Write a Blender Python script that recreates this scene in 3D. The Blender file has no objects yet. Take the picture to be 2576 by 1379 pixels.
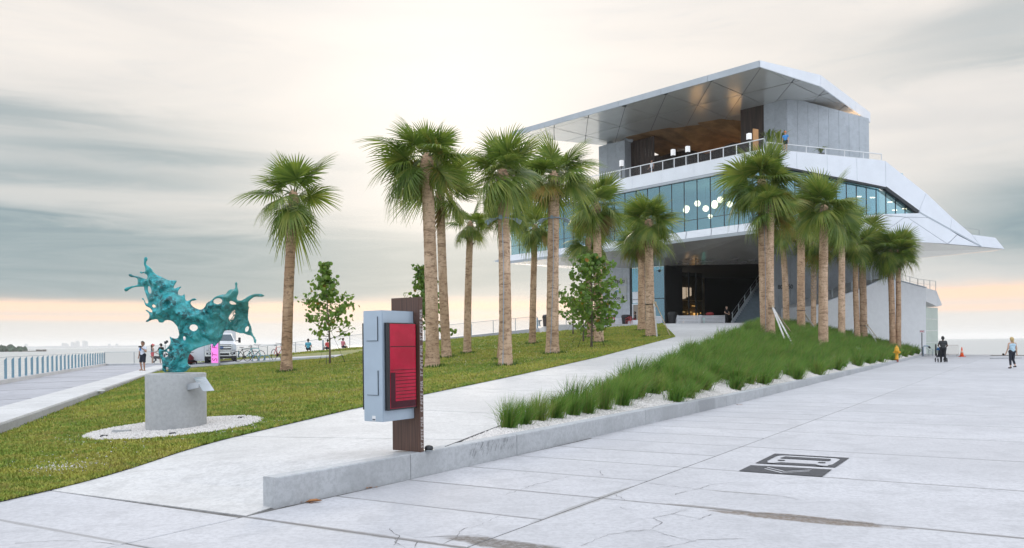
import bpy, bmesh, math, random
import numpy as np
from mathutils import Vector, Matrix

sc = bpy.context.scene
COL = sc.collection
R = math.radians
rng = np.random.default_rng(7)
random.seed(7)

# ------------------------------------------------------------------ camera
CZ = 1.65                      # eye height
FU = 2004.0                    # focal length in units of a 2576 px wide picture
ROLL = R(0.587)
cam = bpy.data.cameras.new('camera')
cam.lens = 36.0 * FU / 2576.0
cam.sensor_width = 36.0
cam.shift_y = (863.4 - 689.5) / 2576.0
cam.clip_start = 0.1
cam.clip_end = 40000.0
cam_o = bpy.data.objects.new('camera', cam)
COL.objects.link(cam_o)
cam_o.matrix_world = Matrix.Translation((0, 0, CZ)) @ Matrix.Rotation(R(90), 4, 'X') @ Matrix.Rotation(-ROLL, 4, 'Z')
sc.camera = cam_o

# ------------------------------------------------------------------ render settings
sc.render.engine = 'CYCLES'
sc.view_settings.view_transform = 'Standard'
sc.view_settings.look = 'None'
sc.view_settings.exposure = 0.34
sc.view_settings.gamma = 1.0
sc.cycles.use_denoising = True
sc.cycles.max_bounces = 7
sc.cycles.transparent_max_bounces = 12
sc.cycles.sample_clamp_indirect = 6.0
sc.cycles.caustics_reflective = False
sc.cycles.caustics_refractive = False

SUN_AZ = R(-4.0)       # measured from +Y (view direction) towards +X
SUN_EL = R(17.0)

# ------------------------------------------------------------------ node helpers
def N(nt, t, **kw):
    n = nt.nodes.new(t)
    for k, v in kw.items():
        setattr(n, k, v)
    return n

def mathn(nt, op, a, b=None, c=None, clamp=False):
    n = N(nt, 'ShaderNodeMath', operation=op)
    n.use_clamp = clamp
    for i, q in enumerate((a, b, c)):
        if q is None:
            continue
        if isinstance(q, (int, float)):
            n.inputs[i].default_value = q
        else:
            nt.links.new(q, n.inputs[i])
    return n.outputs[0]

def mixc(nt, fac, a, b, mode='MIX'):
    n = N(nt, 'ShaderNodeMix', data_type='RGBA', blend_type=mode)
    n.clamp_factor = True
    for sock, q in ((0, fac), (6, a), (7, b)):
        if isinstance(q, (int, float)):
            n.inputs[sock].default_value = q
        elif isinstance(q, tuple):
            n.inputs[sock].default_value = (q[0], q[1], q[2], 1)
        else:
            nt.links.new(q, n.inputs[sock])
    return n.outputs[2]

def sstep(nt, x, lo, hi):
    n = N(nt, 'ShaderNodeMapRange', interpolation_type='SMOOTHSTEP')
    nt.links.new(x, n.inputs[0])
    n.inputs[1].default_value = lo
    n.inputs[2].default_value = hi
    return n.outputs[0]

def noise(nt, vec, scale, detail=4.0, rough=0.55, dist=0.0):
    n = N(nt, 'ShaderNodeTexNoise')
    n.inputs['Scale'].default_value = scale
    n.inputs['Detail'].default_value = detail
    n.inputs['Roughness'].default_value = rough
    n.inputs['Distortion'].default_value = dist
    if vec is not None:
        nt.links.new(vec, n.inputs['Vector'])
    return n.outputs[0]

def mapping(nt, vec, scale=(1, 1, 1), loc=(0, 0, 0), rot=(0, 0, 0)):
    m = N(nt, 'ShaderNodeMapping')
    nt.links.new(vec, m.inputs[0])
    m.inputs['Location'].default_value = loc
    m.inputs['Rotation'].default_value = rot
    m.inputs['Scale'].default_value = scale
    return m.outputs[0]

# ------------------------------------------------------------------ world: broken overcast at sunset
def make_world():
    w = bpy.data.worlds.new('World')
    sc.world = w
    w.use_nodes = True
    nt = w.node_tree
    nt.nodes.clear()
    L = nt.links.new
    out = N(nt, 'ShaderNodeOutputWorld')
    bg = N(nt, 'ShaderNodeBackground')
    sky = N(nt, 'ShaderNodeTexSky', sky_type='NISHITA')
    sky.sun_disc = False
    sky.sun_elevation = SUN_EL
    sky.sun_rotation = SUN_AZ
    sky.altitude = 0
    sky.air_density = 1.0
    sky.dust_density = 2.0
    tc = N(nt, 'ShaderNodeTexCoord')
    nrm = N(nt, 'ShaderNodeVectorMath', operation='NORMALIZE')
    L(tc.outputs['Generated'], nrm.inputs[0])
    d = nrm.outputs[0]
    sep = N(nt, 'ShaderNodeSeparateXYZ')
    L(d, sep.inputs[0])
    x, y, z = sep.outputs
    hor = mathn(nt, 'SQRT', mathn(nt, 'ADD', mathn(nt, 'MULTIPLY', x, x), mathn(nt, 'MULTIPLY', y, y)))
    hor = mathn(nt, 'MAXIMUM', hor, 0.02)
    e = mathn(nt, 'DIVIDE', z, hor)                      # tangent of elevation
    az = mathn(nt, 'ARCTAN2', x, y)                      # 0 = straight ahead
    # cloud sheets: strongly stretched along the horizon
    cmb = N(nt, 'ShaderNodeCombineXYZ')
    L(mathn(nt, 'MULTIPLY', x, 1.0), cmb.inputs[0])
    L(mathn(nt, 'MULTIPLY', y, 1.0), cmb.inputs[1])
    L(mathn(nt, 'ARCTANGENT', mathn(nt, 'MULTIPLY', e, 2.2)), cmb.inputs[2])
    cv = cmb.outputs[0]
    n1 = noise(nt, mapping(nt, cv, (1.3, 1.3, 4.2), (0.3, 0.1, 0.2)), 1.3, 6, 0.5, 0.9)
    n2 = noise(nt, mapping(nt, cv, (2.6, 2.6, 11.0), (4.1, 2.7, 1.3)), 1.5, 9, 0.66, 2.2)
    n3 = noise(nt, mapping(nt, cv, (1.0, 1.0, 2.2), (7.7, 1.0, 3.0)), 1.2, 5, 0.5, 0.3)
    wob = mathn(nt, 'ADD', mathn(nt, 'MULTIPLY', mathn(nt, 'SUBTRACT', n1, 0.5), 0.10),
                mathn(nt, 'MULTIPLY', mathn(nt, 'SUBTRACT', n2, 0.5), 0.035))
    wob = mathn(nt, 'MULTIPLY', wob, sstep(nt, e, 0.0, 0.16))
    ee = mathn(nt, 'ADD', e, wob)
    # base cream sheet with soft variation
    cream = mixc(nt, sstep(nt, n1, 0.30, 0.70), (0.635, 0.612, 0.588), (0.755, 0.708, 0.658))
    cream = mixc(nt, mathn(nt, 'MULTIPLY', sstep(nt, n2, 0.48, 0.74), 0.30), cream, (0.53, 0.55, 0.56))
    # slate cloud banks low in the sky, thicker to the left of the sun
    def bank(az0, azw, e0, ew, k):
        a = mathn(nt, 'DIVIDE', mathn(nt, 'SUBTRACT', az, az0), azw)
        b = mathn(nt, 'DIVIDE', mathn(nt, 'SUBTRACT', ee, e0), ew)
        r2 = mathn(nt, 'ADD', mathn(nt, 'MULTIPLY', a, a), mathn(nt, 'MULTIPLY', b, b))
        g = mathn(nt, 'EXPONENT', mathn(nt, 'MULTIPLY', r2, -1.0))
        return mathn(nt, 'MULTIPLY', g, k)
    m = bank(-0.38, 0.54, 0.096, 0.044, 1.75)
    for q in ((-0.60, 0.24, 0.256, 0.018, 0.55), (-0.40, 0.26, 0.222, 0.014, 0.55), (-0.52, 0.30, 0.190, 0.016, 0.55), (-0.50, 0.34, 0.225, 0.07, 0.28),
              (0.62, 0.13, 0.13, 0.055, 0.95), (0.55, 0.16, 0.335, 0.028, 0.42), (0.66, 0.20, 0.30, 0.016, 0.5),
              (-0.95, 0.5, 0.10, 0.05, 0.9), (1.1, 0.5, 0.12, 0.06, 0.8), (1.9, 0.6, 0.16, 0.06, 0.7),
              (-1.9, 0.6, 0.18, 0.06, 0.7), (3.0, 0.7, 0.15, 0.06, 0.6), (-3.0, 0.7, 0.15, 0.06, 0.6)):
        m = mathn(nt, 'ADD', m, bank(*q))
    m = mathn(nt, 'MULTIPLY', m, mathn(nt, 'ADD', 0.62, mathn(nt, 'MULTIPLY', n2, 0.75)))
    m = mathn(nt, 'MINIMUM', m, 1.0)
    slate = mixc(nt, sstep(nt, n2, 0.3, 0.75), (0.175, 0.255, 0.288), (0.255, 0.325, 0.350))
    col = mixc(nt, m, cream, slate)
    # warm gap under the bank, along the horizon near the sun side
    w1 = mathn(nt, 'DIVIDE', mathn(nt, 'SUBTRACT', ee, 0.047), 0.0085)
    w1 = mathn(nt, 'EXPONENT', mathn(nt, 'MULTIPLY', mathn(nt, 'MULTIPLY', w1, w1), -1.0))
    w2 = mathn(nt, 'DIVIDE', mathn(nt, 'SUBTRACT', ee, 0.033), 0.004)
    w2 = mathn(nt, 'EXPONENT', mathn(nt, 'MULTIPLY', mathn(nt, 'MULTIPLY', w2, w2), -1.0))
    ww = mathn(nt, 'MULTIPLY', mathn(nt, 'ADD', w1, mathn(nt, 'MULTIPLY', w2, 0.7)), sstep(nt, y, -0.2, 0.6))
    ww = mathn(nt, 'MULTIPLY', ww, mathn(nt, 'ADD', 0.55, mathn(nt, 'MULTIPLY', n3, 1.1)))
    col = mixc(nt, ww, col, (0.98, 0.63, 0.43))
    # pale low haze at the horizon
    hz = mathn(nt, 'EXPONENT', mathn(nt, 'MULTIPLY', mathn(nt, 'MAXIMUM', e, 0.0), -38.0))
    col = mixc(nt, mathn(nt, 'MULTIPLY', hz, 0.8), col, (0.50, 0.505, 0.495))
    # glow of the sun behind the sheet
    dt = N(nt, 'ShaderNodeVectorMath', operation='DOT_PRODUCT')
    L(d, dt.inputs[0])
    dt.inputs[1].default_value = (math.sin(SUN_AZ) * math.cos(SUN_EL), math.cos(SUN_AZ) * math.cos(SUN_EL), math.sin(SUN_EL))
    ang = mathn(nt, 'ARCCOSINE', mathn(nt, 'MINIMUM', dt.outputs['Value'], 1.0))
    gl = mathn(nt, 'EXPONENT', mathn(nt, 'MULTIPLY', mathn(nt, 'MULTIPLY', ang, ang), -26.0))
    col = mixc(nt, mathn(nt, 'MULTIPLY', gl, 0.70), col, (0.81, 0.785, 0.755))
    # overcast skies brighten towards the zenith; a bluer sheet away from the sun
    zen = mathn(nt, 'ADD', 1.0, mathn(nt, 'MULTIPLY', sstep(nt, z, 0.36, 0.95), ZEN_GAIN))
    away = sstep(nt, y, 0.55, -0.7)
    up = sstep(nt, z, 0.34, 0.8)
    blue = mathn(nt, 'MAXIMUM', away, up)
    colb = mixc(nt, mathn(nt, 'MULTIPLY', blue, 0.80), col, (1.14, 1.24, 1.40))
    vz = N(nt, 'ShaderNodeVectorMath', operation='SCALE')
    L(colb, vz.inputs[0])
    L(zen, vz.inputs['Scale'])
    # thin sheet: some of the clear sky comes through
    sk = N(nt, 'ShaderNodeVectorMath', operation='SCALE')
    L(sky.outputs[0], sk.inputs[0])
    sk.inputs['Scale'].default_value = 0.07
    fin = mixc(nt, 0.95, sk.outputs[0], vz.outputs[0])
    L(fin, bg.inputs[0])
    bg.inputs[1].default_value = 1.0
    L(bg.outputs[0], out.inputs[0])

ZEN_GAIN = 0.15
make_world()

sun = bpy.data.lights.new('sun', 'SUN')
sun.energy = 1.0
sun.angle = R(12)
sun.color = (1.0, 0.88, 0.72)
sun_o = bpy.data.objects.new('sun', sun)
COL.objects.link(sun_o)
sd = Vector((math.sin(SUN_AZ) * math.cos(SUN_EL), math.cos(SUN_AZ) * math.cos(SUN_EL), math.sin(SUN_EL)))
sun_o.rotation_euler = sd.to_track_quat('Z', 'Y').to_euler()
sun_o.location = (0, 0, 60)

# ------------------------------------------------------------------ picture -> place
def ray(u, v):
    x = (u - 1288.0) / FU
    y = (863.4 - v) / FU
    return x * math.cos(ROLL) + y * math.sin(ROLL), -x * math.sin(ROLL) + y * math.cos(ROLL)

def P(u, v, d):
    a, b = ray(u, v)
    return Vector((a * d, d, CZ + b * d))

def onz(u, v, z=0.0):
    a, b = ray(u, v)
    d = (z - CZ) / b
    return Vector((a * d, d, z))

def wid(du, d):
    return du * d / FU

# plan of the ground: edges as functions of distance y
def pl(pts):
    ys = np.array([p[1] for p in pts], float)
    xs = np.array([p[0] for p in pts], float)
    def f(y):
        y = np.asarray(y, float)
        r = np.interp(y, ys, xs)
        lo = xs[0] + (y - ys[0]) * (xs[1] - xs[0]) / (ys[1] - ys[0])
        hi = xs[-1] + (y - ys[-1]) * (xs[-1] - xs[-2]) / (ys[-1] - ys[-2])
        return np.where(y < ys[0], lo, np.where(y > ys[-1], hi, r))
    return f

XC = pl([(-9.72, 15.1), (-21.95, 49.5)])                                   # kerb of the promenade (lawn side)
XL = pl([(-6.7, 5.0), (-5.5, 8.53), (-5.27, 9.5), (-4.83, 11.24), (-4.2, 13.0), (-3.2, 15.6), (-1.95, 18.2),
         (0.13, 22.6), (3.12, 29.5), (9.35, 45.7), (13.75, 73.0)])          # lawn / ramp
XW = pl([(-2.42, 8.08), (-1.28, 9.70), (0.02, 11.66), (2.62, 15.82), (5.40, 20.15), (41.7, 80.1)])   # front of low wall
XR = pl([(-2.60, 7.72), (-2.42, 8.06), (-2.47, 8.14), (-1.36, 9.70), (-0.92, 10.35), (-0.60, 11.6), (-0.2, 13.1), (0.35, 14.9), (2.7, 20.0), (6.9, 31.4), (12.4, 45.0), (22.6, 73.0)])
XF = pl([(-21.5, 33.4), (-32.9, 63.7)])                                    # fence along the water

def zpath(y):
    y = np.asarray(y, float)
    q = np.clip((y - 8.9) / 3.4, 0, 1)
    return np.clip(0.05 * (1.02 * y - 8.5), 0.0, 3.3) * q * q * (3 - 2 * q)

def sm(x, a, b):
    t = np.clip((np.asarray(x, float) - a) / (b - a), 0, 1)
    return t * t * (3 - 2 * t)

def wall_top(y):
    return np.interp(y, [8, 16, 20, 40, 80], [0.31, 0.30, 0.27, 0.20, 0.14])

def H(x, y):
    x = np.asarray(x, float)
    y = np.asarray(y, float)
    zl = zpath(y)
    zr = np.maximum(zl, 0.30 * sm(y, 8.2, 9.7))
    xc, xl, xr, xw = XC(y), XL(y), XR(y), XW(y)
    zc = np.interp(y, [15, 50, 64], [0.0, 0.14, 0.2])
    g = np.clip((x - xc) / np.maximum(xl - xc, .1), 0, 1)
    lawn = zc + (zl - zc) * g ** 0.85
    t = np.clip((x - xl) / np.maximum(xr - xl, .1), 0, 1)
    path = zl + (zr - zl) * t
    f = np.clip((x - xr) / np.maximum(xw - 0.2 - xr, .05), 0, 1)
    wt = wall_top(y) - 0.05
    bed = zr + (wt - zr) * f ** 1.35
    bed = np.where((zr < wt), np.minimum(zr, wt) - 0.01, bed)
    h = np.where(x < xl, lawn, np.where(x < xr, path, np.where(x < xw, bed, 0.0)))
    return np.where(x < xc, 0.2, h)

def G(u, v, off=0.0):
    a, b = ray(u, v)
    ds = np.arange(4.0, 110.0, 0.02)
    below = (CZ + b * ds) <= (H(a * ds, ds) + off)
    i = int(np.argmax(below))
    d = ds[i] if below.any() else 70.0
    return Vector((a * d, d, float(H(a * d, d)) + off))

# ------------------------------------------------------------------ mesh helpers
class MB:
    def __init__(s):
        s.v, s.f, s.m = [], [], []
    def add(s, verts, faces, mi=0):
        o = len(s.v)
        s.v += [tuple(q) for q in verts]
        s.f += [tuple(o + i for i in q) for q in faces]
        s.m += [mi] * len(faces)
    def box(s, c, sx, sy, sz, rz=0.0, mi=0):
        """box with its bottom centre at c"""
        ca, sa = math.cos(rz), math.sin(rz)
        vs = []
        for z in (0, sz):
            for (x, y) in ((-sx / 2, -sy / 2), (sx / 2, -sy / 2), (sx / 2, sy / 2), (-sx / 2, sy / 2)):
                vs.append((c[0] + x * ca - y * sa, c[1] + x * sa + y * ca, c[2] + z))
        s.add(vs, [(0, 3, 2, 1), (4, 5, 6, 7), (0, 1, 5, 4), (1, 2, 6, 5), (2, 3, 7, 6), (3, 0, 4, 7)], mi)
    def bar(s, a, b, w, h=None, mi=0, up=(0, 0, 1)):
        """rectangular bar from a to b"""
        h = h or w
        a, b = Vector(a), Vector(b)
        d = (b - a).normalized()
        u = Vector(up)
        if abs(d.dot(u)) > 0.98:
            u = Vector((0, 1, 0))
        r = d.cross(u).normalized() * (w / 2)
        t = r.cross(d).normalized() * (h / 2)
        vs = [a - r - t, a + r - t, a + r + t, a - r + t, b - r - t, b + r - t, b + r + t, b - r + t]
        s.add(vs, [(0, 1, 2, 3), (7, 6, 5, 4), (1, 0, 4, 5), (2, 1, 5, 6), (3, 2, 6, 7), (0, 3, 7, 4)], mi)
    def slab(s, pts, ext, mi=0):
        """polygon pts extruded by vector ext"""
        n = len(pts)
        e = Vector(ext)
        p = [Vector(q) for q in pts]
        nn = Vector((0, 0, 0))
        for i in range(n):
            a, b = p[i], p[(i + 1) % n]
            nn += a.cross(b)
        if nn.dot(e) > 0:
            p = p[::-1]
        vs = p + [q + e for q in p]
        fs = [tuple(range(n)), tuple(range(2 * n - 1, n - 1, -1))]
        for i in range(n):
            j = (i + 1) % n
            fs.append((j, i, n + i, n + j))
        s.add(vs, fs, mi)
    def tube(s, pts, rad, n=6, mi=0, cap=True, closed=False):
        p = [Vector(q) for q in pts]
        m = len(p)
        rr = rad if hasattr(rad, '__len__') else [rad] * m
        ref = Vector((0, 0, 1))
        vs, fs = [], []
        for i in range(m):
            if closed:
                d = (p[(i + 1) % m] - p[i - 1]).normalized()
            else:
                d = (p[min(i + 1, m - 1)] - p[max(i - 1, 0)]).normalized()
            u = ref - d * ref.dot(d)
            if u.length < 0.1:
                u = Vector((0, 1, 0)) - d * d.y
                if u.length < 0.1:
                    u = Vector((1, 0, 0)) - d * d.x
            u.normalize()
            w = d.cross(u)
            for k in range(n):
                a = 2 * math.pi * k / n
                vs.append(p[i] + (u * math.cos(a) + w * math.sin(a)) * rr[i])
        for i in range(m if closed else m - 1):
            j = (i + 1) % m
            for k in range(n):
                q = (k + 1) % n
                fs.append((i * n + k, i * n + q, j * n + q, j * n + k))
        if cap and not closed:
            fs.append(tuple(range(n))[::-1])
            fs.append(tuple(range((m - 1) * n, m * n)))
        s.add(vs, fs, mi)
    def lathe(s, prof, c=(0, 0, 0), n=16, mi=0):
        vs, fs = [], []
        for (r, z) in prof:
            for k in range(n):
                a = 2 * math.pi * k / n
                vs.append((c[0] + r * math.cos(a), c[1] + r * math.sin(a), c[2] + z))
        for i in range(len(prof) - 1):
            for k in range(n):
                q = (k + 1) % n
                fs.append((i * n + k, i * n + q, (i + 1) * n + q, (i + 1) * n + k))
        fs.append(tuple(range(n))[::-1])
        fs.append(tuple(range((len(prof) - 1) * n, len(prof) * n)))
        s.add(vs, fs, mi)
    def ball(s, c, r, n=8, mi=0, sz=1.0):
        prof = []
        for i in range(n // 2 + 1):
            t = -math.pi / 2 + math.pi * i / (n // 2)
            prof.append((max(r * math.cos(t), r * .03), r * sz * math.sin(t)))
        s.lathe(prof, c, n, mi)
    def build(s, name, mats, parent=None, smooth=False, bevel=0.0):
        me = bpy.data.meshes.new(name)
        me.from_pydata(s.v, [], s.f)
        ms = mats if isinstance(mats, (list, tuple)) else [mats]
        for q in ms:
            me.materials.append(q)
        if len(ms) > 1:
            me.polygons.foreach_set('material_index', s.m)
        if smooth:
            me.polygons.foreach_set('use_smooth', [True] * len(me.polygons))
        me.update()
        if bevel:
            bm = bmesh.new()
            bm.from_mesh(me)
            bmesh.ops.bevel(bm, geom=[e for e in bm.edges if e.calc_face_angle(0) > 0.5], offset=bevel,
                            segments=2, affect='EDGES', clamp_overlap=True)
            bm.to_mesh(me)
            bm.free()
        return link(name, me, parent)

def link(name, me, parent=None):
    o = bpy.data.objects.new(name, me)
    COL.objects.link(o)
    if parent is not None:
        par(o, parent)
    return o

def par(o, root):
    o.parent = root
    m = root.matrix_basis.copy()
    if root.parent is not None:
        m = root.parent.matrix_basis @ root.matrix_parent_inverse @ m
    o.matrix_parent_inverse = m.inverted()

def mesh_np(name, V, Fc, mats, parent=None, smooth=False, mi=None):
    """V (n,3) array, Fc (m,k) array of equal-sized faces"""
    me = bpy.data.meshes.new(name)
    V = np.asarray(V, np.float32)
    Fc = np.asarray(Fc, np.int32)
    m, k = Fc.shape
    me.vertices.add(len(V))
    me.vertices.foreach_set('co', V.ravel())
    me.loops.add(m * k)
    me.loops.foreach_set('vertex_index', Fc.ravel())
    me.polygons.add(m)
    me.polygons.foreach_set('loop_start', np.arange(0, m * k, k, dtype=np.int32))
    ms = mats if isinstance(mats, (list, tuple)) else [mats]
    for q in ms:
        me.materials.append(q)
    if mi is not None:
        me.polygons.foreach_set('material_index', np.asarray(mi, np.int32))
    me.polygons.foreach_set('use_smooth', np.full(m, bool(smooth)))
    me.update(calc_edges=True)
    me.validate()
    return link(name, me, parent)

def thing(name, label, cat, loc=(0, 0, 0), rz=0.0, group=None):
    o = bpy.data.objects.new(name, None)
    o.empty_display_size = 0.2
    COL.objects.link(o)
    o.location = loc
    o.rotation_euler = (0, 0, rz)
    o['label'] = label
    o['category'] = cat
    if group:
        o['group'] = group
    # matrix_basis is current at once
    return o

def tag(o, label=None, cat=None, group=None, kind=None):
    if label:
        o['label'] = label
    if cat:
        o['category'] = cat
    if group:
        o['group'] = group
    if kind:
        o['kind'] = kind
    return o

def struct(o, label=None):
    o['kind'] = 'structure'
    if label:
        o['label'] = label
    return o

def copy_tree(o, parent=None):
    c = o.copy()
    COL.objects.link(c)
    c.parent = parent
    for ch in list(o.children):
        copy_tree(ch, c)
    return c

def text_mesh(txt, size, ext=0.0, align='LEFT', shear=0.0, spacing=1.0, bold=0.0):
    cu = bpy.data.curves.new('t', 'FONT')
    cu.body = txt
    cu.size = size
    cu.extrude = ext
    cu.align_x = align
    cu.shear = shear
    cu.space_character = spacing
    cu.offset = bold
    ob = bpy.data.objects.new('t', cu)
    COL.objects.link(ob)
    dg = bpy.context.evaluated_depsgraph_get()
    me = bpy.data.meshes.new_from_object(ob.evaluated_get(dg))
    bpy.data.objects.remove(ob)
    bpy.data.curves.remove(cu)
    return me

def place_text(name, txt, size, origin, xdir, ydir, mat, parent, ext=0.004, **kw):
    """letters with their baseline at origin running along xdir, upright along ydir"""
    me = text_mesh(txt, size, ext, **kw)
    X, Y = Vector(xdir).normalized(), Vector(ydir).normalized()
    Z = X.cross(Y)
    M = Matrix((X, Y, Z)).transposed().to_4x4()
    M.translation = Vector(origin)
    me.transform(M)
    me.materials.clear()
    me.materials.append(mat)
    me.name = name
    return link(name, me, parent)

# ------------------------------------------------------------------ materials
def mat(name, col, rough=0.6, metal=0.0, var=0.0, scale=3.0, bump=0.0, bscale=40.0, spec=0.5, emit=None, estr=0.0,
        col2=None, stretch=None, detail=5.0):
    m = bpy.data.materials.new(name)
    m.use_nodes = True
    nt = m.node_tree
    b = nt.nodes['Principled BSDF']
    b.inputs['Roughness'].default_value = rough
    b.inputs['Metallic'].default_value = metal
    b.inputs['Specular IOR Level'].default_value = spec
    b.inputs['Base Color'].default_value = (*col, 1)
    geo = None
    if var or bump or col2:
        geo = N(nt, 'ShaderNodeNewGeometry').outputs['Position']
        if stretch:
            geo = mapping(nt, geo, stretch)
    if var or col2:
        f = noise(nt, geo, scale, detail, 0.6)
        f = sstep(nt, f, 0.3, 0.7)
        c1 = tuple(q * (1 - var) for q in col)
        c2 = col2 if col2 else tuple(min(1, q * (1 + var)) for q in col)
        nt.links.new(mixc(nt, f, c1, c2), b.inputs['Base Color'])
    if bump:
        bn = N(nt, 'ShaderNodeBump')
        bn.inputs['Strength'].default_value = bump
        bn.inputs['Distance'].default_value = 0.02
        nt.links.new(noise(nt, geo, bscale, 6, 0.6), bn.inputs['Height'])
        nt.links.new(bn.outputs[0], b.inputs['Normal'])
    if emit:
        b.inputs['Emission Color'].default_value = (*emit, 1)
        b.inputs['Emission Strength'].default_value = estr
    return m

def leaf_mat(name, cols, trans=0.35, rough=0.45, scale=0.9, patch=0.5):
    """foliage: colour varies from place to place and leaf to leaf; some light passes through"""
    m = bpy.data.materials.new(name)
    m.use_nodes = True
    nt = m.node_tree
    b = nt.nodes['Principled BSDF']
    out = nt.nodes['Material Output']
    g = N(nt, 'ShaderNodeNewGeometry')
    f = noise(nt, g.outputs['Position'], scale, 3, 0.6)
    oi = N(nt, 'ShaderNodeObjectInfo')
    rnd = mathn(nt, 'ADD', mathn(nt, 'MULTIPLY', g.outputs['Random Per Island'], 0.55),
                mathn(nt, 'MULTIPLY', oi.outputs['Random'], 0.25))
    f = mathn(nt, 'ADD', mathn(nt, 'ADD', mathn(nt, 'MULTIPLY', f, patch), 0.5 * (0.5 - patch)), rnd)
    cr = N(nt, 'ShaderNodeValToRGB')
    nt.links.new(f, cr.inputs[0])
    el = cr.color_ramp.elements
    n = len(cols)
    while len(el) < n:
        el.new(0.5)
    for i, c in enumerate(cols):
        el[i].position = 0.2 + 0.72 * i / (n - 1)
        el[i].color = (*c, 1)
    nt.links.new(cr.outputs[0], b.inputs['Base Color'])
    b.inputs['Roughness'].default_value = rough
    b.inputs['Specular IOR Level'].default_value = 0.35
    t = N(nt, 'ShaderNodeBsdfTranslucent')
    tcol = mixc(nt, 0.5, cr.outputs[0], (0.22, 0.30, 0.03))
    nt.links.new(tcol, t.inputs[0])
    mx = N(nt, 'ShaderNodeMixShader')
    mx.inputs[0].default_value = trans
    nt.links.new(b.outputs[0], mx.inputs[1])
    nt.links.new(t.outputs[0], mx.inputs[2])
    nt.links.new(mx.outputs[0], out.inputs[0])
    return m

def glass_mat(name, tint, refl=1.45, rough=0.02, base=0.12):
    m = bpy.data.materials.new(name)
    m.use_nodes = True
    nt = m.node_tree
    nt.nodes.remove(nt.nodes['Principled BSDF'])
    out = nt.nodes['Material Output']
    fr = N(nt, 'ShaderNodeFresnel')
    gb_ = N(nt, 'ShaderNodeNewGeometry').outputs['Backfacing']
    nt.links.new(mathn(nt, 'SUBTRACT', refl, mathn(nt, 'MULTIPLY', gb_, refl - 1.0 / refl)), fr.inputs[0])
    fac = mathn(nt, 'ADD', base, fr.outputs[0], clamp=True)
    tr = N(nt, 'ShaderNodeBsdfTransparent')
    tr.inputs[0].default_value = (*tint, 1)
    gl = N(nt, 'ShaderNodeBsdfGlossy')
    gl.inputs['Roughness'].default_value = rough
    gl.inputs['Color'].default_value = (0.58, 0.84, 0.92, 1)
    mx = N(nt, 'ShaderNodeMixShader')
    nt.links.new(fac, mx.inputs[0])
    nt.links.new(tr.outputs[0], mx.inputs[1])
    nt.links.new(gl.outputs[0], mx.inputs[2])
    nt.links.new(mx.outputs[0], out.inputs[0])
    return m

M = {}
M['steel_blue'] = mat('painted_post', (0.17, 0.30, 0.38), 0.45, 0.0, 0.06)
M['steel'] = mat('galvanised', (0.42, 0.46, 0.48), 0.38, 0.85, 0.08, 6)
M['wire'] = mat('wire', (0.33, 0.36, 0.38), 0.4, 0.6)
M['black'] = mat('black_rubber', (0.018, 0.018, 0.02), 0.6, 0, 0.2, 20)
M['blackgloss'] = mat('black_gloss', (0.015, 0.015, 0.018), 0.15)
M['white_paint'] = mat('white_paint', (0.78, 0.79, 0.80), 0.45, 0, 0.03, 2)
M['wood_raw'] = mat('raw_lumber', (0.50, 0.40, 0.27), 0.75, 0, 0.22, 6, 0.2, 60)
M['wood_grey'] = mat('weathered_lumber', (0.56, 0.54, 0.52), 0.8, 0, 0.14, 7, 0.2, 60)
M['tan_leaf'] = mat('dry_frond', (0.36, 0.23, 0.10), 0.8, 0, 0.35, 5)
# ================================================================== the setting
WD = Vector((0.5515, 0.8342, 0))        # along the low wall
WN = Vector((0.868, -0.497, 0))       # away from it, over the plaza
WO = Vector((-1.28, 9.70, 0))           # origin of the joint grid
def ST(s, t, z=0.0):
    return WO + WD * s + WN * t + Vector((0, 0, z))

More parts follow.
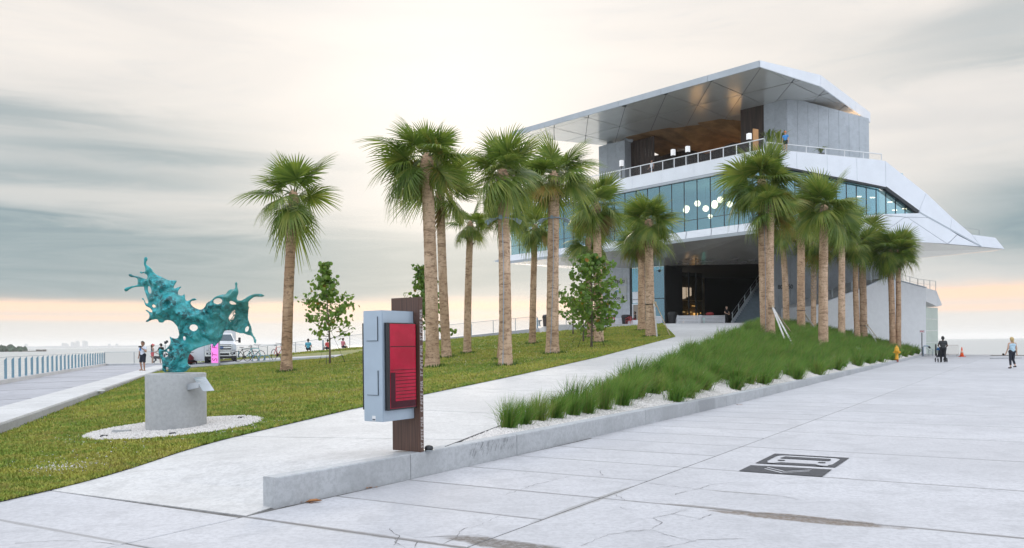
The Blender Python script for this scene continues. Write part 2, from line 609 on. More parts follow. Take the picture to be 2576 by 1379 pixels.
def concrete_mat(name, col, tone=0.10, stains=(), streak=True, rough=0.72, joint=None):
    m = bpy.data.materials.new(name)
    m.use_nodes = True
    nt = m.node_tree
    b = nt.nodes['Principled BSDF']
    g = N(nt, 'ShaderNodeNewGeometry').outputs['Position']
    big = noise(nt, g, 0.35, 5, 0.6, 0.6)
    mid = noise(nt, g, 2.2, 6, 0.65, 0.4)
    fine = noise(nt, g, 38.0, 4, 0.7)
    c = mixc(nt, sstep(nt, big, 0.3, 0.7), tuple(q * (1 - tone) for q in col), tuple(min(1, q * (1 + tone)) for q in col))
    c = mixc(nt, mathn(nt, 'MULTIPLY', sstep(nt, mid, 0.46, 0.68), 0.62), c, tuple(q * (0.76) for q in col))
    c = mixc(nt, mathn(nt, 'MULTIPLY', sstep(nt, fine, 0.55, 0.75), 0.25), c, tuple(q * 0.72 for q in col))
    if streak:
        sv = mapping(nt, g, (0.5, 3.2, 1.0), (0, 0, 0), (0, 0, R(-33)))
        st = noise(nt, sv, 1.4, 6, 0.62, 0.3)
        c = mixc(nt, mathn(nt, 'MULTIPLY', sstep(nt, st, 0.52, 0.72), 0.45), c, tuple(q * 0.76 for q in col))
        sp = noise(nt, g, 9.0, 2, 0.4)
        c = mixc(nt, mathn(nt, 'MULTIPLY', sstep(nt, sp, 0.74, 0.80), 0.5), c, tuple(q * 0.45 for q in col))
    for (p, dx, la, lb, scol, k) in stains:
        rel = N(nt, 'ShaderNodeVectorMath', operation='SUBTRACT')
        nt.links.new(g, rel.inputs[0])
        rel.inputs[1].default_value = tuple(p)
        def dot(v):
            n = N(nt, 'ShaderNodeVectorMath', operation='DOT_PRODUCT')
            nt.links.new(rel.outputs[0], n.inputs[0])
            n.inputs[1].default_value = v
            return n.outputs['Value']
        A = mathn(nt, 'DIVIDE', dot((dx[0], dx[1], 0)), la)
        Bv = mathn(nt, 'DIVIDE', dot((-dx[1], dx[0], 0)), lb)
        r2 = mathn(nt, 'ADD', mathn(nt, 'MULTIPLY', A, A), mathn(nt, 'MULTIPLY', Bv, Bv))
        r2 = mathn(nt, 'ADD', r2, mathn(nt, 'MULTIPLY', mathn(nt, 'SUBTRACT', noise(nt, g, 2.6, 6, 0.65, 1.0), 0.5), 1.9))
        msk = mathn(nt, 'SUBTRACT', 1.0, sstep(nt, r2, 0.35, 1.0))
        msk = mathn(nt, 'MULTIPLY', msk, mathn(nt, 'ADD', k * 0.55, mathn(nt, 'MULTIPLY', noise(nt, mapping(nt, g, (1, 5, 1), (0, 0, 0), (0, 0, R(30))), 4.0, 5, 0.7), k * 0.8)))
        c = mixc(nt, msk, c, scol)
    oi = N(nt, 'ShaderNodeObjectInfo').outputs['Random']
    c = mixc(nt, mathn(nt, 'MULTIPLY', oi, 0.30), c, tuple(q * 0.74 for q in col))
    grain = noise(nt, g, 17.0, 3, 0.75)
    c = mixc(nt, mathn(nt, 'MULTIPLY', sstep(nt, grain, 0.42, 0.62), 0.42), c, tuple(q * 0.66 for q in col))
    if joint:
        def dt(v):
            n = N(nt, 'ShaderNodeVectorMath', operation='DOT_PRODUCT')
            nt.links.new(g, n.inputs[0])
            n.inputs[1].default_value = v
            return n.outputs['Value']
        wd_ = Vector((.498, .870, 0))
        sv = mathn(nt, 'SUBTRACT', dt(tuple(wd_)), WO.dot(wd_))
        pp = mathn(nt, 'PINGPONG', sv, joint / 2)
        wv = mathn(nt, 'ADD', pp, mathn(nt, 'MULTIPLY', mathn(nt, 'SUBTRACT', mid, 0.5), 0.07))
        jm = mathn(nt, 'SUBTRACT', 1.0, sstep(nt, wv, 0.012, 0.040))
        c = mixc(nt, mathn(nt, 'MULTIPLY', jm, mathn(nt, 'ADD', 0.15, mathn(nt, 'MULTIPLY', big, 0.75))), c, (0.20, 0.19, 0.18))
    nt.links.new(c, b.inputs['Base Color'])
    b.inputs['Roughness'].default_value = rough
    b.inputs['Specular IOR Level'].default_value = 0.35
    bn = N(nt, 'ShaderNodeBump')
    bn.inputs['Strength'].default_value = 0.25
    bn.inputs['Distance'].default_value = 0.006
    nt.links.new(mathn(nt, 'ADD', fine, mathn(nt, 'MULTIPLY', mid, 0.8)), bn.inputs['Height'])
    nt.links.new(bn.outputs[0], b.inputs['Normal'])
    return m

jn = (WN.x, WN.y)
s1 = ST(-.06, 4.55)
s2 = onz(1290, 1372)
s3 = ST(.03, 3.65)
s4 = onz(1870, 1240)
PL_STAINS = [(s1, jn, 0.95, 0.16, (0.15, 0.105, 0.065), 1.15), (s3, jn, 0.55, 0.06, (0.22, 0.20, 0.18), 0.9),
             (s2, jn, 0.75, 0.17, (0.11, 0.09, 0.07), 1.15), (ST(-.2, 2.54), (WD.x, WD.y), 1.2, 0.06, (0.28, 0.27, 0.25), 0.8),
             (s4, jn, 0.4, 0.04, (0.28, 0.27, 0.26), 0.8), (ST(-2.4, 1.4), jn, 1.7, 0.05, (0.27, 0.25, 0.23), 0.9),
             (onz(2450, 1342), jn, 0.8, 0.05, (0.40, 0.39, 0.38), 0.8)]
CONC = (0.560, 0.558, 0.578)
M['plaza'] = concrete_mat('plaza_concrete', CONC, 0.09, PL_STAINS, joint=1.2)
M['plaza_b'] = concrete_mat('plaza_concrete_wide', CONC, 0.09, PL_STAINS, joint=2.4)
M['plaza_far'] = concrete_mat('plaza_concrete_far', CONC, 0.09, joint=4.8)
M['ramp'] = concrete_mat('ramp_concrete', (0.60, 0.595, 0.59), 0.08)
M['prom'] = concrete_mat('promenade_concrete', (0.40, 0.41, 0.45), 0.12)
M['wallc'] = concrete_mat('wall_concrete', (0.47, 0.485, 0.50), 0.12, [(Vector((float(XW(18.9)), 18.9, .1)), (WD.x, WD.y), .75, .5, (0.25, 0.26, 0.27), .8), (Vector((float(XW(17.0)), 17.0, .1)), (WD.x, WD.y), .5, .5, (0.33, 0.34, 0.35), .6)], streak=False)
M['kerbc'] = concrete_mat('kerb_concrete', (0.58, 0.585, 0.59), 0.08, streak=False)
M['pedc'] = concrete_mat('pedestal_concrete', (0.47, 0.48, 0.485), 0.24, streak=False)
M['joint'] = mat('joint_sealant', (0.13, 0.125, 0.12), 0.9, 0, 0.3, 8)
M['crack'] = mat('crack', (0.12, 0.115, 0.11), 0.95)

# water
def sea():
    m = bpy.data.materials.new('sea_water')
    m.use_nodes = True
    nt = m.node_tree
    b = nt.nodes['Principled BSDF']
    b.inputs['Base Color'].default_value = (0.42, 0.43, 0.42, 1)
    b.inputs['Roughness'].default_value = 0.38
    b.inputs['IOR'].default_value = 1.33
    b.inputs['Specular IOR Level'].default_value = 0.9
    g = N(nt, 'ShaderNodeNewGeometry').outputs['Position']
    bn = N(nt, 'ShaderNodeBump')
    bn.inputs['Strength'].default_value = 0.5
    bn.inputs['Distance'].default_value = 0.35
    h = mathn(nt, 'ADD', noise(nt, mapping(nt, g, (0.25, 1.0, 1.0)), 0.35, 5, 0.6), mathn(nt, 'MULTIPLY', noise(nt, g, 1.6, 4, 0.6), 0.3))
    nt.links.new(h, bn.inputs['Height'])
    nt.links.new(bn.outputs[0], b.inputs['Normal'])
    mb = MB()
    S = 24000
    mb.add([(-S, -200, -2.3), (S, -200, -2.3), (S, 22000, -2.3), (-S, 22000, -2.3)], [(0, 1, 2, 3)])
    o = mb.build('sea_water', m)
    struct(o)
sea()

# pier deck that carries everything
mb = MB()
deck = [(-8, -8, -.03), (70, -8, -.03), (70, 74.6, -.03), (45.5, 74.6, -.03), (46, 112, -.03), (2.9, 112, -.03), (3.0, 77.2, -.03),
        (-12.5, 69.2, -.03), (-23, 64.6, -.03), (-33.4, 64.6, -.03), (-8.0, -2.0, -.03)]
mb.slab(deck, (0, 0, -1.9))
struct(mb.build('pier_deck', M['joint']))

# plaza of concrete slabs
plaza = thing('plaza', 'pale concrete plaza of jointed slabs', 'plaza')
for k in ('label', 'category'):
    del plaza[k]
plaza['kind'] = 'structure'
def slab_obj(s0, s1_, t0, t1, m, g=0.0075):
    mb = MB()
    z = random.uniform(-.0012, .0012)
    a, b_, c, d = (s0 + g, t0 + g), (s1_ - g, t0 + g), (s1_ - g, t1 - g), (s0 + g, t1 - g)
    e = 0.008
    lo = [ST(p[0], p[1], -.028) for p in (a, b_, c, d)]
    md = [ST(p[0], p[1], -.006 + z) for p in (a, b_, c, d)]
    tp = [ST(p[0], p[1], z) for p in ((a[0] + e, a[1] + e), (b_[0] - e, b_[1] + e), (c[0] - e, c[1] - e), (d[0] + e, d[1] - e))]
    fs = [(8, 11, 10, 9)]
    for i in range(4):
        j = (i + 1) % 4
        fs += [(j, i, 4 + i, 4 + j), (4 + j, 4 + i, 8 + i, 8 + j)]
    fs = [tuple(reversed(f)) for f in fs]
    mb.add(lo + md + tp, fs)
    return mb.build('paving_slab', m, plaza)
for i in range(-4, 12):
    if i >= -2:
        slab_obj(i * 1.2, i * 1.2 + 1.2, 0.0 if i < 4 else -.5, 2.54, M['plaza'])
    else:
        slab_obj(i * 1.2, i * 1.2 + 1.2, 0.0, 2.54, M['plaza'])
s = 14.4
while s < 84:
    slab_obj(s, s + 4.8, -4.2, 2.54, M['plaza_far'])
    s += 4.8
for (t0, t1, st) in ((2.54, 10.2, 2.4), (10.2, 17.9, 4.8)):
    s = -7.2
    while s < 16.7:
        slab_obj(s, s + st, t0, t1, M['plaza_b'])
        s += st
    while s < 79:
        slab_obj(s, min(s + 4.8, 80.4 if t0 < 5 else 76), t0, t1, M['plaza_far'])
        s += 4.8
s = -7.2
while s < 74:
    slab_obj(s, s + 9.6, 17.9, 40.0, M['plaza_far'])
    s += 9.6
for (a, b_) in ((-8.5, -5.5), (-5.5, -2.45)):
    slab_obj(a, b_, -3.6, 0.0, M['plaza'])
    slab_obj(a, b_, -8.0, -3.6, M['plaza'])
mb = MB()
mb.slab([ST(-9, -8, -.005), ST(86, -4.3, -.005), ST(76, 40, -.005), ST(-9, 40, -.005)], (0, 0, -.01))
mb.build('joint_bed', M['joint'], plaza)
# cracks
def ua(p): return (629 + .3907 * p[0], 1069.3 + .3907 * p[1])
def ub(p): return (1572.5 + .3897 * p[0], 1069.3 + .3897 * p[1])
CR = [[ua(p) for p in q] for q in (
    [(1600, 590), (1540, 615), (1450, 655), (1380, 668), (1340, 710), (1300, 740), (1240, 770)],
    [(1050, 728), (1200, 720), (1340, 715), (1460, 712), (1560, 718)],
    [(2060, 330), (1940, 360), (1850, 380), (1760, 410), (1650, 450)],
    [(2130, 272), (2220, 285), (2255, 295), (2275, 330)],
    [(930, 735), (955, 765), (1000, 790)], [(1080, 755), (1060, 790)],
    [(2130, 780), (2220, 740), (2310, 705), (2430, 690), (2576, 678)],
    [(2350, 450), (2430, 490)], [(2380, 530), (2420, 545), (2490, 550)])]
CR += [[ub(p) for p in q] for q in (
    [(0, 690), (160, 680), (240, 630), (180, 600), (300, 575), (400, 545)], [(300, 575), (490, 605), (570, 575)],
    [(440, 620), (490, 605)], [(170, 680), (300, 720), (450, 750), (490, 740), (780, 735)],
    [(450, 750), (340, 775), (200, 794)], [(310, 450), (480, 412), (560, 385), (690, 372)],
    [(160, 378), (420, 408), (640, 432), (760, 440), (900, 447), (1040, 465), (1140, 490)])]
CR += [[(40, 1368), (130, 1361), (215, 1362), (300, 1370)], [(980, 1330), (1005, 1352), (990, 1372)]]
for q in CR:
    pts = [onz(*p, z=0.0) for p in q]
    fine = []
    for a, b_ in zip(pts, pts[1:]):
        n = max(2, int((b_ - a).length / 0.05))
        for i in range(n):
            p = a.lerp(b_, i / n)
            fine.append(p + Vector((random.gauss(0, .008), random.gauss(0, .008), 0)))
    fine.append(pts[-1])
    mb = MB()
    vs = []
    for i, p in enumerate(fine):
        d = (fine[min(i + 1, len(fine) - 1)] - fine[max(i - 1, 0)]).normalized()
        w = 0.0028 * random.uniform(.3, 1.4) * min(1, (len(fine) - i) / 4 + .2)
        r = Vector((d.y, -d.x, 0)) * w
        vs += [p + r + Vector((0, 0, .0032)), p - r + Vector((0, 0, .0032))]
    mb.add(vs, [(2 * i, 2 * i + 2, 2 * i + 3, 2 * i + 1) for i in range(len(fine) - 1)])
    mb.build('crack', M['crack'], plaza)

# ramp path of cast strips, climbing to the building
ramp = thing('ramp_path', '', '')
for k in ('label', 'category'):
    del ramp[k]
ramp['kind'] = 'structure'
edges = [0.0]
while edges[-1] < 1:
    edges.append(edges[-1] + 3.4 / 64.0)
edges[-1] = 1.0
for k in range(len(edges) - 1):
    n, mcs = 8, 6
    V, Fq = [], []
    for i in range(n + 1):
        q = edges[k] + (edges[k + 1] - edges[k]) * i / n
        q = min(max(q, edges[k] + .0001), edges[k + 1] - .0001)
        yl, yr = 9.2 + (73 - 9.2) * q, 7.72 + (73 - 7.72) * q
        xl, xr = float(XL(yl)), float(XR(yr)) 
        for j in range(mcs + 1):
            f = j / mcs
            x, y = xl + (xr - xl) * f, yl + (yr - yl) * f
            zl, zr = float(zpath(yl)), float(max(zpath(yr), .30 * sm(yr, 8.2, 9.7)))
            V.append((x, y, zl + (zr - zl) * f + .004))
    for i in range(n):
        for j in range(mcs):
            a = i * (mcs + 1) + j
            Fq.append((a, a + 1, a + mcs + 2, a + mcs + 1))
    # leave a fine open joint at the far end of the strip
    mb = MB()
    mb.add(V, Fq)
    last = (mcs + 1) * n
    for j in range(mcs + 1):
        p, q0 = Vector(mb.v[last + j]), Vector(mb.v[last - mcs - 1 + j])
        mb.v[last + j] = tuple(p + (q0 - p).normalized() * 0.012)
    o = mb.build('path_slab', M['ramp'], ramp)
    m_ = o.modifiers.new('thick', 'SOLIDIFY')
    m_.thickness = 0.06
    m_.offset = -1
# dark bed under the ramp joints
mb = MB()
V, Fq = [], []
for i in range(61):
    q = i / 60
    yl, yr = 9.2 + (73 - 9.2) * q, 7.72 + (73 - 7.72) * q
    for f in (0, .5, 1):
        x, y = float(XL(yl)) * (1 - f) + float(XR(yr)) * f, yl + (yr - yl) * f
        zl, zr = float(zpath(yl)), float(max(zpath(yr), .30 * sm(yr, 8.2, 9.7)))
        V.append((x, y, zl + (zr - zl) * f - .05))
for i in range(60):
    for j in range(2):
        a = i * 3 + j
        Fq.append((a, a + 1, a + 4, a + 3))
mb.add(V, Fq)
mb.build('ramp_base', M['joint'], ramp)

# lawn
def lawn_mat(name, blades):
    m = bpy.data.materials.new(name)
    m.use_nodes = True
    nt = m.node_tree
    b = nt.nodes['Principled BSDF']
    g = N(nt, 'ShaderNodeNewGeometry')
    p = g.outputs['Position']
    f1 = noise(nt, p, 0.30, 5, 0.6, 0.8)
    f2 = noise(nt, mapping(nt, p, (1, 2.2, 1)), 1.7, 5, 0.65, 0.6)
    f3 = noise(nt, p, 14.0, 3, 0.6)
    v = mathn(nt, 'ADD', mathn(nt, 'MULTIPLY', f1, 0.45), mathn(nt, 'MULTIPLY', f2, 0.55))
    c = mixc(nt, sstep(nt, v, 0.44, 0.56), (0.095, 0.150, 0.026) if not blades else (0.18, 0.27, 0.045), (0.205, 0.195, 0.040) if not blades else (0.42, 0.39, 0.08))
    c = mixc(nt, mathn(nt, 'MULTIPLY', sstep(nt, f2, 0.50, 0.66), 0.75), c, (0.24, 0.205, 0.06) if not blades else (0.42, 0.35, 0.11))
    f4 = noise(nt, mapping(nt, p, (1, 1.8, 1), (3, 5, 0)), 0.55, 6, 0.7, 1.2)
    c = mixc(nt, mathn(nt, 'MULTIPLY', sstep(nt, f4, 0.50, 0.64), 0.60), c, (0.21, 0.165, 0.06) if not blades else (0.36, 0.27, 0.10))
    c = mixc(nt, mathn(nt, 'MULTIPLY', sstep(nt, f3, 0.5, 0.75), 0.5), c, (0.06, 0.10, 0.024) if not blades else (0.10, 0.17, 0.04))
    if blades:
        c = mixc(nt, mathn(nt, 'MULTIPLY', g.outputs['Random Per Island'], 0.45), c, (0.28, 0.36, 0.06))
    nt.links.new(c, b.inputs['Base Color'])
    b.inputs['Roughness'].default_value = 0.75
    b.inputs['Specular IOR Level'].default_value = 0.2
    if not blades:
        bn = N(nt, 'ShaderNodeBump')
        bn.inputs['Strength'].default_value = 0.7
        bn.inputs['Distance'].default_value = 0.04
        nt.links.new(noise(nt, p, 22, 5, 0.7), bn.inputs['Height'])
        nt.links.new(bn.outputs[0], b.inputs['Normal'])
    return m
M['turf'] = lawn_mat('turf', False)
M['blades'] = lawn_mat('grass_blades', True)
def yfar(s_):
    return np.interp(s_, [0, .3, .6, 1], [62.0, 66.0, 71.5, 73.0])
ns, ny = 64, 110
S_, T_ = np.meshgrid(np.linspace(0, 1, ns), np.linspace(0, 1, ny) ** 1.4, indexing='ij')
Y_ = 3.0 + (yfar(S_) - 3.0) * T_
X_ = XC(Y_) + (XL(Y_) - XC(Y_)) * S_
X_ = np.where(S_ >= 1, XL(Y_) - .002, X_)
Z_ = H(X_ * 1.0, Y_) + .014
Z_ = np.where(S_ <= 0, H(XC(Y_) + .05, Y_), Z_)
V = np.stack([X_, Y_, Z_], -1).reshape(-1, 3)
ii, jj = np.meshgrid(np.arange(ns - 1), np.arange(ny - 1), indexing='ij')
a = (ii * ny + jj).ravel()
Fq = np.stack([a, a + ny, a + ny + 1, a + 1], -1)
lawn = mesh_np('lawn', V, Fq, M['turf'], smooth=True)
struct(lawn)

def blades_mesh(bx, by, bz, h, w, lean, ang):
    """one bent blade per base point, three triangles each"""
    n = len(bx)
    ca, sa = np.cos(ang), np.sin(ang)
    tx, ty = -sa * w / 2, ca * w / 2
    b0 = np.stack([bx - tx, by - ty, bz], -1)
    b1 = np.stack([bx + tx, by + ty, bz], -1)
    lx, ly = lean
    mx, my = bx + lx * 0.35, by + ly * 0.35
    m0 = np.stack([mx - tx * .8, my - ty * .8, bz + h * .62], -1)
    m1 = np.stack([mx + tx * .8, my + ty * .8, bz + h * .62], -1)
    tp = np.stack([bx + lx, by + ly, bz + h], -1)
    V = np.stack([b0, b1, m0, m1, tp], 1).reshape(-1, 3)
    o = (np.arange(n) * 5)[:, None]
    Fc = np.concatenate([o + np.array([[0, 1, 3]]), o + np.array([[0, 3, 2]]), o + np.array([[2, 3, 4]])], 0)
    return V, Fc

n = 165000
q = rng.random(n)
yb = 8.0 * (72.0 / 8.0) ** (q ** 0.80)
sb = rng.random(n)
xb = XC(yb) + (XL(yb) - XC(yb)) * sb
xb = np.where(rng.random(n) < .05, XL(yb) - rng.random(n) * .06, xb)
ok = (yb < yfar(sb) - .3) & ~((yb > 46.8) & (yb < 60.5) & (xb < -10.4)) & (np.hypot(xb + 6.0, yb - 14.2) > 1.44) & (np.abs(xb / yb) < .70)
xb, yb = xb[ok], yb[ok]
n = len(xb)
hb = rng.uniform(.02, .045, n) * (1 + yb / 40)
wb = .006 + .0011 * yb
V, Fc = blades_mesh(xb, yb, H(xb, yb) + .01, hb, wb, (rng.normal(0, .02, n), rng.normal(0, .02, n)), rng.uniform(0, 6.28, n))
lg = mesh_np('lawn_grass', V, Fc, M['blades'])
tag(lg, 'short mown green and straw coloured grass covering the sloping lawn', 'grass', kind='stuff')

# planting bed (soil under grasses and white gravel)
M['bed'] = mat('bed_gravel', (0.60, 0.57, 0.54), 0.9, 0, 0.18, 30, 0.8, 60)
nf, nyb = 18, 110
F_, T_ = np.meshgrid(np.linspace(0, 1, nf), np.linspace(0, 1, nyb) ** 1.3, indexing='ij')
Y_ = 10.3 + (80.5 - 10.3) * T_
xa, xw = XR(Y_) + .04, XW(Y_) - .19
xa = np.minimum(xa, xw - .002)
X_ = xa + (xw - xa) * F_
Z_ = H(X_, Y_)
V = np.stack([X_, Y_, Z_], -1).reshape(-1, 3)
ii, jj = np.meshgrid(np.arange(nf - 1), np.arange(nyb - 1), indexing='ij')
a = (ii * nyb + jj).ravel()
bed = mesh_np('planting_bed', V, np.stack([a, a + nyb, a + nyb + 1, a + 1], -1), M['bed'], smooth=True)
struct(bed)
# dark edging between ramp and bed
mb = MB()
ys = np.linspace(10.4, 46, 60)
mb.tube([(float(XR(y)) + .02, y, float(max(zpath(y), .30)) + .004) for y in ys], .009, 5)
eg = mb.build('bed_edging', mat('edging', (0.10, 0.10, 0.10), .7))
tag(eg, 'thin dark metal edging strip between the ramp and the white gravel', 'edging')

# upper forecourt in front of the building
mb = MB()
fore = [(3.2, 76.4, 3.3), (3.6, 73.02, 3.3), (13.7, 73.02, 3.3), (22.6, 73.02, 3.3), (30.5, 80.6, 3.3), (44, 88, 3.3), (44, 111, 3.3), (3.2, 111, 3.3)]
mb.slab(fore, (0, 0, -3.3))
struct(mb.build('forecourt', M['ramp']))

# promenade along the water
mb = MB()
prom = [(float(XF(-4)), -4, .2), (float(XC(-4)), -4, .2), (float(XC(64)), 64.2, .2), (float(XF(64.2)), 64.2, .2)]
mb.slab(prom, (0, 0, -.22))
struct(mb.build('promenade', M['prom']))
mb = MB()
for y0 in np.arange(20, 64, 6.0):
    a, b_ = Vector((float(XF(y0)), y0, .2025)), Vector((float(XC(y0 + 4)), y0 + 4, .2025))
    mb.bar(a, b_, .03, .004)
mb.build('promenade_joint', M['joint'], bpy.data.objects['promenade'])
# paved strip with the parked truck behind the lawn
mb = MB()
def drape(pts2, up):
    return [(p[0], p[1], float(H(p[0], p[1])) + up) for p in pts2]
def fan_grid(c0, c1, c2, c3, nu, nv, up):
    V, Fq = [], []
    for i in range(nu + 1):
        for j in range(nv + 1):
            u, v = i / nu, j / nv
            x = (c0[0] * (1 - u) + c1[0] * u) * (1 - v) + (c3[0] * (1 - u) + c2[0] * u) * v
            y = (c0[1] * (1 - u) + c1[1] * u) * (1 - v) + (c3[1] * (1 - u) + c2[1] * u) * v
            V.append((x, y, float(H(x, y)) + up))
    for i in range(nu):
        for j in range(nv):
            a = i * (nv + 1) + j
            Fq.append((a, a + nv + 1, a + nv + 2, a + 1))
    return V, Fq
V, Fq = fan_grid((-21.9, 49.8), (-10.6, 47.4), (-10.8, 51.0), (-25.9, 61.4), 24, 12, .045)
mb.add(V, Fq)
lot = mb.build('parking_pad', M['prom'])
struct(lot)
mb = MB()
pts = [Vector(V[i * 13]) + Vector((0, -.06, .03)) for i in range(25)]
for a, b_ in zip(pts, pts[1:]):
    mb.bar(a, b_, .16, .10)
mb.build('pad_kerb', M['kerbc'], lot)

# low kerb wall between promenade and lawn: cast lengths
kerb = thing('kerb_wall', 'long low white concrete kerb between the promenade and the lawn', 'kerb')
y = -2.0
while y < 61:
    y2 = min(y + 3.6, 61)
    mb = MB()
    a0, a1 = float(XC(y + .005)), float(XC(y2 - .005))
    wv = Vector((-0.94, -0.335, 0)) * 1.15
    p = [Vector((a0, y + .005, .235)), Vector((a1, y2 - .005, .235)), Vector((a1, y2 - .005, .235)) + wv, Vector((a0, y + .005, .235)) + wv]
    mb.slab(p, (0, 0, -.35))
    mb.build('kerb_length', M['kerbc'], kerb, bevel=.012)
    y = y2

# low retaining wall at the plaza
wallt = thing('retaining_wall', 'low pale concrete retaining wall along the plaza below the grass bed', 'wall', (-2.42, 8.08, 0))
ycuts = [8.08, 9.74, 11.72, 15.86, 20.2, 25, 30, 36, 42, 48, 55, 62, 70, 80.5]
def wall_dark(name):
    return concrete_mat(name, (0.50, 0.515, 0.53), 0.10, streak=False)
for y0, y1 in zip(ycuts, ycuts[1:]):
    k = max(1, int((y1 - y0) / 2.1))
    mb = MB()
    gy = .004
    ring = []
    for i in range(k + 1):
        y = y0 + gy + (y1 - y0 - 2 * gy) * i / k
        xf = float(XW(y)) - .001 * i
        bx_, by_ = xf - .155, y + .10
        zt = float(wall_top(y))
        ring.append([(xf, y, -.025), (xf, y, zt - .012), (xf - .009, y + .006, zt), (bx_ + .008, by_ - .006, zt), (bx_, by_, zt - .012), (bx_, by_, -.025)])
    V = [p for r_ in ring for p in r_]
    Fq = []
    for i in range(k):
        for j in range(6):
            a, b_ = i * 6 + j, i * 6 + (j + 1) % 6
            Fq.append((a, b_, b_ + 6, a + 6))
    Fq += [(5, 4, 3, 2, 1, 0), tuple(k * 6 + j for j in range(6))]
    Fq = [tuple(reversed(f)) for f in Fq]
    mb.add(V, Fq)
    mb.build('wall_segment', M['wallc'], wallt)
# scuffs on the face of the wall: thin rubbed marks
M['scuff'] = mat('scuff', (0.22, 0.225, 0.23), .9, 0, .3, 20)
def wallpt(y, z, off=.003):
    return Vector((float(XW(y)), y, z)) + WN * off
mb = MB()
for k in range(46):
    y = random.choice([random.gauss(10.95, .16), random.gauss(11.45, .18)])
    z0 = random.uniform(.10, .28)
    ln = random.uniform(.03, .10)
    z1 = min(z0 + ln, .292)
    w_ = random.uniform(.003, .007)
    mb.add([wallpt(y, z0), wallpt(y + w_, z0), wallpt(y + w_ + .035, z1), wallpt(y + .035, z1)], [(0, 1, 2, 3)])
mb.build('scuff_marks', M['scuff'], wallt)

# white gravel: loose pebbles
M['pebble'] = mat('white_pebble', (0.66, 0.63, 0.60), 0.7, 0, 0.25, 45)
OCT = np.array([[1, 0, 0], [-1, 0, 0], [0, 1, 0], [0, -1, 0], [0, 0, 1], [0, 0, -1]], float)
OCF = np.array([[0, 2, 4], [2, 1, 4], [1, 3, 4], [3, 0, 4], [2, 0, 5], [1, 2, 5], [3, 1, 5], [0, 3, 5]])
def pebbles(name, px, py, pz, size, label, parent=None):
    n = len(px)
    sc_ = size[:, None] * rng.uniform(.6, 1.25, (n, 3)) * np.array([[1, 1, .7]])
    ang = rng.uniform(0, 6.28, n)
    ca, sa = np.cos(ang), np.sin(ang)
    v = OCT[None] * sc_[:, None, :] + rng.normal(0, .12, (n, 6, 3)) * size[:, None, None]
    x = v[..., 0] * ca[:, None] - v[..., 1] * sa[:, None]
    y = v[..., 0] * sa[:, None] + v[..., 1] * ca[:, None]
    V = np.stack([x + px[:, None], y + py[:, None], v[..., 2] + pz[:, None]], -1).reshape(-1, 3)
    Fc = (OCF[None] + (np.arange(n) * 6)[:, None, None]).reshape(-1, 3)
    o = mesh_np(name, V, Fc, M['pebble'], parent)
    return tag(o, label, 'gravel', kind='stuff')
n = 17000
yy = 10.4 + (34 - 10.4) * rng.random(n) ** 1.5
f = 1 - np.abs(rng.normal(0, .42, n))
f = np.where(yy < 16, rng.random(n), f)
ok = (f > 0) & (f < .985)
yy, f = yy[ok], f[ok]
xa, xw = XR(yy) + .06, XW(yy) - .2
ok = xw > xa + .02
yy, f, xa, xw = yy[ok], f[ok], xa[ok], xw[ok]
xx = np.where(yy < 16, xa + (xw - xa) * f, xw - (1 - f) * np.minimum(xw - xa, 2.2))
pebbles('white_gravel', xx, yy, H(xx, yy) + .004, rng.uniform(.010, .024, len(xx)) * (1 + yy / 60),
        'white gravel spread in the bed behind the low wall')
# ================================================================== implicit surfaces (sculpture, people, animals)
def nets(Fv, o, h):
    S = Fv < 0
    nx, ny, nz = Fv.shape
    cor = [(i, j, k) for i in (0, 1) for j in (0, 1) for k in (0, 1)]
    allin = np.ones((nx - 1, ny - 1, nz - 1), bool)
    anyin = np.zeros_like(allin)
    for (i, j, k) in cor:
        q = S[i:nx - 1 + i, j:ny - 1 + j, k:nz - 1 + k]
        allin &= q
        anyin |= q
    act = anyin & ~allin
    idx = -np.ones(act.shape, np.int64)
    ijk = np.argwhere(act)
    idx[act] = np.arange(len(ijk))
    acc = np.zeros((len(ijk), 3))
    cnt = np.zeros(len(ijk))
    for a in cor:
        for ax in range(3):
            if a[ax]:
                continue
            b = list(a)
            b[ax] = 1
            fa = Fv[ijk[:, 0] + a[0], ijk[:, 1] + a[1], ijk[:, 2] + a[2]]
            fb = Fv[ijk[:, 0] + b[0], ijk[:, 1] + b[1], ijk[:, 2] + b[2]]
            m = (fa < 0) != (fb < 0)
            t = np.where(m, fa / np.where(m, fa - fb, 1), 0)
            p = np.tile(np.array(a, float), (len(ijk), 1))
            p[:, ax] += t
            acc[m] += p[m]
            cnt[m] += 1
    V = np.asarray(o) + h * (ijk + acc / np.maximum(cnt, 1)[:, None])
    quads = []
    for ax in range(3):
        o1, o2 = (ax + 1) % 3, (ax + 2) % 3
        A = np.take(S, range(0, S.shape[ax] - 1), ax)
        B = np.take(S, range(1, S.shape[ax]), ax)
        e = np.argwhere(A != B)
        e = e[(e[:, o1] >= 1) & (e[:, o2] >= 1) & (e[:, o1] < S.shape[o1] - 1) & (e[:, o2] < S.shape[o2] - 1)]
        if not len(e):
            continue
        def cell(d1, d2):
            c = e.copy()
            c[:, o1] += d1
            c[:, o2] += d2
            return idx[c[:, 0], c[:, 1], c[:, 2]]
        q = np.stack([cell(-1, -1), cell(0, -1), cell(0, 0), cell(-1, 0)], -1)
        inside = A[e[:, 0], e[:, 1], e[:, 2]]
        q[~inside] = q[~inside][:, ::-1]
        quads.append(q)
    return V, np.concatenate(quads, 0)

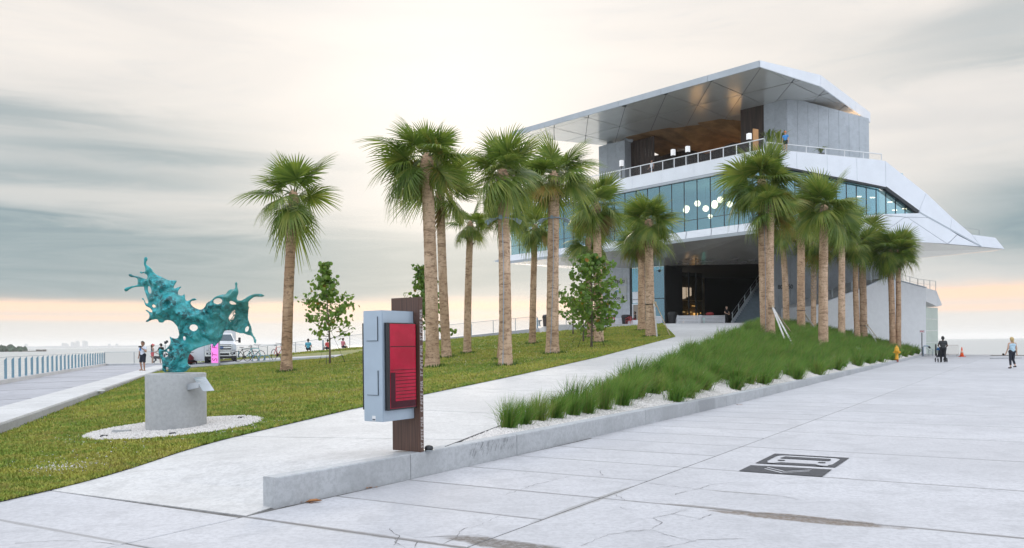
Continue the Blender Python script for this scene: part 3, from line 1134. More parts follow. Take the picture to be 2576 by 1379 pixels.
def relax(V, Fq, it=2, lam=.5):
    for _ in range(it):
        acc = np.zeros_like(V)
        c = np.zeros(len(V))
        for a, b in ((0, 1), (1, 2), (2, 3), (3, 0)):
            np.add.at(acc, Fq[:, a], V[Fq[:, b]])
            np.add.at(c, Fq[:, a], 1)
            np.add.at(acc, Fq[:, b], V[Fq[:, a]])
            np.add.at(c, Fq[:, b], 1)
        V = V + lam * (acc / np.maximum(c, 1)[:, None] - V)
    return V

def sdf_mesh(prims, h=.012, k=.025, smooth_it=1):
    """prims: (p1, p2, r1, r2, material index). Blended tapered capsules -> V, F, mi"""
    P1 = np.array([p[0] for p in prims], float)
    P2 = np.array([p[1] for p in prims], float)
    Rm = np.array([max(p[2], p[3]) for p in prims])
    lo = np.minimum(P1, P2).min(0) - Rm.max() - 3 * h
    hi = np.maximum(P1, P2).max(0) + Rm.max() + 3 * h
    sh = np.ceil((hi - lo) / h).astype(int) + 1
    Fv = np.full(sh, 1.0)
    best = np.full(sh, 9.0)
    mid = np.zeros(sh, np.int8)
    for (p1, p2, r1, r2, mi) in prims:
        p1, p2 = np.asarray(p1, float), np.asarray(p2, float)
        mg = max(r1, r2) + 2.5 * k + 2 * h
        a = np.maximum(((np.minimum(p1, p2) - mg - lo) / h).astype(int), 0)
        b = np.minimum(((np.maximum(p1, p2) + mg - lo) / h).astype(int) + 2, sh)
        sl = tuple(slice(a[i], b[i]) for i in range(3))
        g = np.stack(np.meshgrid(*[lo[i] + h * np.arange(a[i], b[i]) for i in range(3)], indexing='ij'), -1)
        d = p2 - p1
        L2 = max(float(d @ d), 1e-9)
        t = np.clip(((g - p1) @ d) / L2, 0, 1)
        dist = np.linalg.norm(g - p1 - t[..., None] * d, axis=-1) - (r1 + (r2 - r1) * t)
        cur = Fv[sl]
        hh = np.clip(.5 + .5 * (cur - dist) / k, 0, 1)
        Fv[sl] = cur * (1 - hh) + dist * hh - k * hh * (1 - hh)
        bb = best[sl]
        m = dist < bb
        bb[m] = dist[m]
        mid[sl][m] = mi
    V, Fq = nets(Fv, lo, h)
    ci = np.clip(((V - lo) / h + .5).astype(int), 0, np.array(sh) - 1)
    vm = mid[ci[:, 0], ci[:, 1], ci[:, 2]]
    if smooth_it:
        V = relax(V, Fq, smooth_it)
    return V, Fq, vm[Fq[:, 0]]

# ================================================================== bronze splash sculpture on its pedestal
ped_c = onz(443, 1091, .10)
PED_D = ped_c.y
OUT = """533,1140 537,1097 542,1041 531,1014 520,994 516,961 522,938 527,927 534,935 545,942 556,944 573,936 587,914 599,895 605,861
598,838 599,824 612,836 628,847 645,850 659,842 673,822 679,804 680,762 664,724 633,694 590,693 571,706 567,718 534,715 525,700 526,686
487,687 460,701 445,713 432,708 434,694 450,683 459,664 455,641 441,627 418,611 415,600 425,598 446,613 473,629 482,622 468,604 446,586
423,577 409,567 399,544 386,520 369,514 366,503 378,498 391,512 405,535 418,550 429,551 434,540 422,512 399,470 381,438 378,415 381,406
358,406 312,404 275,409 247,427 229,446 208,444 199,424 210,410 243,401 275,392 312,388 316,382 313,368 318,337 302,326 270,323 247,318
236,304 240,291 256,289 270,300 284,309 312,311 344,318 386,336 422,341 432,327 422,309 404,296 386,293 367,298 350,291 349,279 362,272
379,283 399,280 415,280 413,244 409,212 415,189 418,166 431,154 446,166 445,184 430,203 432,226 446,233 466,249 487,286 510,309 552,325
589,350 625,355 653,350 662,359 649,392 645,424 658,423 681,406 707,400 691,424 679,447 686,475 704,486 722,479 728,460 735,489 741,530
759,528 782,514 805,503 826,513 824,528 796,526 774,534 778,558 801,586 833,600 861,602 888,577 911,549 939,533 962,527 985,503 1014,487
1057,478 1093,477 1094,459 1112,438 1149,435 1170,437 1177,416 1170,390 1186,370 1203,386 1195,411 1199,432 1210,454 1202,481 1184,509
1184,530 1205,536 1254,518 1297,493 1346,475 1396,474 1419,492 1402,509 1359,500 1316,515 1272,558 1236,607 1214,650 1211,687 1223,718
1251,749 1270,804 1297,829 1322,860 1331,890 1322,902 1306,893 1296,860 1272,830 1230,826 1193,810 1150,810 1113,795 1076,783 1039,783
1020,804 1014,841 996,872 968,897 953,927 938,924 936,893 897,909 836,927 780,952 756,970 744,1007 737,1044 750,1072 774,1081 777,1094
744,1112 741,1140"""
poly = np.array([[float(q) for q in p.split(',')] for p in OUT.split()])
HOLES = [(793, 758, 26, 26, 0), (1210, 770, 15, 24, 0), (440, 434, 18, 33, -.35), (492, 574, 19, 11, .4), (1017, 536, 40, 23, -.1),
         (1134, 549, 20, 12, .1), (567, 983, 20, 23, 0), (579, 1108, 11, 20, 0), (714, 848, 9, 18, .2), (1090, 662, 4, 17, .5), (588, 947, 7, 10, 0)]
DENTS = [(600, 1022, 36, .26), (556, 498, 50, .26), (672, 690, 42, .24), (765, 770, 34, .18), (705, 845, 30, .24), (860, 850, 60, .05),
         (640, 1100, 50, .07), (1010, 700, 60, .05), (920, 640, 55, .05), (480, 575, 30, .10), (960, 760, 45, .06), (700, 1060, 40, .05), (880, 870, 40, .14), (950, 690, 30, .12), (1030, 610, 30, .12), (760, 880, 30, .16), (620, 450, 35, .14), (520, 430, 28, .10), (640, 560, 26, .14), (850, 740, 30, .10)]
BUMPS = [(620, 540, 60, .10), (560, 610, 60, .09), (760, 600, 60, .06), (860, 690, 80, .07), (690, 930, 60, .08), (680, 1010, 45, .10), (1060, 560, 60, .09),
         (560, 395, 70, .04), (640, 1060, 30, .12), (560, 1080, 25, .06), (730, 1090, 40, .08), (940, 800, 60, .06), (1130, 660, 60, -.02)]
MPX = 0.2965 * PED_D / FU
def seg_dist(px, pz, A, B):
    d = B - A
    best = np.full(px.shape, 1e9)
    inside = np.zeros(px.shape, bool)
    for (a, b, dd) in zip(A, B, d):
        t = np.clip(((px - a[0]) * dd[0] + (pz - a[1]) * dd[1]) / max(dd @ dd, 1e-9), 0, 1)
        q = np.hypot(px - a[0] - t * dd[0], pz - a[1] - t * dd[1])
        best = np.minimum(best, q)
        c = (a[1] > pz) != (b[1] > pz)
        xi = a[0] + (pz - a[1]) * dd[0] / (dd[1] if abs(dd[1]) > 1e-9 else 1e-9)
        inside ^= c & (px < xi)
    return np.where(inside, best, -best)
hs = 0.0125
gx = np.arange(185, 1435, hs / MPX)
gz = np.arange(140, 1160, hs / MPX)
PX, PZ = np.meshgrid(gx, gz, indexing='ij')
# soften the traced outline a little
pc = poly.copy()
pc = np.stack([pc, .5 * (pc + np.roll(pc, -1, 0))], 1).reshape(-1, 2)
pc = .25 * np.roll(pc, 1, 0) + .5 * pc + .25 * np.roll(pc, -1, 0)
D2 = seg_dist(PX, PZ, pc, np.roll(pc, -1, 0)) * MPX
for (cx, cz, rx, rz_, an) in HOLES:
    x, z = PX - cx, PZ - cz
    xr, zr = x * math.cos(an) + z * math.sin(an), -x * math.sin(an) + z * math.cos(an)
    q = (np.sqrt((xr / rx) ** 2 + (zr / rz_) ** 2) - 1) * min(rx, rz_) * MPX
    D2 = np.minimum(D2, q)
hp = np.where(D2 > 0, 0.92 * np.sqrt(np.maximum(D2, 0) * (np.maximum(D2, 0) * .85 + .035)), D2 * 1.4)
nx_, nz_ = (PX - 800) / 300, (PZ - 700) / 300
y0 = .10 * np.sin(nx_ * 2.1 + .6) + .07 * np.sin(nz_ * 2.6 + nx_ * 1.3) + .05 * np.sin(nx_ * 5.2 - nz_ * 3.1)
y0 = y0 + .15 * np.clip((PX - 1075 + (PZ - 700) * .28) / 22, 0, 1) * np.clip((PZ - 545) / 40, 0, 1) - .14 * np.exp(-(((PX - 1130) / 120) ** 2 + ((PZ - 520) / 90) ** 2)) + .16 * np.exp(-(((PX - 1180) / 120) ** 2 + ((PZ - 720) / 130) ** 2))
y0 = y0 * np.clip((1150 - PZ) / 240, 0.15, 1)
fr = np.zeros_like(hp)
for (cx, cz, r_, k) in DENTS:
    fr -= k * np.exp(-(((PX - cx) ** 2 + (PZ - cz) ** 2) / r_ ** 2))
for (cx, cz, r_, k) in BUMPS:
    fr += k * np.exp(-(((PX - cx) ** 2 + (PZ - cz) ** 2) / r_ ** 2))
hp = np.where(D2 > 0, hp * (1 - .55 * np.clip((PX - 1075 + (PZ - 700) * .28) / 22, 0, 1) * np.clip((PZ - 545) / 40, 0, 1)), hp)
rid = .055 * (1 - np.abs(np.sin(PX / 44. + 1.5 * np.sin(PZ / 52.) + PZ / 70.))) + .045 * (1 - np.abs(np.sin(PZ / 47. - PX / 66. + 1.3 * np.sin(PX / 39.)))) - .045
wv = rid + .020 * np.sin(PX / 23. + 2 * np.sin(PZ / 41.)) * np.sin(PZ / 27. + 1.5 * np.sin(PX / 37.)) + .012 * np.sin(PX / 11. + PZ / 17.)
lim = np.clip(D2 / .06, 0, 1)
hf = np.where(D2 > 0, np.maximum(hp + (fr + wv) * lim, .012), hp)
hk = np.where(D2 > 0, np.maximum(hp - .5 * wv * lim, .012), hp)
gy = np.arange(-.5, .5, hs)
YY = gy[None, :, None]
rel = YY - y0[:, None, :]
Fv = np.where(rel < 0, -rel - hf[:, None, :], rel - hk[:, None, :])
V, Fq = nets(Fv, (0, 0, 0), 1.0)
V = relax(V, Fq, 3, .45)
ped_top = onz(443, 938, 0)  # direction only
pt = P(443, 938, PED_D)
SX = (251.6 + .2965 * (185 + V[:, 0] * hs / MPX) - 1288) / FU * PED_D
ztop = .10 + 1.075
SZ = ztop + (1143 - (140 + V[:, 2] * hs / MPX)) * MPX
Vw = np.stack([SX, PED_D + gy[0] + V[:, 1] * hs, SZ], -1)
Vw[:, 0] += (ped_c.x - ((443 - 1288) / FU * PED_D))
def patina():
    m = bpy.data.materials.new('bronze_patina')
    m.use_nodes = True
    nt = m.node_tree
    b = nt.nodes['Principled BSDF']
    g = N(nt, 'ShaderNodeNewGeometry')
    p = g.outputs['Position']
    a = noise(nt, p, 3.2, 7, 0.68, 0.8)
    f = noise(nt, p, 14.0, 6, 0.7, 0.5)
    f2 = noise(nt, p, 48.0, 4, 0.7)
    c = mixc(nt, sstep(nt, a, 0.38, 0.60), (0.020, 0.090, 0.095), (0.035, 0.34, 0.35))
    c = mixc(nt, mathn(nt, 'MULTIPLY', sstep(nt, f, 0.48, 0.60), 0.80), c, (0.06, 0.47, 0.52))
    sepz = N(nt, 'ShaderNodeSeparateXYZ')
    nt.links.new(p, sepz.inputs[0])
    wr = sstep(nt, mathn(nt, 'ADD', mathn(nt, 'MULTIPLY', sepz.outputs[0], 0.9), mathn(nt, 'MULTIPLY', a, 2.4)), -3.9, -3.2)
    c = mixc(nt, mathn(nt, 'MULTIPLY', wr, 0.50), c, (0.08, 0.22, 0.17))
    c = mixc(nt, mathn(nt, 'MULTIPLY', sstep(nt, f2, 0.54, 0.68), 0.45), c, (0.07, 0.085, 0.05))
    c = mixc(nt, mathn(nt, 'MULTIPLY', sstep(nt, g.outputs['Pointiness'], 0.52, 0.60), 0.35), c, (0.16, 0.45, 0.45))
    nt.links.new(c, b.inputs['Base Color'])
    b.inputs['Metallic'].default_value = 0.15
    b.inputs['Roughness'].default_value = 0.42
    bn = N(nt, 'ShaderNodeBump')
    bn.inputs['Strength'].default_value = 0.45
    bn.inputs['Distance'].default_value = 0.02
    nt.links.new(mathn(nt, 'ADD', f, mathn(nt, 'MULTIPLY', f2, .4)), bn.inputs['Height'])
    nt.links.new(bn.outputs[0], b.inputs['Normal'])
    return m
scu = mesh_np('sculpture', Vw, Fq, patina(), smooth=True)
tag(scu, 'turquoise patinated bronze splash sculpture with drops and holes on a round pedestal', 'sculpture')

pc_ = Vector((ped_c.x, ped_c.y + .02, 0))
ped = thing('pedestal', 'grey cast concrete drum pedestal carrying the bronze sculpture', 'pedestal', (pc_.x, pc_.y, .05))
mb = MB()
rp = wid(143, PED_D) / 2
mb.lathe([(rp - .004, 0), (rp, .01), (rp, ztop - .012 - .05), (rp - .012, ztop - .05)], (pc_.x, pc_.y, .05), 64)
pdm = M['pedc']
o = mb.build('drum', pdm, ped, smooth=False)
for pgn in o.data.polygons:
    pgn.use_smooth = abs(pgn.normal.z) < .5
# bolted plaque, angled to be read
M['brushed'] = mat('brushed_metal', (0.55, 0.58, 0.62), 0.35, 0.8, .06, 4)
def pu(x, y, d): return P((560 + .2393 * x) * .629, (1450 + .2393 * y) * .629, d)
plq = thing('plaque', 'tilted metal reading plaque bracketed to the side of the drum pedestal', 'plaque', pu(1000, 360, PED_D - .45))
q0, q1, q2, q3 = pu(892, 248, PED_D - .42), pu(1092, 240, PED_D - .22), pu(1243, 465, PED_D - .40), pu(1060, 480, PED_D - .60)
mb = MB()
nn = (q1 - q0).cross(q3 - q0).normalized()
mb.slab([q0, q1, q2, q3], nn * -.008 if nn.z > 0 else nn * .008)
plate = mb.build('plate', M['brushed'], plq)
M['engraved'] = mat('engraving', (0.72, 0.74, 0.76), .5)
ex, ey = (q1 - q0), (q3 - q0)
up_n = nn if nn.z > 0 else -nn
mb = MB()
for i in range(8):
    f = .16 + i * .09
    w_ = (.55 if i == 0 else random.uniform(.45, .75))
    a = q0 + ey * f + ex * .12 + up_n * .002
    b_ = a + ex * w_
    hgt = ey * (.035 if i == 0 else .018)
    mb.add([a, b_, b_ + hgt, a + hgt], [(0, 1, 2, 3)])
mb.build('engraved_lines', M['engraved'], plate)
mb = MB()
c_ = (q0 + q3) * .5 + ex * .15 - up_n * .01
mb.bar(c_, Vector((pc_.x + rp * .72, pc_.y - rp * .69, c_.z - .05)), .06, .10)
mb.build('bracket', M['brushed'], plq)

# gravel ring round the pedestal
ring = thing('gravel_ring', '', '')
for k in ('label', 'category'):
    del ring[k]
ring['kind'] = 'structure'
mb = MB()
nr = 60
V = [(pc_.x, pc_.y, float(H(pc_.x, pc_.y)) + .03)]
for k in range(nr):
    a = 2 * math.pi * k / nr
    rr = 1.46 * (1 + .012 * math.sin(5 * a))
    x, y = pc_.x + .0 + rr * math.cos(a), pc_.y + rr * math.sin(a)
    V.append((x, y, float(H(x, y)) + .03))
mb.add(V, [(0, 1 + k, 1 + (k + 1) % nr) for k in range(nr)])
mb.build('gravel_base', M['bed'], ring)
n = 9000
rr, an = 1.48 * np.sqrt(rng.random(n)), rng.uniform(0, 6.283, n)
px, py = pc_.x + rr * np.cos(an), pc_.y + rr * np.sin(an)
ok = (rr > rp * .98) & (py < pc_.y + 1.3)
pebbles('ring_gravel', px[ok], py[ok], H(px[ok], py[ok]) + .034, rng.uniform(.010, .022, ok.sum()), 'ring of white gravel round the sculpture pedestal', None)
# stray pebbles in the grass, and the thin patch at lower left
n = 420
cc = onz(160, 1181, .03)
px = np.concatenate([rng.normal(cc.x, .22, n), pc_.x + 1.9 * np.cos(np.linspace(3.2, 6.4, 260)) * rng.uniform(.8, 1.05, 260), rng.normal(-6.3, .5, 160)])
py = np.concatenate([rng.normal(cc.y, .16, n), pc_.y + 1.75 * np.sin(np.linspace(3.2, 6.4, 260)) * rng.uniform(.85, 1.1, 260), rng.normal(11.2, .5, 160)])
pebbles('stray_gravel', px, py, H(px, py) + .022, rng.uniform(.008, .02, len(px)), 'thin patch of white pebbles strewn in the lawn near the ramp')
# flush uplights in the ring
M['dark_metal'] = mat('dark_metal', (0.05, 0.052, 0.055), .5, .6, .15, 10)
for (u, v, sx_) in ((306, 1098, .30), (434, 1109, .09), (508, 1075, .12), (606, 1077, .10), (262, 1107, .10)):
    g_ = onz(u, v, .1)
    mb = MB()
    z_ = float(H(g_.x, g_.y)) + .03
    mb.box((g_.x, g_.y, z_ - .02), sx_, .10, .06 if sx_ > .2 else .045, 0.1)
    o = mb.build('ground_light', M['dark_metal'] if sx_ < .2 else M['pedc'], bevel=.008)
    if sx_ > .2:
        o.name = 'light_box_cover'
        tag(o, 'flat grey cover plate lying in the gravel ring left of the pedestal', 'cover plate')
    else:
        tag(o, 'small dark ground light set in the gravel ring round the pedestal', 'ground light', 'ground lights in the gravel ring')

# small white valve cover in the lawn near the kerb
vc = G(247, 1012 * .0 + 989)
mb = MB()
mb.lathe([(.02, 0), (.21, 0), (.21, .03), (.02, .035)], (vc.x, vc.y, vc.z), 20)
tag(mb.build('valve_cover', M['white_paint']), 'flat white round cover set in the lawn beside the kerb', 'cover')

# ================================================================== information kiosk
KW = Vector((0.5515, 0.8342, 0))
KN = Vector((0.8342, -0.5515, 0))
kb = onz(1057, 1137, .312)                     # near right bottom corner of the post
KZ = .312
def KP(a, b, z):
    """a: across (right/near +), b: along the wall (away +), z: above the wall top"""
    return kb + KN * a + KW * b + Vector((0, 0, z))
ki = thing('information_kiosk', 'brown wood-look post with projecting grey cabinet and red glass screen on the low wall', 'kiosk', (kb.x, kb.y, KZ))
def wood_mat():
    m = bpy.data.materials.new('brown_laminate')
    m.use_nodes = True
    nt = m.node_tree
    b = nt.nodes['Principled BSDF']
    g = N(nt, 'ShaderNodeNewGeometry').outputs['Position']
    n1 = noise(nt, mapping(nt, g, (60, 60, 1.3)), 1.0, 6, .65, .4)
    n2 = noise(nt, mapping(nt, g, (9, 9, .5)), 1.0, 4, .6)
    c = mixc(nt, sstep(nt, n1, .3, .72), (0.055, 0.026, 0.018), (0.15, 0.075, 0.050))
    c = mixc(nt, mathn(nt, 'MULTIPLY', n2, .5), c, (0.075, 0.045, 0.034))
    nt.links.new(c, b.inputs['Base Color'])
    b.inputs['Roughness'].default_value = .42
    return m
M['lam'] = wood_mat()
HP = wid(1136.8 - 746, kb.y)
mb = MB()
mb.slab([KP(-.455, 0, -.005), KP(0, 0, -.005), KP(0, .075, -.005), KP(-.455, .075, -.005)], (0, 0, HP))
post = mb.build('post', M['lam'], ki, bevel=.003)
M['white_letter'] = mat('white_letter', (0.42, 0.38, 0.36), .5)
me_w = text_mesh('ST PETE PIER', .062, .0, spacing=1.12, shear=.12, bold=.0012)
wl = max(v.co.x for v in me_w.vertices)
z = .045
k = 0
while z + .3 < HP:
    place_text('lettering', 'ST PETE PIER' if z + wl < HP - .02 else 'ST PETE', .062, KP(.0015, .060, z), (0, 0, 1), -KW, M['white_letter'], post, ext=.0008,
               spacing=1.12, shear=.12, bold=.0012)
    z += wl + .055
bpy.data.meshes.remove(me_w)
# cabinet: projects from the post towards the plaza end
zc0, zc1 = wid(1136.8 - 1050, kb.y - .3), wid(1136.8 - 772, kb.y - .3)
ca0, ca1, cb0 = -.395, -.085, -.57
M['cab'] = mat('cabinet_paint', (0.40, 0.48, 0.56), .42, .3, .05, 2.0)
M['cab_dark'] = mat('cabinet_seam', (0.07, 0.09, 0.11), .6)
mb = MB()
mb.slab([KP(ca0, cb0, zc0), KP(ca1, cb0, zc0), KP(ca1, -.002, zc0), KP(ca0, -.002, zc0)], (0, 0, zc1 - zc0))
cabo = mb.build('cabinet', M['cab'], ki, bevel=.006)
for (zz0, zz1) in ((zc1 - .36, zc1 - .075), (zc0 + .32, zc0 + .61)):
    mb = MB()
    mb.slab([KP(ca0 + .07, cb0 - .007, zz0), KP(ca1 - .075, cb0 - .007, zz0), KP(ca1 - .075, cb0 - .001, zz0), KP(ca0 + .07, cb0 - .001, zz0)], (0, 0, zz1 - zz0))
    mb.build('access_panel', M['cab'], cabo, bevel=.002)
    mb = MB()
    mb.slab([KP(ca1 - .075, cb0 - .009, zz0 - .004), KP(ca1 - .067, cb0 - .009, zz0 - .004), KP(ca1 - .067, cb0 - .001, zz0 - .004), KP(ca1 - .075, cb0 - .001, zz0 - .004)], (0, 0, zz1 - zz0 + .006))
    mb.slab([KP(ca0 + .06, cb0 - .009, zz0 - .006), KP(ca1 - .067, cb0 - .009, zz0 - .006), KP(ca1 - .067, cb0 - .001, zz0 - .006), KP(ca0 + .06, cb0 - .001, zz0 - .006)], (0, 0, .006))
    mb.build('panel_gap', M['cab_dark'], cabo)
mb = MB()
mb.slab([KP(ca0 + .135, cb0 - .002, zc0 + .01), KP(ca0 + .19, cb0 - .002, zc0 + .01), KP(ca0 + .19, cb0 - .0005, zc0 + .01), KP(ca0 + .135, cb0 - .0005, zc0 + .01)], (0, 0, .06))
st_ = mb.build('sticker', mat('sticker', (0.72, 0.72, 0.72), .5), cabo)
mb = MB()
mb.slab([KP(ca0 + .14, cb0 - .0026, zc0 + .015), KP(ca0 + .185, cb0 - .0026, zc0 + .015), KP(ca0 + .185, cb0 - .0021, zc0 + .015), KP(ca0 + .14, cb0 - .0021, zc0 + .015)], (0, 0, .018))
mb.build('sticker_print', M['cab_dark'], st_)
# the screens on both flanks
def screen_mat():
    m = bpy.data.materials.new('red_display_glass')
    m.use_nodes = True
    nt = m.node_tree
    b = nt.nodes['Principled BSDF']
    b.inputs['Roughness'].default_value = .10
    b.inputs['Specular IOR Level'].default_value = .35
    g = N(nt, 'ShaderNodeNewGeometry').outputs['Position']
    c = mixc(nt, sstep(nt, noise(nt, g, 2.5, 4, .6), .35, .7), (0.27, 0.003, 0.020), (0.40, 0.005, 0.032))
    nt.links.new(c, b.inputs['Base Color'])
    b.inputs['Emission Color'].default_value = (0.62, 0.004, 0.045, 1)
    b.inputs['Emission Strength'].default_value = .10
    return m
M['red'] = screen_mat()
M['red_dark'] = mat('red_display_print', (0.05, 0.003, 0.010), .15, spec=.3)
sz0, sz1 = wid(1136.8 - 1022, kb.y - .3), wid(1136.8 - 803, kb.y - .3)
for sgn, aa in ((1, ca1), (-1, ca0)):
    mb = MB()
    a0, a1 = (aa, aa + .05) if sgn > 0 else (aa - .05, aa)
    mb.slab([KP(a0, cb0 + .035, sz0), KP(a1, cb0 + .035, sz0), KP(a1, -.015, sz0), KP(a0, -.015, sz0)], (0, 0, sz1 - sz0))
    fr_ = mb.build('screen_frame', M['blackgloss'], ki)
    f_ = a1 + .0015 if sgn > 0 else a0 - .0015
    f2_ = a1 if sgn > 0 else a0
    def scr(b0, b1, z0, z1, m, nm, pr, off=0.0):
        mb = MB()
        aa_, bb_ = sorted((f2_ + sgn * (off + .0002), f_ + sgn * off))
        mb.slab([KP(aa_, b0, z0), KP(bb_, b0, z0), KP(bb_, b1, z0), KP(aa_, b1, z0)], (0, 0, z1 - z0))
        return mb.build(nm, m, pr)
    scr(cb0 + .075, -.025, sz0 + .02, sz1 - .012, M['red'], 'display', fr_)
    hh = sz1 - sz0
    # printed map panel: cross bar, stack of text rules, dark side tab and footer
    scr(cb0 + .08, -.03, sz0 + hh * .722, sz0 + hh * .732, M['red_dark'], 'display_rule', fr_, .002)
    for i in range(9):
        zz = sz0 + hh * (.455 - i * .041)
        scr(cb0 + (.08 if i == 0 else .175), -.03, zz, zz + .0075, M['red_dark'], 'display_rule', fr_, .002)
    scr(cb0 + .08, cb0 + .165, sz0 + hh * .10, sz0 + hh * .43, M['red_dark'], 'display_tab', fr_, .002)
    scr(cb0 + .08, -.03, sz0 + .024, sz0 + hh * .10, M['red_dark'], 'display_footer', fr_, .002)
# small flood light behind the post
fl = thing('path_light', 'small dark dome light on the wall top behind the kiosk post', 'light', KP(.02, .16, 0))
mb = MB()
mb.lathe([(.05, 0), (.055, .03), (.05, .05), (.03, .065), (.004, .07)], tuple(KP(.0, .17, -.004)), 16)
mb.build('dome', M['dark_metal'], fl, smooth=True)
mb = MB()
mb.lathe([(.065, 0), (.065, .012), (.05, .014)], tuple(KP(.0, .17, -.006)), 16)
mb.build('base_ring', M['steel'], fl)

# ================================================================== painted bus stop mark on the plaza
M['stencil'] = mat('black_road_paint', (0.055, 0.057, 0.065), .75, 0, .35, 26)
def uc(p): return (1855.6 + .11475 * p[0], 1119.6 + .11475 * p[1])
mark = thing('ground_stencil', 'black painted bus front pictogram with chevrons on the pale plaza', 'painted marking', onz(2000, 1170))
A = [np.array(uc(p)) for p in ((815, 195), (2450, 290), (2140, 500), (390, 405))]
def bil(c, p, q):
    w0, w1, w2, w3 = [Vector((*onz(*r_)[:2], 0.0062)) for r_ in c]
    return (w0 * (1 - p) + w1 * p) * (1 - q) + (w3 * (1 - p) + w2 * p) * q
def sheet(c, polys, name):
    """ring of outer and inner loops given as strips of quads in (p,q)"""
    mb = MB()
    for pg in polys:
        mb.add([bil(c, *q) for q in pg], [tuple(range(len(pg)))])
    return mb.build(name, M['stencil'], mark)
# bus: dark square with a pale rounded bus left open
inner = []
for a in np.linspace(180, 270, 7):
    inner.append((.20 + .12 * math.cos(R(a)), .24 + .16 * math.sin(R(a)) + .0))
for a in np.linspace(270, 360, 7):
    inner.append((.80 + .12 * math.cos(R(a)), .24 + .16 * math.sin(R(a))))
inner += [(.92, .72), (.90, .80), (.885, .80), (.885, .90), (.72, .90), (.72, .80), (.28, .80), (.28, .90), (.115, .90), (.115, .80), (.10, .80), (.08, .72)]
def outer_pt(p):
    x, y = p[0] - .5, p[1] - .5
    k = .5 / max(abs(x), abs(y))
    return (.5 + x * k, .5 + y * k)
ring_q = []
nI = len(inner)
for i in range(nI):
    a, b_ = inner[i], inner[(i + 1) % nI]
    oa, ob = outer_pt(a), outer_pt(b_)
    ring_q.append([a, b_, ob, oa])
    # corners of the square
    for cx in (0., 1.):
        for cy in (0., 1.):
            if (abs(oa[0] - cx) < 1e-6 and abs(ob[1] - cy) < 1e-6 and abs(oa[1] - cy) > 1e-6 and abs(ob[0] - cx) > 1e-6) or \
               (abs(oa[1] - cy) < 1e-6 and abs(ob[0] - cx) < 1e-6 and abs(oa[0] - cx) > 1e-6 and abs(ob[1] - cy) > 1e-6):
                ring_q.append([oa, ob, (cx, cy)])
sheet(A, ring_q, 'bus_outline')
sheet(A, [[(.20, .22), (.80, .22), (.83, .40), (.80, .43), (.20, .43), (.17, .40)]], 'bus_windscreen')
for cx in (.24, .76):
    sheet(A, [[(cx + .05 * math.cos(R(a)), .61 + .05 * math.sin(R(a))) for a in range(0, 360, 30)]], 'bus_headlight')
Bq = [np.array(uc(p)) for p in ((290, 450), (2065, 545), (1850, 705), (20, 578))]
def chev(y0, th):
    return [[(.22, y0), (.26 + .0, y0 - th), (.5, y0 + .44 - th), (.5, y0 + .44)], [(.5, y0 + .44), (.5, y0 + .44 - th), (.74, y0 - th), (.78, y0)]]
# dark panel with two pale chevrons left open: built from the dark remainder
def vline(x, y0):
    return y0 + .46 * (1 - abs(x - .5) / .28)
rem = []
for side in (0, 1):
    f = (lambda x: x) if side == 0 else (lambda x: 1 - x)
    xs = [.22, .30, .40, .5]
    rem.append([(f(0), 0), (f(.22), 0), (f(.22), 1), (f(0), 1)])
    for x0, x1 in zip(xs, xs[1:]):
        a0, a1 = .46 * (x0 - .22) / .28, .46 * (x1 - .22) / .28
        rem.append([(f(x0), 0), (f(x1), 0), (f(x1), .06 + a1), (f(x0), .06 + a0)])
        rem.append([(f(x0), .20 + a0), (f(x1), .20 + a1), (f(x1), .27 + a1), (f(x0), .27 + a0)])
        rem.append([(f(x0), .41 + a0), (f(x1), .41 + a1), (f(x1), 1), (f(x0), 1)])
sheet(Bq, rem, 'chevron_panel')
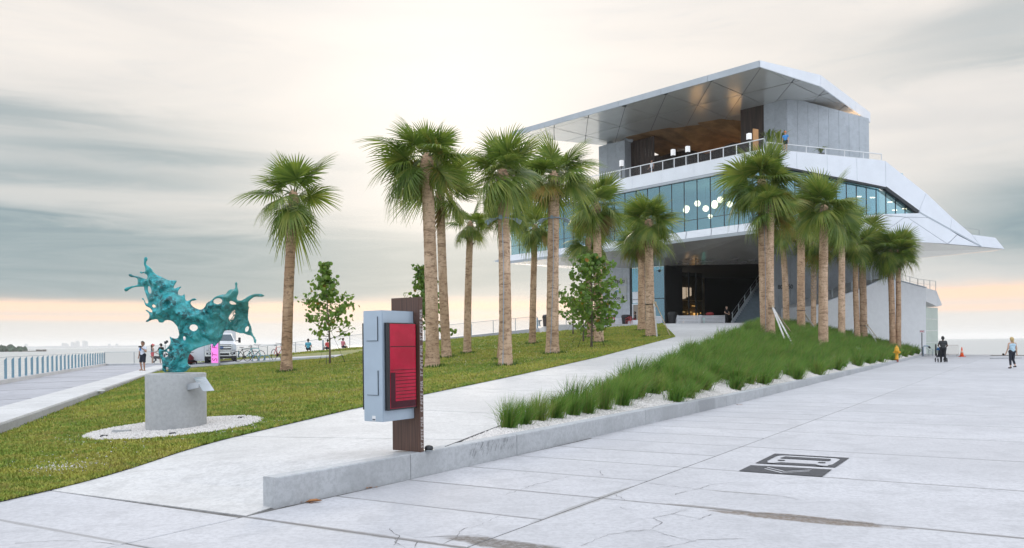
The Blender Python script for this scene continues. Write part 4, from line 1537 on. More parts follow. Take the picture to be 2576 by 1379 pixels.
# ================================================================== sabal palms
M['frond'] = leaf_mat('palm_frond', [(0.050, 0.100, 0.024), (0.110, 0.185, 0.038), (0.185, 0.255, 0.052), (0.300, 0.330, 0.075)], .42, .38, .8)
M['frond_lit'] = leaf_mat('palm_frond_backlit', [(0.05, 0.10, 0.025), (0.11, 0.15, 0.03), (0.22, 0.19, 0.04), (0.30, 0.20, 0.05)], .35, .45, .8)  # yellower frond copy with backlight put into its colour; old leaves use it too
M['frond_dry'] = leaf_mat('palm_frond_dry', [(0.12, 0.075, 0.035), (0.22, 0.14, 0.06), (0.32, 0.21, 0.10)], .15, .8, 1.2)
M['petiole'] = mat('petiole', (0.13, 0.17, 0.055), .5, 0, .2, 8)
M['boot'] = mat('palm_boot', (0.36, 0.30, 0.25), .85, 0, .28, 9, .4, 40)
def trunk_mat(name, c1, c2, dark):
    m = bpy.data.materials.new(name)
    m.use_nodes = True
    nt = m.node_tree
    b = nt.nodes['Principled BSDF']
    g = N(nt, 'ShaderNodeNewGeometry').outputs['Position']
    rings = noise(nt, mapping(nt, g, (2.0, 2.0, 8.5)), 1.0, 6, .7, .5)
    blot = noise(nt, mapping(nt, g, (2.2, 2.2, .8)), 1.0, 5, .6)
    grit = noise(nt, mapping(nt, g, (7, 7, 13)), 1.0, 6, .75)
    c = mixc(nt, sstep(nt, blot, .32, .7), c1, c2)
    c = mixc(nt, mathn(nt, 'MULTIPLY', sstep(nt, rings, .50, .64), .70), c, dark)
    c = mixc(nt, mathn(nt, 'MULTIPLY', sstep(nt, grit, .50, .66), .70), c, tuple(q * .8 for q in dark))
    nt.links.new(c, b.inputs['Base Color'])
    b.inputs['Roughness'].default_value = .88
    b.inputs['Specular IOR Level'].default_value = .15
    bn = N(nt, 'ShaderNodeBump')
    bn.inputs['Strength'].default_value = .8
    bn.inputs['Distance'].default_value = .03
    nt.links.new(mathn(nt, 'ADD', rings, mathn(nt, 'MULTIPLY', grit, .8)), bn.inputs['Height'])
    nt.links.new(bn.outputs[0], b.inputs['Normal'])
    return m
M['trunk_a'] = trunk_mat('palm_trunk_pale', (0.48, 0.325, 0.215), (0.68, 0.49, 0.35), (0.19, 0.115, 0.07))
M['trunk_b'] = trunk_mat('palm_trunk_brown', (0.40, 0.255, 0.16), (0.57, 0.395, 0.265), (0.13, 0.08, 0.05))

def frond_mesh(name, seed, droop, mats_, spread=128, nleaf=40, fold=.16):
    """costapalmate fan, unit size (petiole + blade about 1), along +X"""
    r_ = random.Random(seed)
    mb = MB()
    pl_ = .36
    # arching petiole
    pts = []
    for i in range(6):
        t = i / 5
        pts.append((pl_ * t, 0, .05 * math.sin(math.pi * t) - droop * .10 * t * t))
    mb.tube(pts, [.020, .016, .013, .011, .010, .008], 4, mi=1)
    hub = Vector(pts[-1])
    B = .74
    def bend(p):
        # the whole blade arches down along its length
        dx = p.x - hub.x
        rr = math.hypot(dx, p.y)
        z = p.z - droop * .42 * rr * rr - .08 * droop * max(dx, 0)
        return Vector((p.x, p.y, z))
    for i in range(nleaf):
        a = R(-spread + 2 * spread * i / (nleaf - 1)) + r_.gauss(0, .015)
        fa = abs(a) / R(spread)
        ln = B * (1.0 - .30 * fa ** 1.6) * r_.uniform(.90, 1.08)
        base = hub + Vector((.10 * (1 - fa) , 0, 0))       # costa
        d = Vector((math.cos(a), math.sin(a), 0))
        n = Vector((-d.y, d.x, 0))
        w = R(2 * spread / nleaf) * .80 * ln
        zf = fold * (.5 if i % 2 else -.5) * .08
        cup = .10 * fa
        pm = [base, base + d * ln * .26, base + d * ln * .52, base + d * ln * .80, base + d * ln]
        tipdrop = droop * r_.uniform(.05, .22) + r_.uniform(0, .04)
        ws = [.01, w * .58, w * .78, w * .36, .004]
        zz = [0, cup * .25, cup * .5, cup * .5 - tipdrop * .35 * ln, cup * .4 - tipdrop * ln]
        vs = []
        for p, ww, z in zip(pm, ws, zz):
            vs.append(bend(p + n * ww * .5 + Vector((0, 0, z + zf * ww * 20))))
            vs.append(bend(p - n * ww * .5 + Vector((0, 0, z + zf * ww * 20))))
        fs = [(2 * k, 2 * k + 2, 2 * k + 3, 2 * k + 1) for k in range(4)]
        mb.add(vs, fs, 0)
    me = bpy.data.meshes.new(name)
    me.from_pydata(mb.v, [], mb.f)
    for q in mats_:
        me.materials.append(q)
    me.polygons.foreach_set('material_index', mb.m)
    me.update()
    return me
FR = {'up': [frond_mesh('frond_up_%d' % k, 10 + k, .35 + .1 * k, [M['frond'], M['petiole']]) for k in range(3)],
      'mid': [frond_mesh('frond_mid_%d' % k, 20 + k, .75 + .15 * k, [M['frond'], M['petiole']]) for k in range(3)],
      'low': [frond_mesh('frond_low_%d' % k, 30 + k, 1.25 + .2 * k, [M['frond'], M['petiole']], 105) for k in range(3)],
      'lit': [frond_mesh('frond_yellow_%d' % k, 40 + k, .8 + .3 * k, [M['frond_lit'], M['petiole']]) for k in range(2)],
      'dry': [frond_mesh('frond_dry_%d' % k, 50 + k, 1.7 + .3 * k, [M['frond_dry'], M['boot']], 60, 22) for k in range(2)]}

def trunk_mesh(base, top, r0, r1, seed, flare=1.35):
    r_ = random.Random(seed)
    b, t = Vector(base), Vector(top)
    L = (t - b).length
    n = max(12, int(L / .13))
    side = Vector((r_.uniform(-1, 1), r_.uniform(-1, 1), 0)) * .09 * r_.uniform(.3, 1)
    vs, fs = [], []
    m = 14
    ph = [r_.uniform(0, 6.28) for _ in range(m)]
    for i in range(n + 1):
        f = i / n
        p = b.lerp(t, f) + side * math.sin(math.pi * f)
        r = r0 + (r1 - r0) * f
        r *= 1 + (flare - 1) * math.exp(-f * L / .30)
        r *= 1 + .018 * math.sin(i * 2.6) + r_.uniform(-.02, .02)
        for k in range(m):
            a = 2 * math.pi * k / m
            rr = r * (1 + .02 * math.sin(3 * a + ph[0] + i * .07) + r_.uniform(-.012, .012))
            vs.append((p.x + rr * math.cos(a), p.y + rr * math.sin(a), p.z + r_.uniform(-.008, .008)))
    for i in range(n):
        for k in range(m):
            q = (k + 1) % m
            fs.append((i * m + k, i * m + q, (i + 1) * m + q, (i + 1) * m + k))
    fs.append(tuple(range(n * m, n * m + m)))
    return vs, fs

def palm(label, base_uv, top_uv, wpx, crown_px, nf, kind='', seed=0, tm='trunk_a', dry=0, lit=0, boots=0, lattice=0.0, low=.30, base_d=None, group=None):
    r_ = random.Random(seed * 13 + 5)
    g = G(*base_uv) if base_d is None else None
    if g is None:
        a, b_ = ray(*base_uv)
        g = Vector((a * base_d, base_d, float(H(a * base_d, base_d))))
    d = g.y
    top = P(top_uv[0], top_uv[1], d + r_.uniform(-.2, .2))
    root = thing('sabal_palm', label, 'palm tree', g, 0, group)
    r0, r1 = wid(wpx, d) / 2 * .96, wid(wpx, d) / 2 * .80
    vs, fs = trunk_mesh(g - Vector((0, 0, .08)), top, r0, r1, seed)
    mb = MB()
    mb.add(vs, fs)
    mb.build('trunk', M[tm], root, smooth=True)
    Rc = wid(crown_px, d) * r_.uniform(.78, .90)
    nf = int(nf * r_.uniform(.78, .95))
    low = low * r_.uniform(.6, 1.0)                     # reach of the crown
    ax = (top - g).normalized()
    # fibrous head where the leaves leave the trunk
    mb = MB()
    mb.lathe([(r1 * .95, -.25), (r1 * 1.18, -.05), (r1 * 1.15, .15), (r1 * .8, .34), (r1 * .25, .46)], tuple(top), 10)
    mb.build('crown_shaft', M['trunk_b'], root, smooth=True)
    heart = top + ax * .22
    def put(me, az, el, size, roll, up=0.0):
        o = bpy.data.objects.new('frond', me)
        COL.objects.link(o)
        st = heart + Vector((math.cos(az), math.sin(az), 0)) * r1 * .5 + Vector((0, 0, up))
        X = Vector((math.cos(az) * math.cos(el), math.sin(az) * math.cos(el), math.sin(el)))
        Z = Vector((-math.cos(az) * math.sin(el), -math.sin(az) * math.sin(el), math.cos(el)))
        Y = Z.cross(X)
        Mx = Matrix((X, Y, Z)).transposed() @ Matrix.Rotation(roll, 3, 'X')
        Mx = Mx.to_4x4() @ Matrix.Diagonal((size, size * .95, size, 1))
        Mx.translation = st
        par(o, root)
        o.matrix_basis = Mx
    ga = 2.39996
    for i in range(nf):
        f = (i + .5) / nf
        el = R(78 - (78 + 95 * low) * f ** .9) + r_.gauss(0, .20)
        az = i * ga + r_.gauss(0, .42)
        sz = Rc * r_.uniform(.74, 1.22) * (.86 + .24 * math.sin(math.pi * min(1, f + .1)))
        key = 'up' if el > .75 else ('mid' if el > .1 else 'low')
        if lit and r_.random() < lit:
            key = 'lit'
        put(r_.choice(FR[key]), az, el, sz, r_.gauss(0, .55), up=.14 * (1 - f))
    for i in range(r_.randint(2, 4)):       # a few old leaves hang out on long stalks
        put(r_.choice(FR['low' if r_.random() < .7 else 'lit']), r_.uniform(0, 6.28), R(r_.uniform(-42, -12)), Rc * r_.uniform(1.0, 1.25), r_.gauss(0, .4), up=-.05)
    for i in range(dry):
        put(r_.choice(FR['dry']), r_.uniform(0, 6.28), R(r_.uniform(-78, -50)), Rc * r_.uniform(.65, .85), r_.gauss(0, .5), up=-.15)
    # old leaf bases
    if boots:
        for i in range(boots):
            az = i * ga + r_.gauss(0, .2)
            z = -.75 + .80 * (i / boots)
            mb = MB()
            p0 = top + ax * z + Vector((math.cos(az), math.sin(az), 0)) * r1 * .9
            o1 = Vector((math.cos(az + r_.gauss(0, .4)), math.sin(az + r_.gauss(0, .4)), r_.uniform(.5, 1.3))).normalized()
            p1 = p0 + o1 * r_.uniform(.18, .42)
            mb.tube([p0, p0.lerp(p1, .5) + Vector((0, 0, -.02)), p1], [.045, .032, .018], 5)
            mb.build('leaf_base', M['boot'], root)
    if lattice:
        L = (top - g).length
        k = 0
        z = L * (1 - lattice)
        while z < L:
            for j in range(5):
                az = j * 2 * math.pi / 5 + k * .63
                p0 = g + ax * z + Vector((math.cos(az), math.sin(az), 0)) * r1 * .9
                p1 = p0 + Vector((math.cos(az) * .10, math.sin(az) * .10, .22))
                mb = MB()
                mb.tube([p0, p1], [.055, .022], 4)
                mb.build('leaf_base', M['boot'], root)
            z += .17
            k += 1
    return root, g, top, r0, r1

GL = 'sabal palms on the lawn'
GR = 'sabal palms in the grass bed'
PALMS = {}
def PL(key, *a, **k):
    PALMS[key] = palm(*a, **k)
PL('p1', 'lone sabal palm with a slightly leaning trunk standing apart on the lawn near the bicycles', (720, 937), (738, 505), 29, 116, 18, seed=1, tm='trunk_b', low=.62, group=GL)
PL('p2', 'tallest sabal palm with a backlit open crown rising just behind the kiosk', (1088, 925), (1074, 415), 36, 132, 23, seed=2, lit=.35, low=.45, dry=1, group=GL)
PL('p3', 'slender sabal palm close beside the tallest one, dry fronds under its crown', (1124, 901), (1107, 492), 25, 108, 19, seed=3, lit=.3, dry=2, low=.62, group=GL)
PL('p4', 'small thin sabal palm with old leaf stubs below its crown near the railing', (1175, 890), (1183, 578), 20, 64, 17, seed=4, boots=4, low=.55, group=GL)
PL('p5', 'stout sabal palm on the lawn with crossed leaf bases and a floodlight collar', (1272, 921), (1264, 452), 34, 118, 29, seed=5, boots=10, low=.42, group=GL)
PL('p5b', 'sabal palm trunk with spiky leaf stubs almost hidden behind the stout collared palm', (1261, 906), (1272, 545), 22, 70, 17, seed=6, lattice=.0, low=.5, tm='trunk_b', group=GL)
PL('p6', 'thin sabal palm with a curved brown trunk and small dense crown before the fence corner', (1339, 866), (1346, 582), 18, 66, 21, seed=7, tm='trunk_b', low=.5, group=GL)
PL('p7', 'sabal palm with flared foot and floodlight collar beside the bushy sea grape tree', (1390, 891), (1394, 456), 33, 112, 27, seed=8, boots=9, low=.5, group=GL)
PL('p8', 'sabal palm with hanging straw coloured fronds rising through the bushy sea grape tree', (1507, 863), (1501, 528), 24, 92, 27, seed=9, dry=5, lit=.15, low=.55, group=GL)
PL('p9', 'short brown sabal palm half hidden behind the bushy sea grape tree', (1485, 850), (1480, 612), 18, 72, 21, seed=10, dry=3, tm='trunk_b', low=.55, group=GL)
PL('p10', 'sabal palm with a round drooping crown held by two timber props at the lawn corner', (1637, 848), (1632, 568), 25, 84, 31, seed=11, dry=5, low=.7, group=GL)
PL('p11', 'sabal palm standing close behind the propped palm at the lawn corner', (1614, 832), (1614, 606), 20, 68, 25, seed=12, dry=4, tm='trunk_b', low=.6, group=GL)
PL('p12', 'tall sabal palm with the fullest round crown and a floodlight collar in the grass bed', (1927, 852), (1917, 466), 26, 102, 44, seed=13, low=.75, dry=1, group=GR)
PL('p13', 'sabal palm directly behind the tall collared palm, their trunks overlapping', (1942, 857), (1940, 530), 19, 78, 27, seed=14, boots=6, lit=.2, low=.5, group=GR)
PL('p14', 'slim sabal palm with a gently bowed trunk near the outside staircase', (1978, 812), (1966, 578), 17, 66, 25, seed=15, lit=.15, low=.5, group=GR)
PL('p15', 'straight sabal palm braced by two timbers leading to the paler neighbour', (2015, 836), (2016, 550), 21, 74, 27, seed=16, low=.5, tm='trunk_b', group=GR)
PL('p16', 'short sabal palm whose upper trunk keeps a lattice of grey leaf bases', (2046, 806), (2048, 622), 14, 58, 23, seed=17, lattice=.62, low=.5, group=GR)
PL('p17', 'pale smooth sabal palm with a crisscross basket of leaf bases, foremost in the grass bed', (2071, 879), (2074, 532), 25, 92, 33, seed=18, boots=14, low=.42, group=GR)
PL('p18', 'sabal palm of middling height before the white stair wing, single slim straight trunk', (2117, 855), (2118, 584), 18, 68, 27, seed=19, lit=.12, low=.5, boots=4, group=GR)
PL('p19', 'sabal palm with two short timber props before the white stair wing', (2173, 860), (2166, 606), 19, 70, 27, seed=20, boots=8, low=.5, group=GR)
PL('p20', 'shaded sabal palm trunk standing tight behind the twice propped palm', (2157, 841), (2152, 622), 15, 60, 21, seed=21, tm='trunk_b', low=.5, group=GR)
PL('p21', 'slim sabal palm of the far pair in the grass bed, on the stair side', (2246, 856), (2238, 636), 16, 62, 23, seed=22, low=.5, tm='trunk_b', group=GR)
PL('p22', 'slim sabal palm of the far pair in the grass bed, on the glass door side', (2259, 858), (2259, 642), 14, 66, 23, seed=23, low=.55, tm='trunk_b', group=GR)

# taller tufts left uncut round the feet of the lawn palms
tx_, ty_, tr_ = [], [], []
for k_, (rt_, g_, tp_, ra_, rb_) in PALMS.items():
    if int(k_[1:].rstrip('b')) <= 11:
        n = 170
        a = rng.uniform(0, 6.283, n)
        q = ra_ * 1.25 + np.abs(rng.normal(0, .10, n))
        tx_.append(g_.x + q * np.cos(a)); ty_.append(g_.y + q * np.sin(a)); tr_.append(np.full(n, g_.y))
tx_, ty_, tr_ = map(np.concatenate, (tx_, ty_, tr_))
n = len(tx_)
V, Fc = blades_mesh(tx_, ty_, H(tx_, ty_), rng.uniform(.06, .17, n), .008 + .0009 * tr_, (rng.normal(0, .05, n), rng.normal(0, .05, n)), rng.uniform(0, 6.28, n))
tag(mesh_np('uncut_grass', V, Fc, leaf_mat('uncut_grass', [(0.04, 0.09, 0.02), (0.08, 0.16, 0.03), (0.14, 0.20, 0.05)], .3, .6, 2.0)), 'taller uncut grass tufts round the feet of the lawn palms', 'grass', kind='stuff')

# floodlight collars and their conduits
def collar(key, vy, label, coil=0.0):
    root, g, top, r0, r1 = PALMS[key]
    f = (P(0, 0, 1), 0)
    z = P(1288, vy, g.y).z
    f = (z - g.z) / (top.z - g.z)
    c = g.lerp(top, f)
    r = (r0 + (r1 - r0) * f) * 1.04
    t = thing('floodlight_collar', label, 'floodlight', (c.x, c.y, z), 0, 'floodlight collars on palm trunks')
    mb = MB()
    mb.tube([(c.x + (r + .03) * math.cos(a), c.y + (r + .03) * math.sin(a), z) for a in np.linspace(0, 2 * math.pi, 20, endpoint=False)], .028, 6, closed=True)
    mb.build('ring', M['lampgrey'], t, smooth=True)
    for a in (-2.9, -.25, .35, 2.6):
        p0 = Vector((c.x + (r + .04) * math.cos(a), c.y + (r + .04) * math.sin(a), z))
        o1 = Vector((math.cos(a), math.sin(a), 0))
        p1 = p0 + o1 * .20 + Vector((0, 0, -.03))
        p2 = p1 + o1 * .20 + Vector((0, 0, -.12))
        mb = MB()
        mb.tube([p0, p1], .018, 5)
        mb.tube([p1 - (p2 - p1) * .1, p1.lerp(p2, .15), p2], [.03, .045, .052], 8)
        mb.build('spotlight', M['lampgrey'], t)
    a = -1.9
    mb = MB()
    mb.box((c.x + (r + .07) * math.cos(a), c.y + (r + .07) * math.sin(a), z - .06), .10, .07, .14, a + R(90))
    mb.build('junction_box', M['lampgrey'], t, bevel=.01)
    pts = []
    for i in range(12):
        q = i / 11
        pp = g.lerp(top, f * (1 - q))
        rr = (r0 + (r1 - r0) * f * (1 - q)) * (1.04 + .35 * math.exp(-(f * (1 - q)) * (top - g).length / .30)) + .014
        aa = -1.75 + .12 * math.sin(q * 5)
        pts.append((pp.x + rr * math.cos(aa), pp.y + rr * math.sin(aa), pp.z + .0))
    mb = MB()
    mb.tube(pts, .014, 5)
    mb.build('conduit', M['lampgrey'], t)
M['lampgrey'] = mat('lamp_grey', (0.30, 0.38, 0.46), .45, .3, .08, 6)
collar('p5', 548, 'grey floodlight collar and conduit on the stout palm with crossed leaf bases')
collar('p7', 551, 'grey floodlight collar and conduit on the palm beside the bushy sea grape tree')
collar('p12', 523, 'grey floodlight collar and conduit on the tall palm in the grass bed')

# timber props
def prop(key, hz, feet, label, mats_):
    root, g, top, r0, r1 = PALMS[key]
    f = hz / (top.z - g.z)
    c = g.lerp(top, f)
    t = thing('timber_props', label, 'tree prop', (c.x, c.y, g.z), 0, 'timber props holding palms')
    mb = MB()
    rr = r0 * 1.06
    mb.tube([(c.x + rr * math.cos(a), c.y + rr * math.sin(a), c.z) for a in np.linspace(0, 2 * math.pi, 16, endpoint=False)], .022, 5, closed=True)
    mb.build('strap', M['black'], t)
    for i, (u, v) in enumerate(feet):
        e = G(u, v)
        d2 = Vector((e.x - c.x, e.y - c.y, 0)).normalized()
        s_ = Vector((c.x, c.y, c.z)) + d2 * (rr + .02)
        mb = MB()
        mb.bar(Vector((s_.x, s_.y, s_.z - .16)), Vector((s_.x, s_.y, s_.z + .16)), .09, .04)
        mb.build('cleat', M['wood_raw'], t)
        mb = MB()
        mb.bar(s_ + d2 * .03, e - Vector((0, 0, .05)), .085, .045)
        mb.build('prop', M[mats_[i % len(mats_)]], t)
prop('p10', 1.95, [(1653, 848), (1687, 845)], 'two timber props holding the palm at the lawn corner', ['wood_grey', 'wood_raw'])
prop('p13', 1.9, [(1985, 880), (2004, 884), (2002, 850)], 'three timber props holding the palm behind the tall collared one', ['wood_grey', 'wood_grey', 'wood_raw'])
prop('p15', 1.75, [(2062, 842), (2060, 832)], 'two timber props leaning on the straight palm beside the paler one', ['wood_grey', 'wood_raw'])
prop('p19', 1.45, [(2214, 873), (2226, 874)], 'two short timber props on the palm before the white stair wing', ['wood_grey', 'wood_raw'])

# ================================================================== sea grape trees
M['grape'] = leaf_mat('sea_grape_leaf', [(0.060, 0.140, 0.030), (0.110, 0.220, 0.040), (0.140, 0.265, 0.046), (0.230, 0.335, 0.060)], .42, .38, 1.6)
M['grape_red'] = leaf_mat('sea_grape_leaf_turning', [(0.28, 0.10, 0.02), (0.36, 0.16, 0.02), (0.30, 0.22, 0.03)], .35, .45, 1.6)
M['bark'] = mat('bark', (0.16, 0.125, 0.095), .9, 0, .3, 14, .5, 50)
def leaf_disc(mb, c, n, r, mi):
    n = n.normalized()
    u = n.orthogonal().normalized()
    w = n.cross(u)
    vs = [c + n * r * .10]
    for k in range(7):
        a = 2 * math.pi * k / 7
        vs.append(c + (u * math.cos(a) + w * math.sin(a)) * r * (1.0 if k % 2 else .94))
    mb.add(vs, [(0, 1 + k, 1 + (k + 1) % 7) for k in range(7)], mi)
def grape(label, base_uv, top_v, half_px, shape, nb, nl, seed, lean=0.0, clear=.24, leaf=.105, wires=True):
    r_ = random.Random(seed)
    g = G(*base_uv)
    d = g.y
    Ht = P(base_uv[0], top_v, d).z - g.z
    Wd = wid(half_px, d)
    t = thing('sea_grape_tree', label, 'tree', g, 0, 'young sea grape trees on the lawn')
    mb = MB()
    tp = [g + Vector((lean * Ht * f + .03 * math.sin(f * 6), .02 * math.sin(f * 5), Ht * f)) for f in np.linspace(0, .97, 9)]
    tp[0] = tp[0] - Vector((0, 0, .06))
    mb.tube(tp, [.055 - .045 * f for f in np.linspace(0, 1, 9)], 7)
    def at(f):
        q = min(max(f, 0), .97) / .97 * 8
        i = min(int(q), 7)
        return tp[i].lerp(tp[i + 1], q - i)
    lm = MB()
    ends = []
    for i in range(nb):
        f = clear + (1 - clear) * ((i + .5) / nb) ** .9
        az = i * 2.39996 + r_.gauss(0, .3)
        L = Wd * shape(f) * r_.uniform(.6, 1.12)
        p0 = at(f * .96)
        dirv = Vector((math.cos(az), math.sin(az), r_.uniform(.05, .55)))
        p1 = p0 + dirv.normalized() * L * .5
        p2 = p1 + Vector((dirv.x, dirv.y, dirv.z + r_.uniform(-.1, .5))).normalized() * L * .5
        mb.tube([p0, p1, p2], [.018, .011, .006], 4)
        ends.append((p0, p1, p2, L))
    per = nl // max(nb, 1)
    for (p0, p1, p2, L) in ends:
        for k in range(per):
            q = r_.uniform(.25, 1.08)
            c = p0.lerp(p1, q * 2) if q < .5 else p1.lerp(p2, (q - .5) * 2)
            off = Vector((r_.gauss(0, 1), r_.gauss(0, 1), r_.gauss(0, 1) * .9)) * (.07 + .07 * min(L, 1))
            n = (off.normalized() + Vector((r_.gauss(0, .6), -.35 + r_.gauss(0, .6), .35 + r_.gauss(0, .5))))
            leaf_disc(lm, c + off, n, leaf * r_.uniform(.6, 1.15), 1 if r_.random() < .035 else 0)
    # leader
    for k in range(26):
        f = r_.uniform(.72, 1.0)
        c = at(f) + Vector((r_.gauss(0, .07), r_.gauss(0, .07), 0))
        leaf_disc(lm, c, Vector((r_.gauss(0, 1), r_.gauss(0, 1), .5)), leaf * .7 * r_.uniform(.6, 1.1), 1 if r_.random() < .08 else 0)
    mb.build('trunk', M['bark'], t, smooth=True)
    lo = lm.build('crown', [M['grape'], M['grape_red']], t)
    lo['kind'] = 'stuff'
    if wires:
        for a in (.4, 2.6, 4.7):
            mb = MB()
            e = g + Vector((math.cos(a) * .75, math.sin(a) * .75, 0))
            e.z = float(H(e.x, e.y))
            mb.tube([at(.36), e], .006, 4)
            mb.tube([e - Vector((0, 0, .05)), e.lerp(at(.36), .22)], .012, 4)
            mb.build('guy_wire', M['dark_metal'], t)
    return t
cone = lambda f: max(.10, 1.0 - 1.05 * max(f - .42, 0) / .58) * (1 if f > .28 else .85)
ovalf = lambda f: max(.2, math.sin(math.pi * min(1, .12 + f * .86)) ** .7)
grape('conical young sea grape tree with round leaves standing alone between palm and kiosk', (830, 917), 655, 92, cone, 40, 1000, 3, lean=-.03, leaf=.10)
grape('sparse sea grape tree half hidden behind the kiosk and the tallest palm', (1084, 893), 664, 96, lambda f: max(.25, 1.1 - f * .95), 34, 900, 4, lean=-.08, leaf=.105)
grape('dense bushy sea grape tree in front of the building signs', (1487, 875), 640, 88, ovalf, 48, 1500, 5, lean=.02, clear=.16, leaf=.10)
grape('thin stemmed sea grape tree behind the bushy one, nearest the fence corner', (1441, 843), 745, 42, ovalf, 16, 300, 6, clear=.22, leaf=.11)
grape('sea grape tree with a bare lower stem between the bushy one and the collared palm', (1467, 861), 730, 46, ovalf, 18, 320, 8, clear=.3, leaf=.10)

# ================================================================== ornamental grasses
M['orn'] = leaf_mat('ornamental_grass', [(0.022, 0.085, 0.016), (0.065, 0.190, 0.026), (0.125, 0.275, 0.040), (0.260, 0.330, 0.075)], .38, .5, 1.5, 1.1)
M['orn_dry'] = leaf_mat('ornamental_grass_dry', [(0.10, 0.10, 0.03), (0.20, 0.16, 0.06), (0.30, 0.22, 0.10)], .3, .6, .9)
def clump_arrays(cx, cy, cz, h, nb, w, seed_rng, spread=.28, wind=.16):
    """blades of one or many clumps (arrays per blade)"""
    n = len(cx)
    az = seed_rng.uniform(0, 2 * np.pi, n)
    rad = np.abs(seed_rng.normal(0, .08, n)) * h / .6
    out = seed_rng.gamma(2.2, .5, n)
    out = np.clip(out, .1, 2.6) * spread * h
    hb = h * seed_rng.uniform(.55, 1.12, n) * (1 - .12 * out / (spread * h))
    lx = np.cos(az) * out + wind * h * seed_rng.uniform(.3, 1.5, n)
    ly = np.sin(az) * out
    return blades_mesh(cx + np.cos(az) * rad, cy + np.sin(az) * rad, cz, hb, w, (lx, ly), az + np.pi / 2 + seed_rng.normal(0, .5, n))
FRONT = [((1280, 1078), .50, 'bushy clump of ornamental grass at the pointed front end of the gravel bed'),
         ((1318, 1069), .44, 'second clump of ornamental grass from the pointed end of the gravel bed'),
         ((1356, 1059), .50, 'third clump of ornamental grass from the pointed end of the gravel bed'),
         ((1397, 1053), .48, 'fourth clump of ornamental grass from the pointed end of the gravel bed'),
         ((1441, 1045), .42, 'fifth, lower clump of ornamental grass from the pointed end of the gravel bed'),
         ((1478, 1041), .46, 'sixth clump of ornamental grass, just before the upright narrow one'),
         ((1518, 1030), .62, 'narrow upright clump of ornamental grass with bare gravel beside it'),
         ((1566, 1021), .62, 'wide arching clump of ornamental grass where the dense planting begins')]
for i, (uv, h_, lab) in enumerate(FRONT):
    g = G(*uv)
    r2 = np.random.default_rng(100 + i)
    n = 480
    cx, cy = np.full(n, g.x), np.full(n, g.y)
    V, Fc = clump_arrays(cx, cy, np.full(n, g.z), h_ * 1.15, n, r2.uniform(.0045, .008, n), r2, .30 if i != 6 else .20)
    V2 = V - np.array([[g.x, g.y, g.z]])
    mi = np.tile((r2.random(n) < .10).astype(int), 3)
    o = mesh_np('grass_clump', V2, Fc, [M['orn'], M['orn_dry']], mi=mi)
    o.location = g
    tag(o, lab, 'grass clump', 'front grass clumps in the gravel bed')
# dense planting behind: one mass
pts = []
r2 = np.random.default_rng(77)
y = 15.0
while y < 80.5:
    st = .66 + .0050 * (y - 15)
    a0, a1 = float(XR(y)) + .42, float(XW(y)) - (.85 if y < 17.5 else .48)
    x = a0 + r2.uniform(0, .2)
    while x < a1:
        pts.append((x + r2.normal(0, .10), y + r2.normal(0, .10)))
        x += st
    y += st
pts = np.array(pts)
# keep clear of the front clumps and off the wing wall
keep = np.ones(len(pts), bool)
for uv, h_, l_ in FRONT[:7]:
    g = G(*uv)
    keep &= np.hypot(pts[:, 0] - g.x, pts[:, 1] - g.y) > .45
keep &= ~((pts[:, 1] < 17.2) & (pts[:, 0] > XW(pts[:, 1]) - 1.2) & (r2.random(len(pts)) < .6))
keep &= pts[:, 1] < np.interp(pts[:, 0], [22.6, 29.7, 43.4], [73.0, 77.6, 82.6])
pts = pts[keep]
dist = np.hypot(pts[:, 0], pts[:, 1])
nbl = np.clip(7000 / dist, 100, 380).astype(int)
idx = np.repeat(np.arange(len(pts)), nbl)
hh = np.clip(.56 + .009 * (dist - 15), .55, .75) * r2.uniform(.65, 1.30, len(pts))
cx, cy = pts[idx, 0] + r2.normal(0, .05, len(idx)), pts[idx, 1] + r2.normal(0, .05, len(idx))
V, Fc = clump_arrays(cx, cy, H(cx, cy) - .01, hh[idx], None, (.0055 + .00034 * dist[idx]) * r2.uniform(.7, 1.3, len(idx)), r2, .36, .22)
mi = np.tile((r2.random(len(idx)) < .11).astype(int), 3)
gb = mesh_np('grass_planting', V, Fc, [M['orn'], M['orn_dry']], mi=mi)
tag(gb, 'dense mass of windblown green ornamental grass on the slope below the palms', 'grass', kind='stuff')
# ================================================================== the pier building
BN = Vector((21.8, 68.0, 0))                       # near corner in plan
DL, NL = Vector((-.665, .747, 0)), Vector((-.747, -.665, 0))     # left face: along (away), outward
DR, NR = Vector((.951, .309, 0)), Vector((.309, -.951, 0))       # right face: along (away), outward
def LP(t, z, off=0.0): return BN + DL * t + NL * off + Vector((0, 0, z))
def RP(t, z, off=0.0): return BN + DR * t + NR * off + Vector((0, 0, z))
def onface(u, v, B, D):
    """picture point -> (distance along face, height) on the vertical plane through B along D"""
    a, b_ = ray(u, v)
    # B.x + D.x t = a (B.y + D.y t)
    t = (a * B.y - B.x) / (D.x - a * D.y)
    d = B.y + D.y * t
    return t, CZ + b_ * d
def onL(u, v): return onface(u, v, BN, DL)
def onR(u, v): return onface(u, v, BN, DR)
bld = thing('pier_building', 'angular modern pier building with folded roof canopy and glazed upper storey over open ground floor', 'building', (22, 80, 3.3))
M['bwhite'] = mat('white_metal_panel', (0.78, 0.81, 0.86), .42, 0, .03, .8)
M['bgrey'] = mat('grey_metal_panel', (0.42, 0.46, 0.50), .40, .3, .06, .6)
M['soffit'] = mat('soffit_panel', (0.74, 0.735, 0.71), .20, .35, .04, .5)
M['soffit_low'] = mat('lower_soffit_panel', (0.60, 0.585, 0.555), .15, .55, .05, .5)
M['bconc'] = concrete_mat('fair_faced_concrete', (0.50, 0.535, 0.57), .10, streak=False)
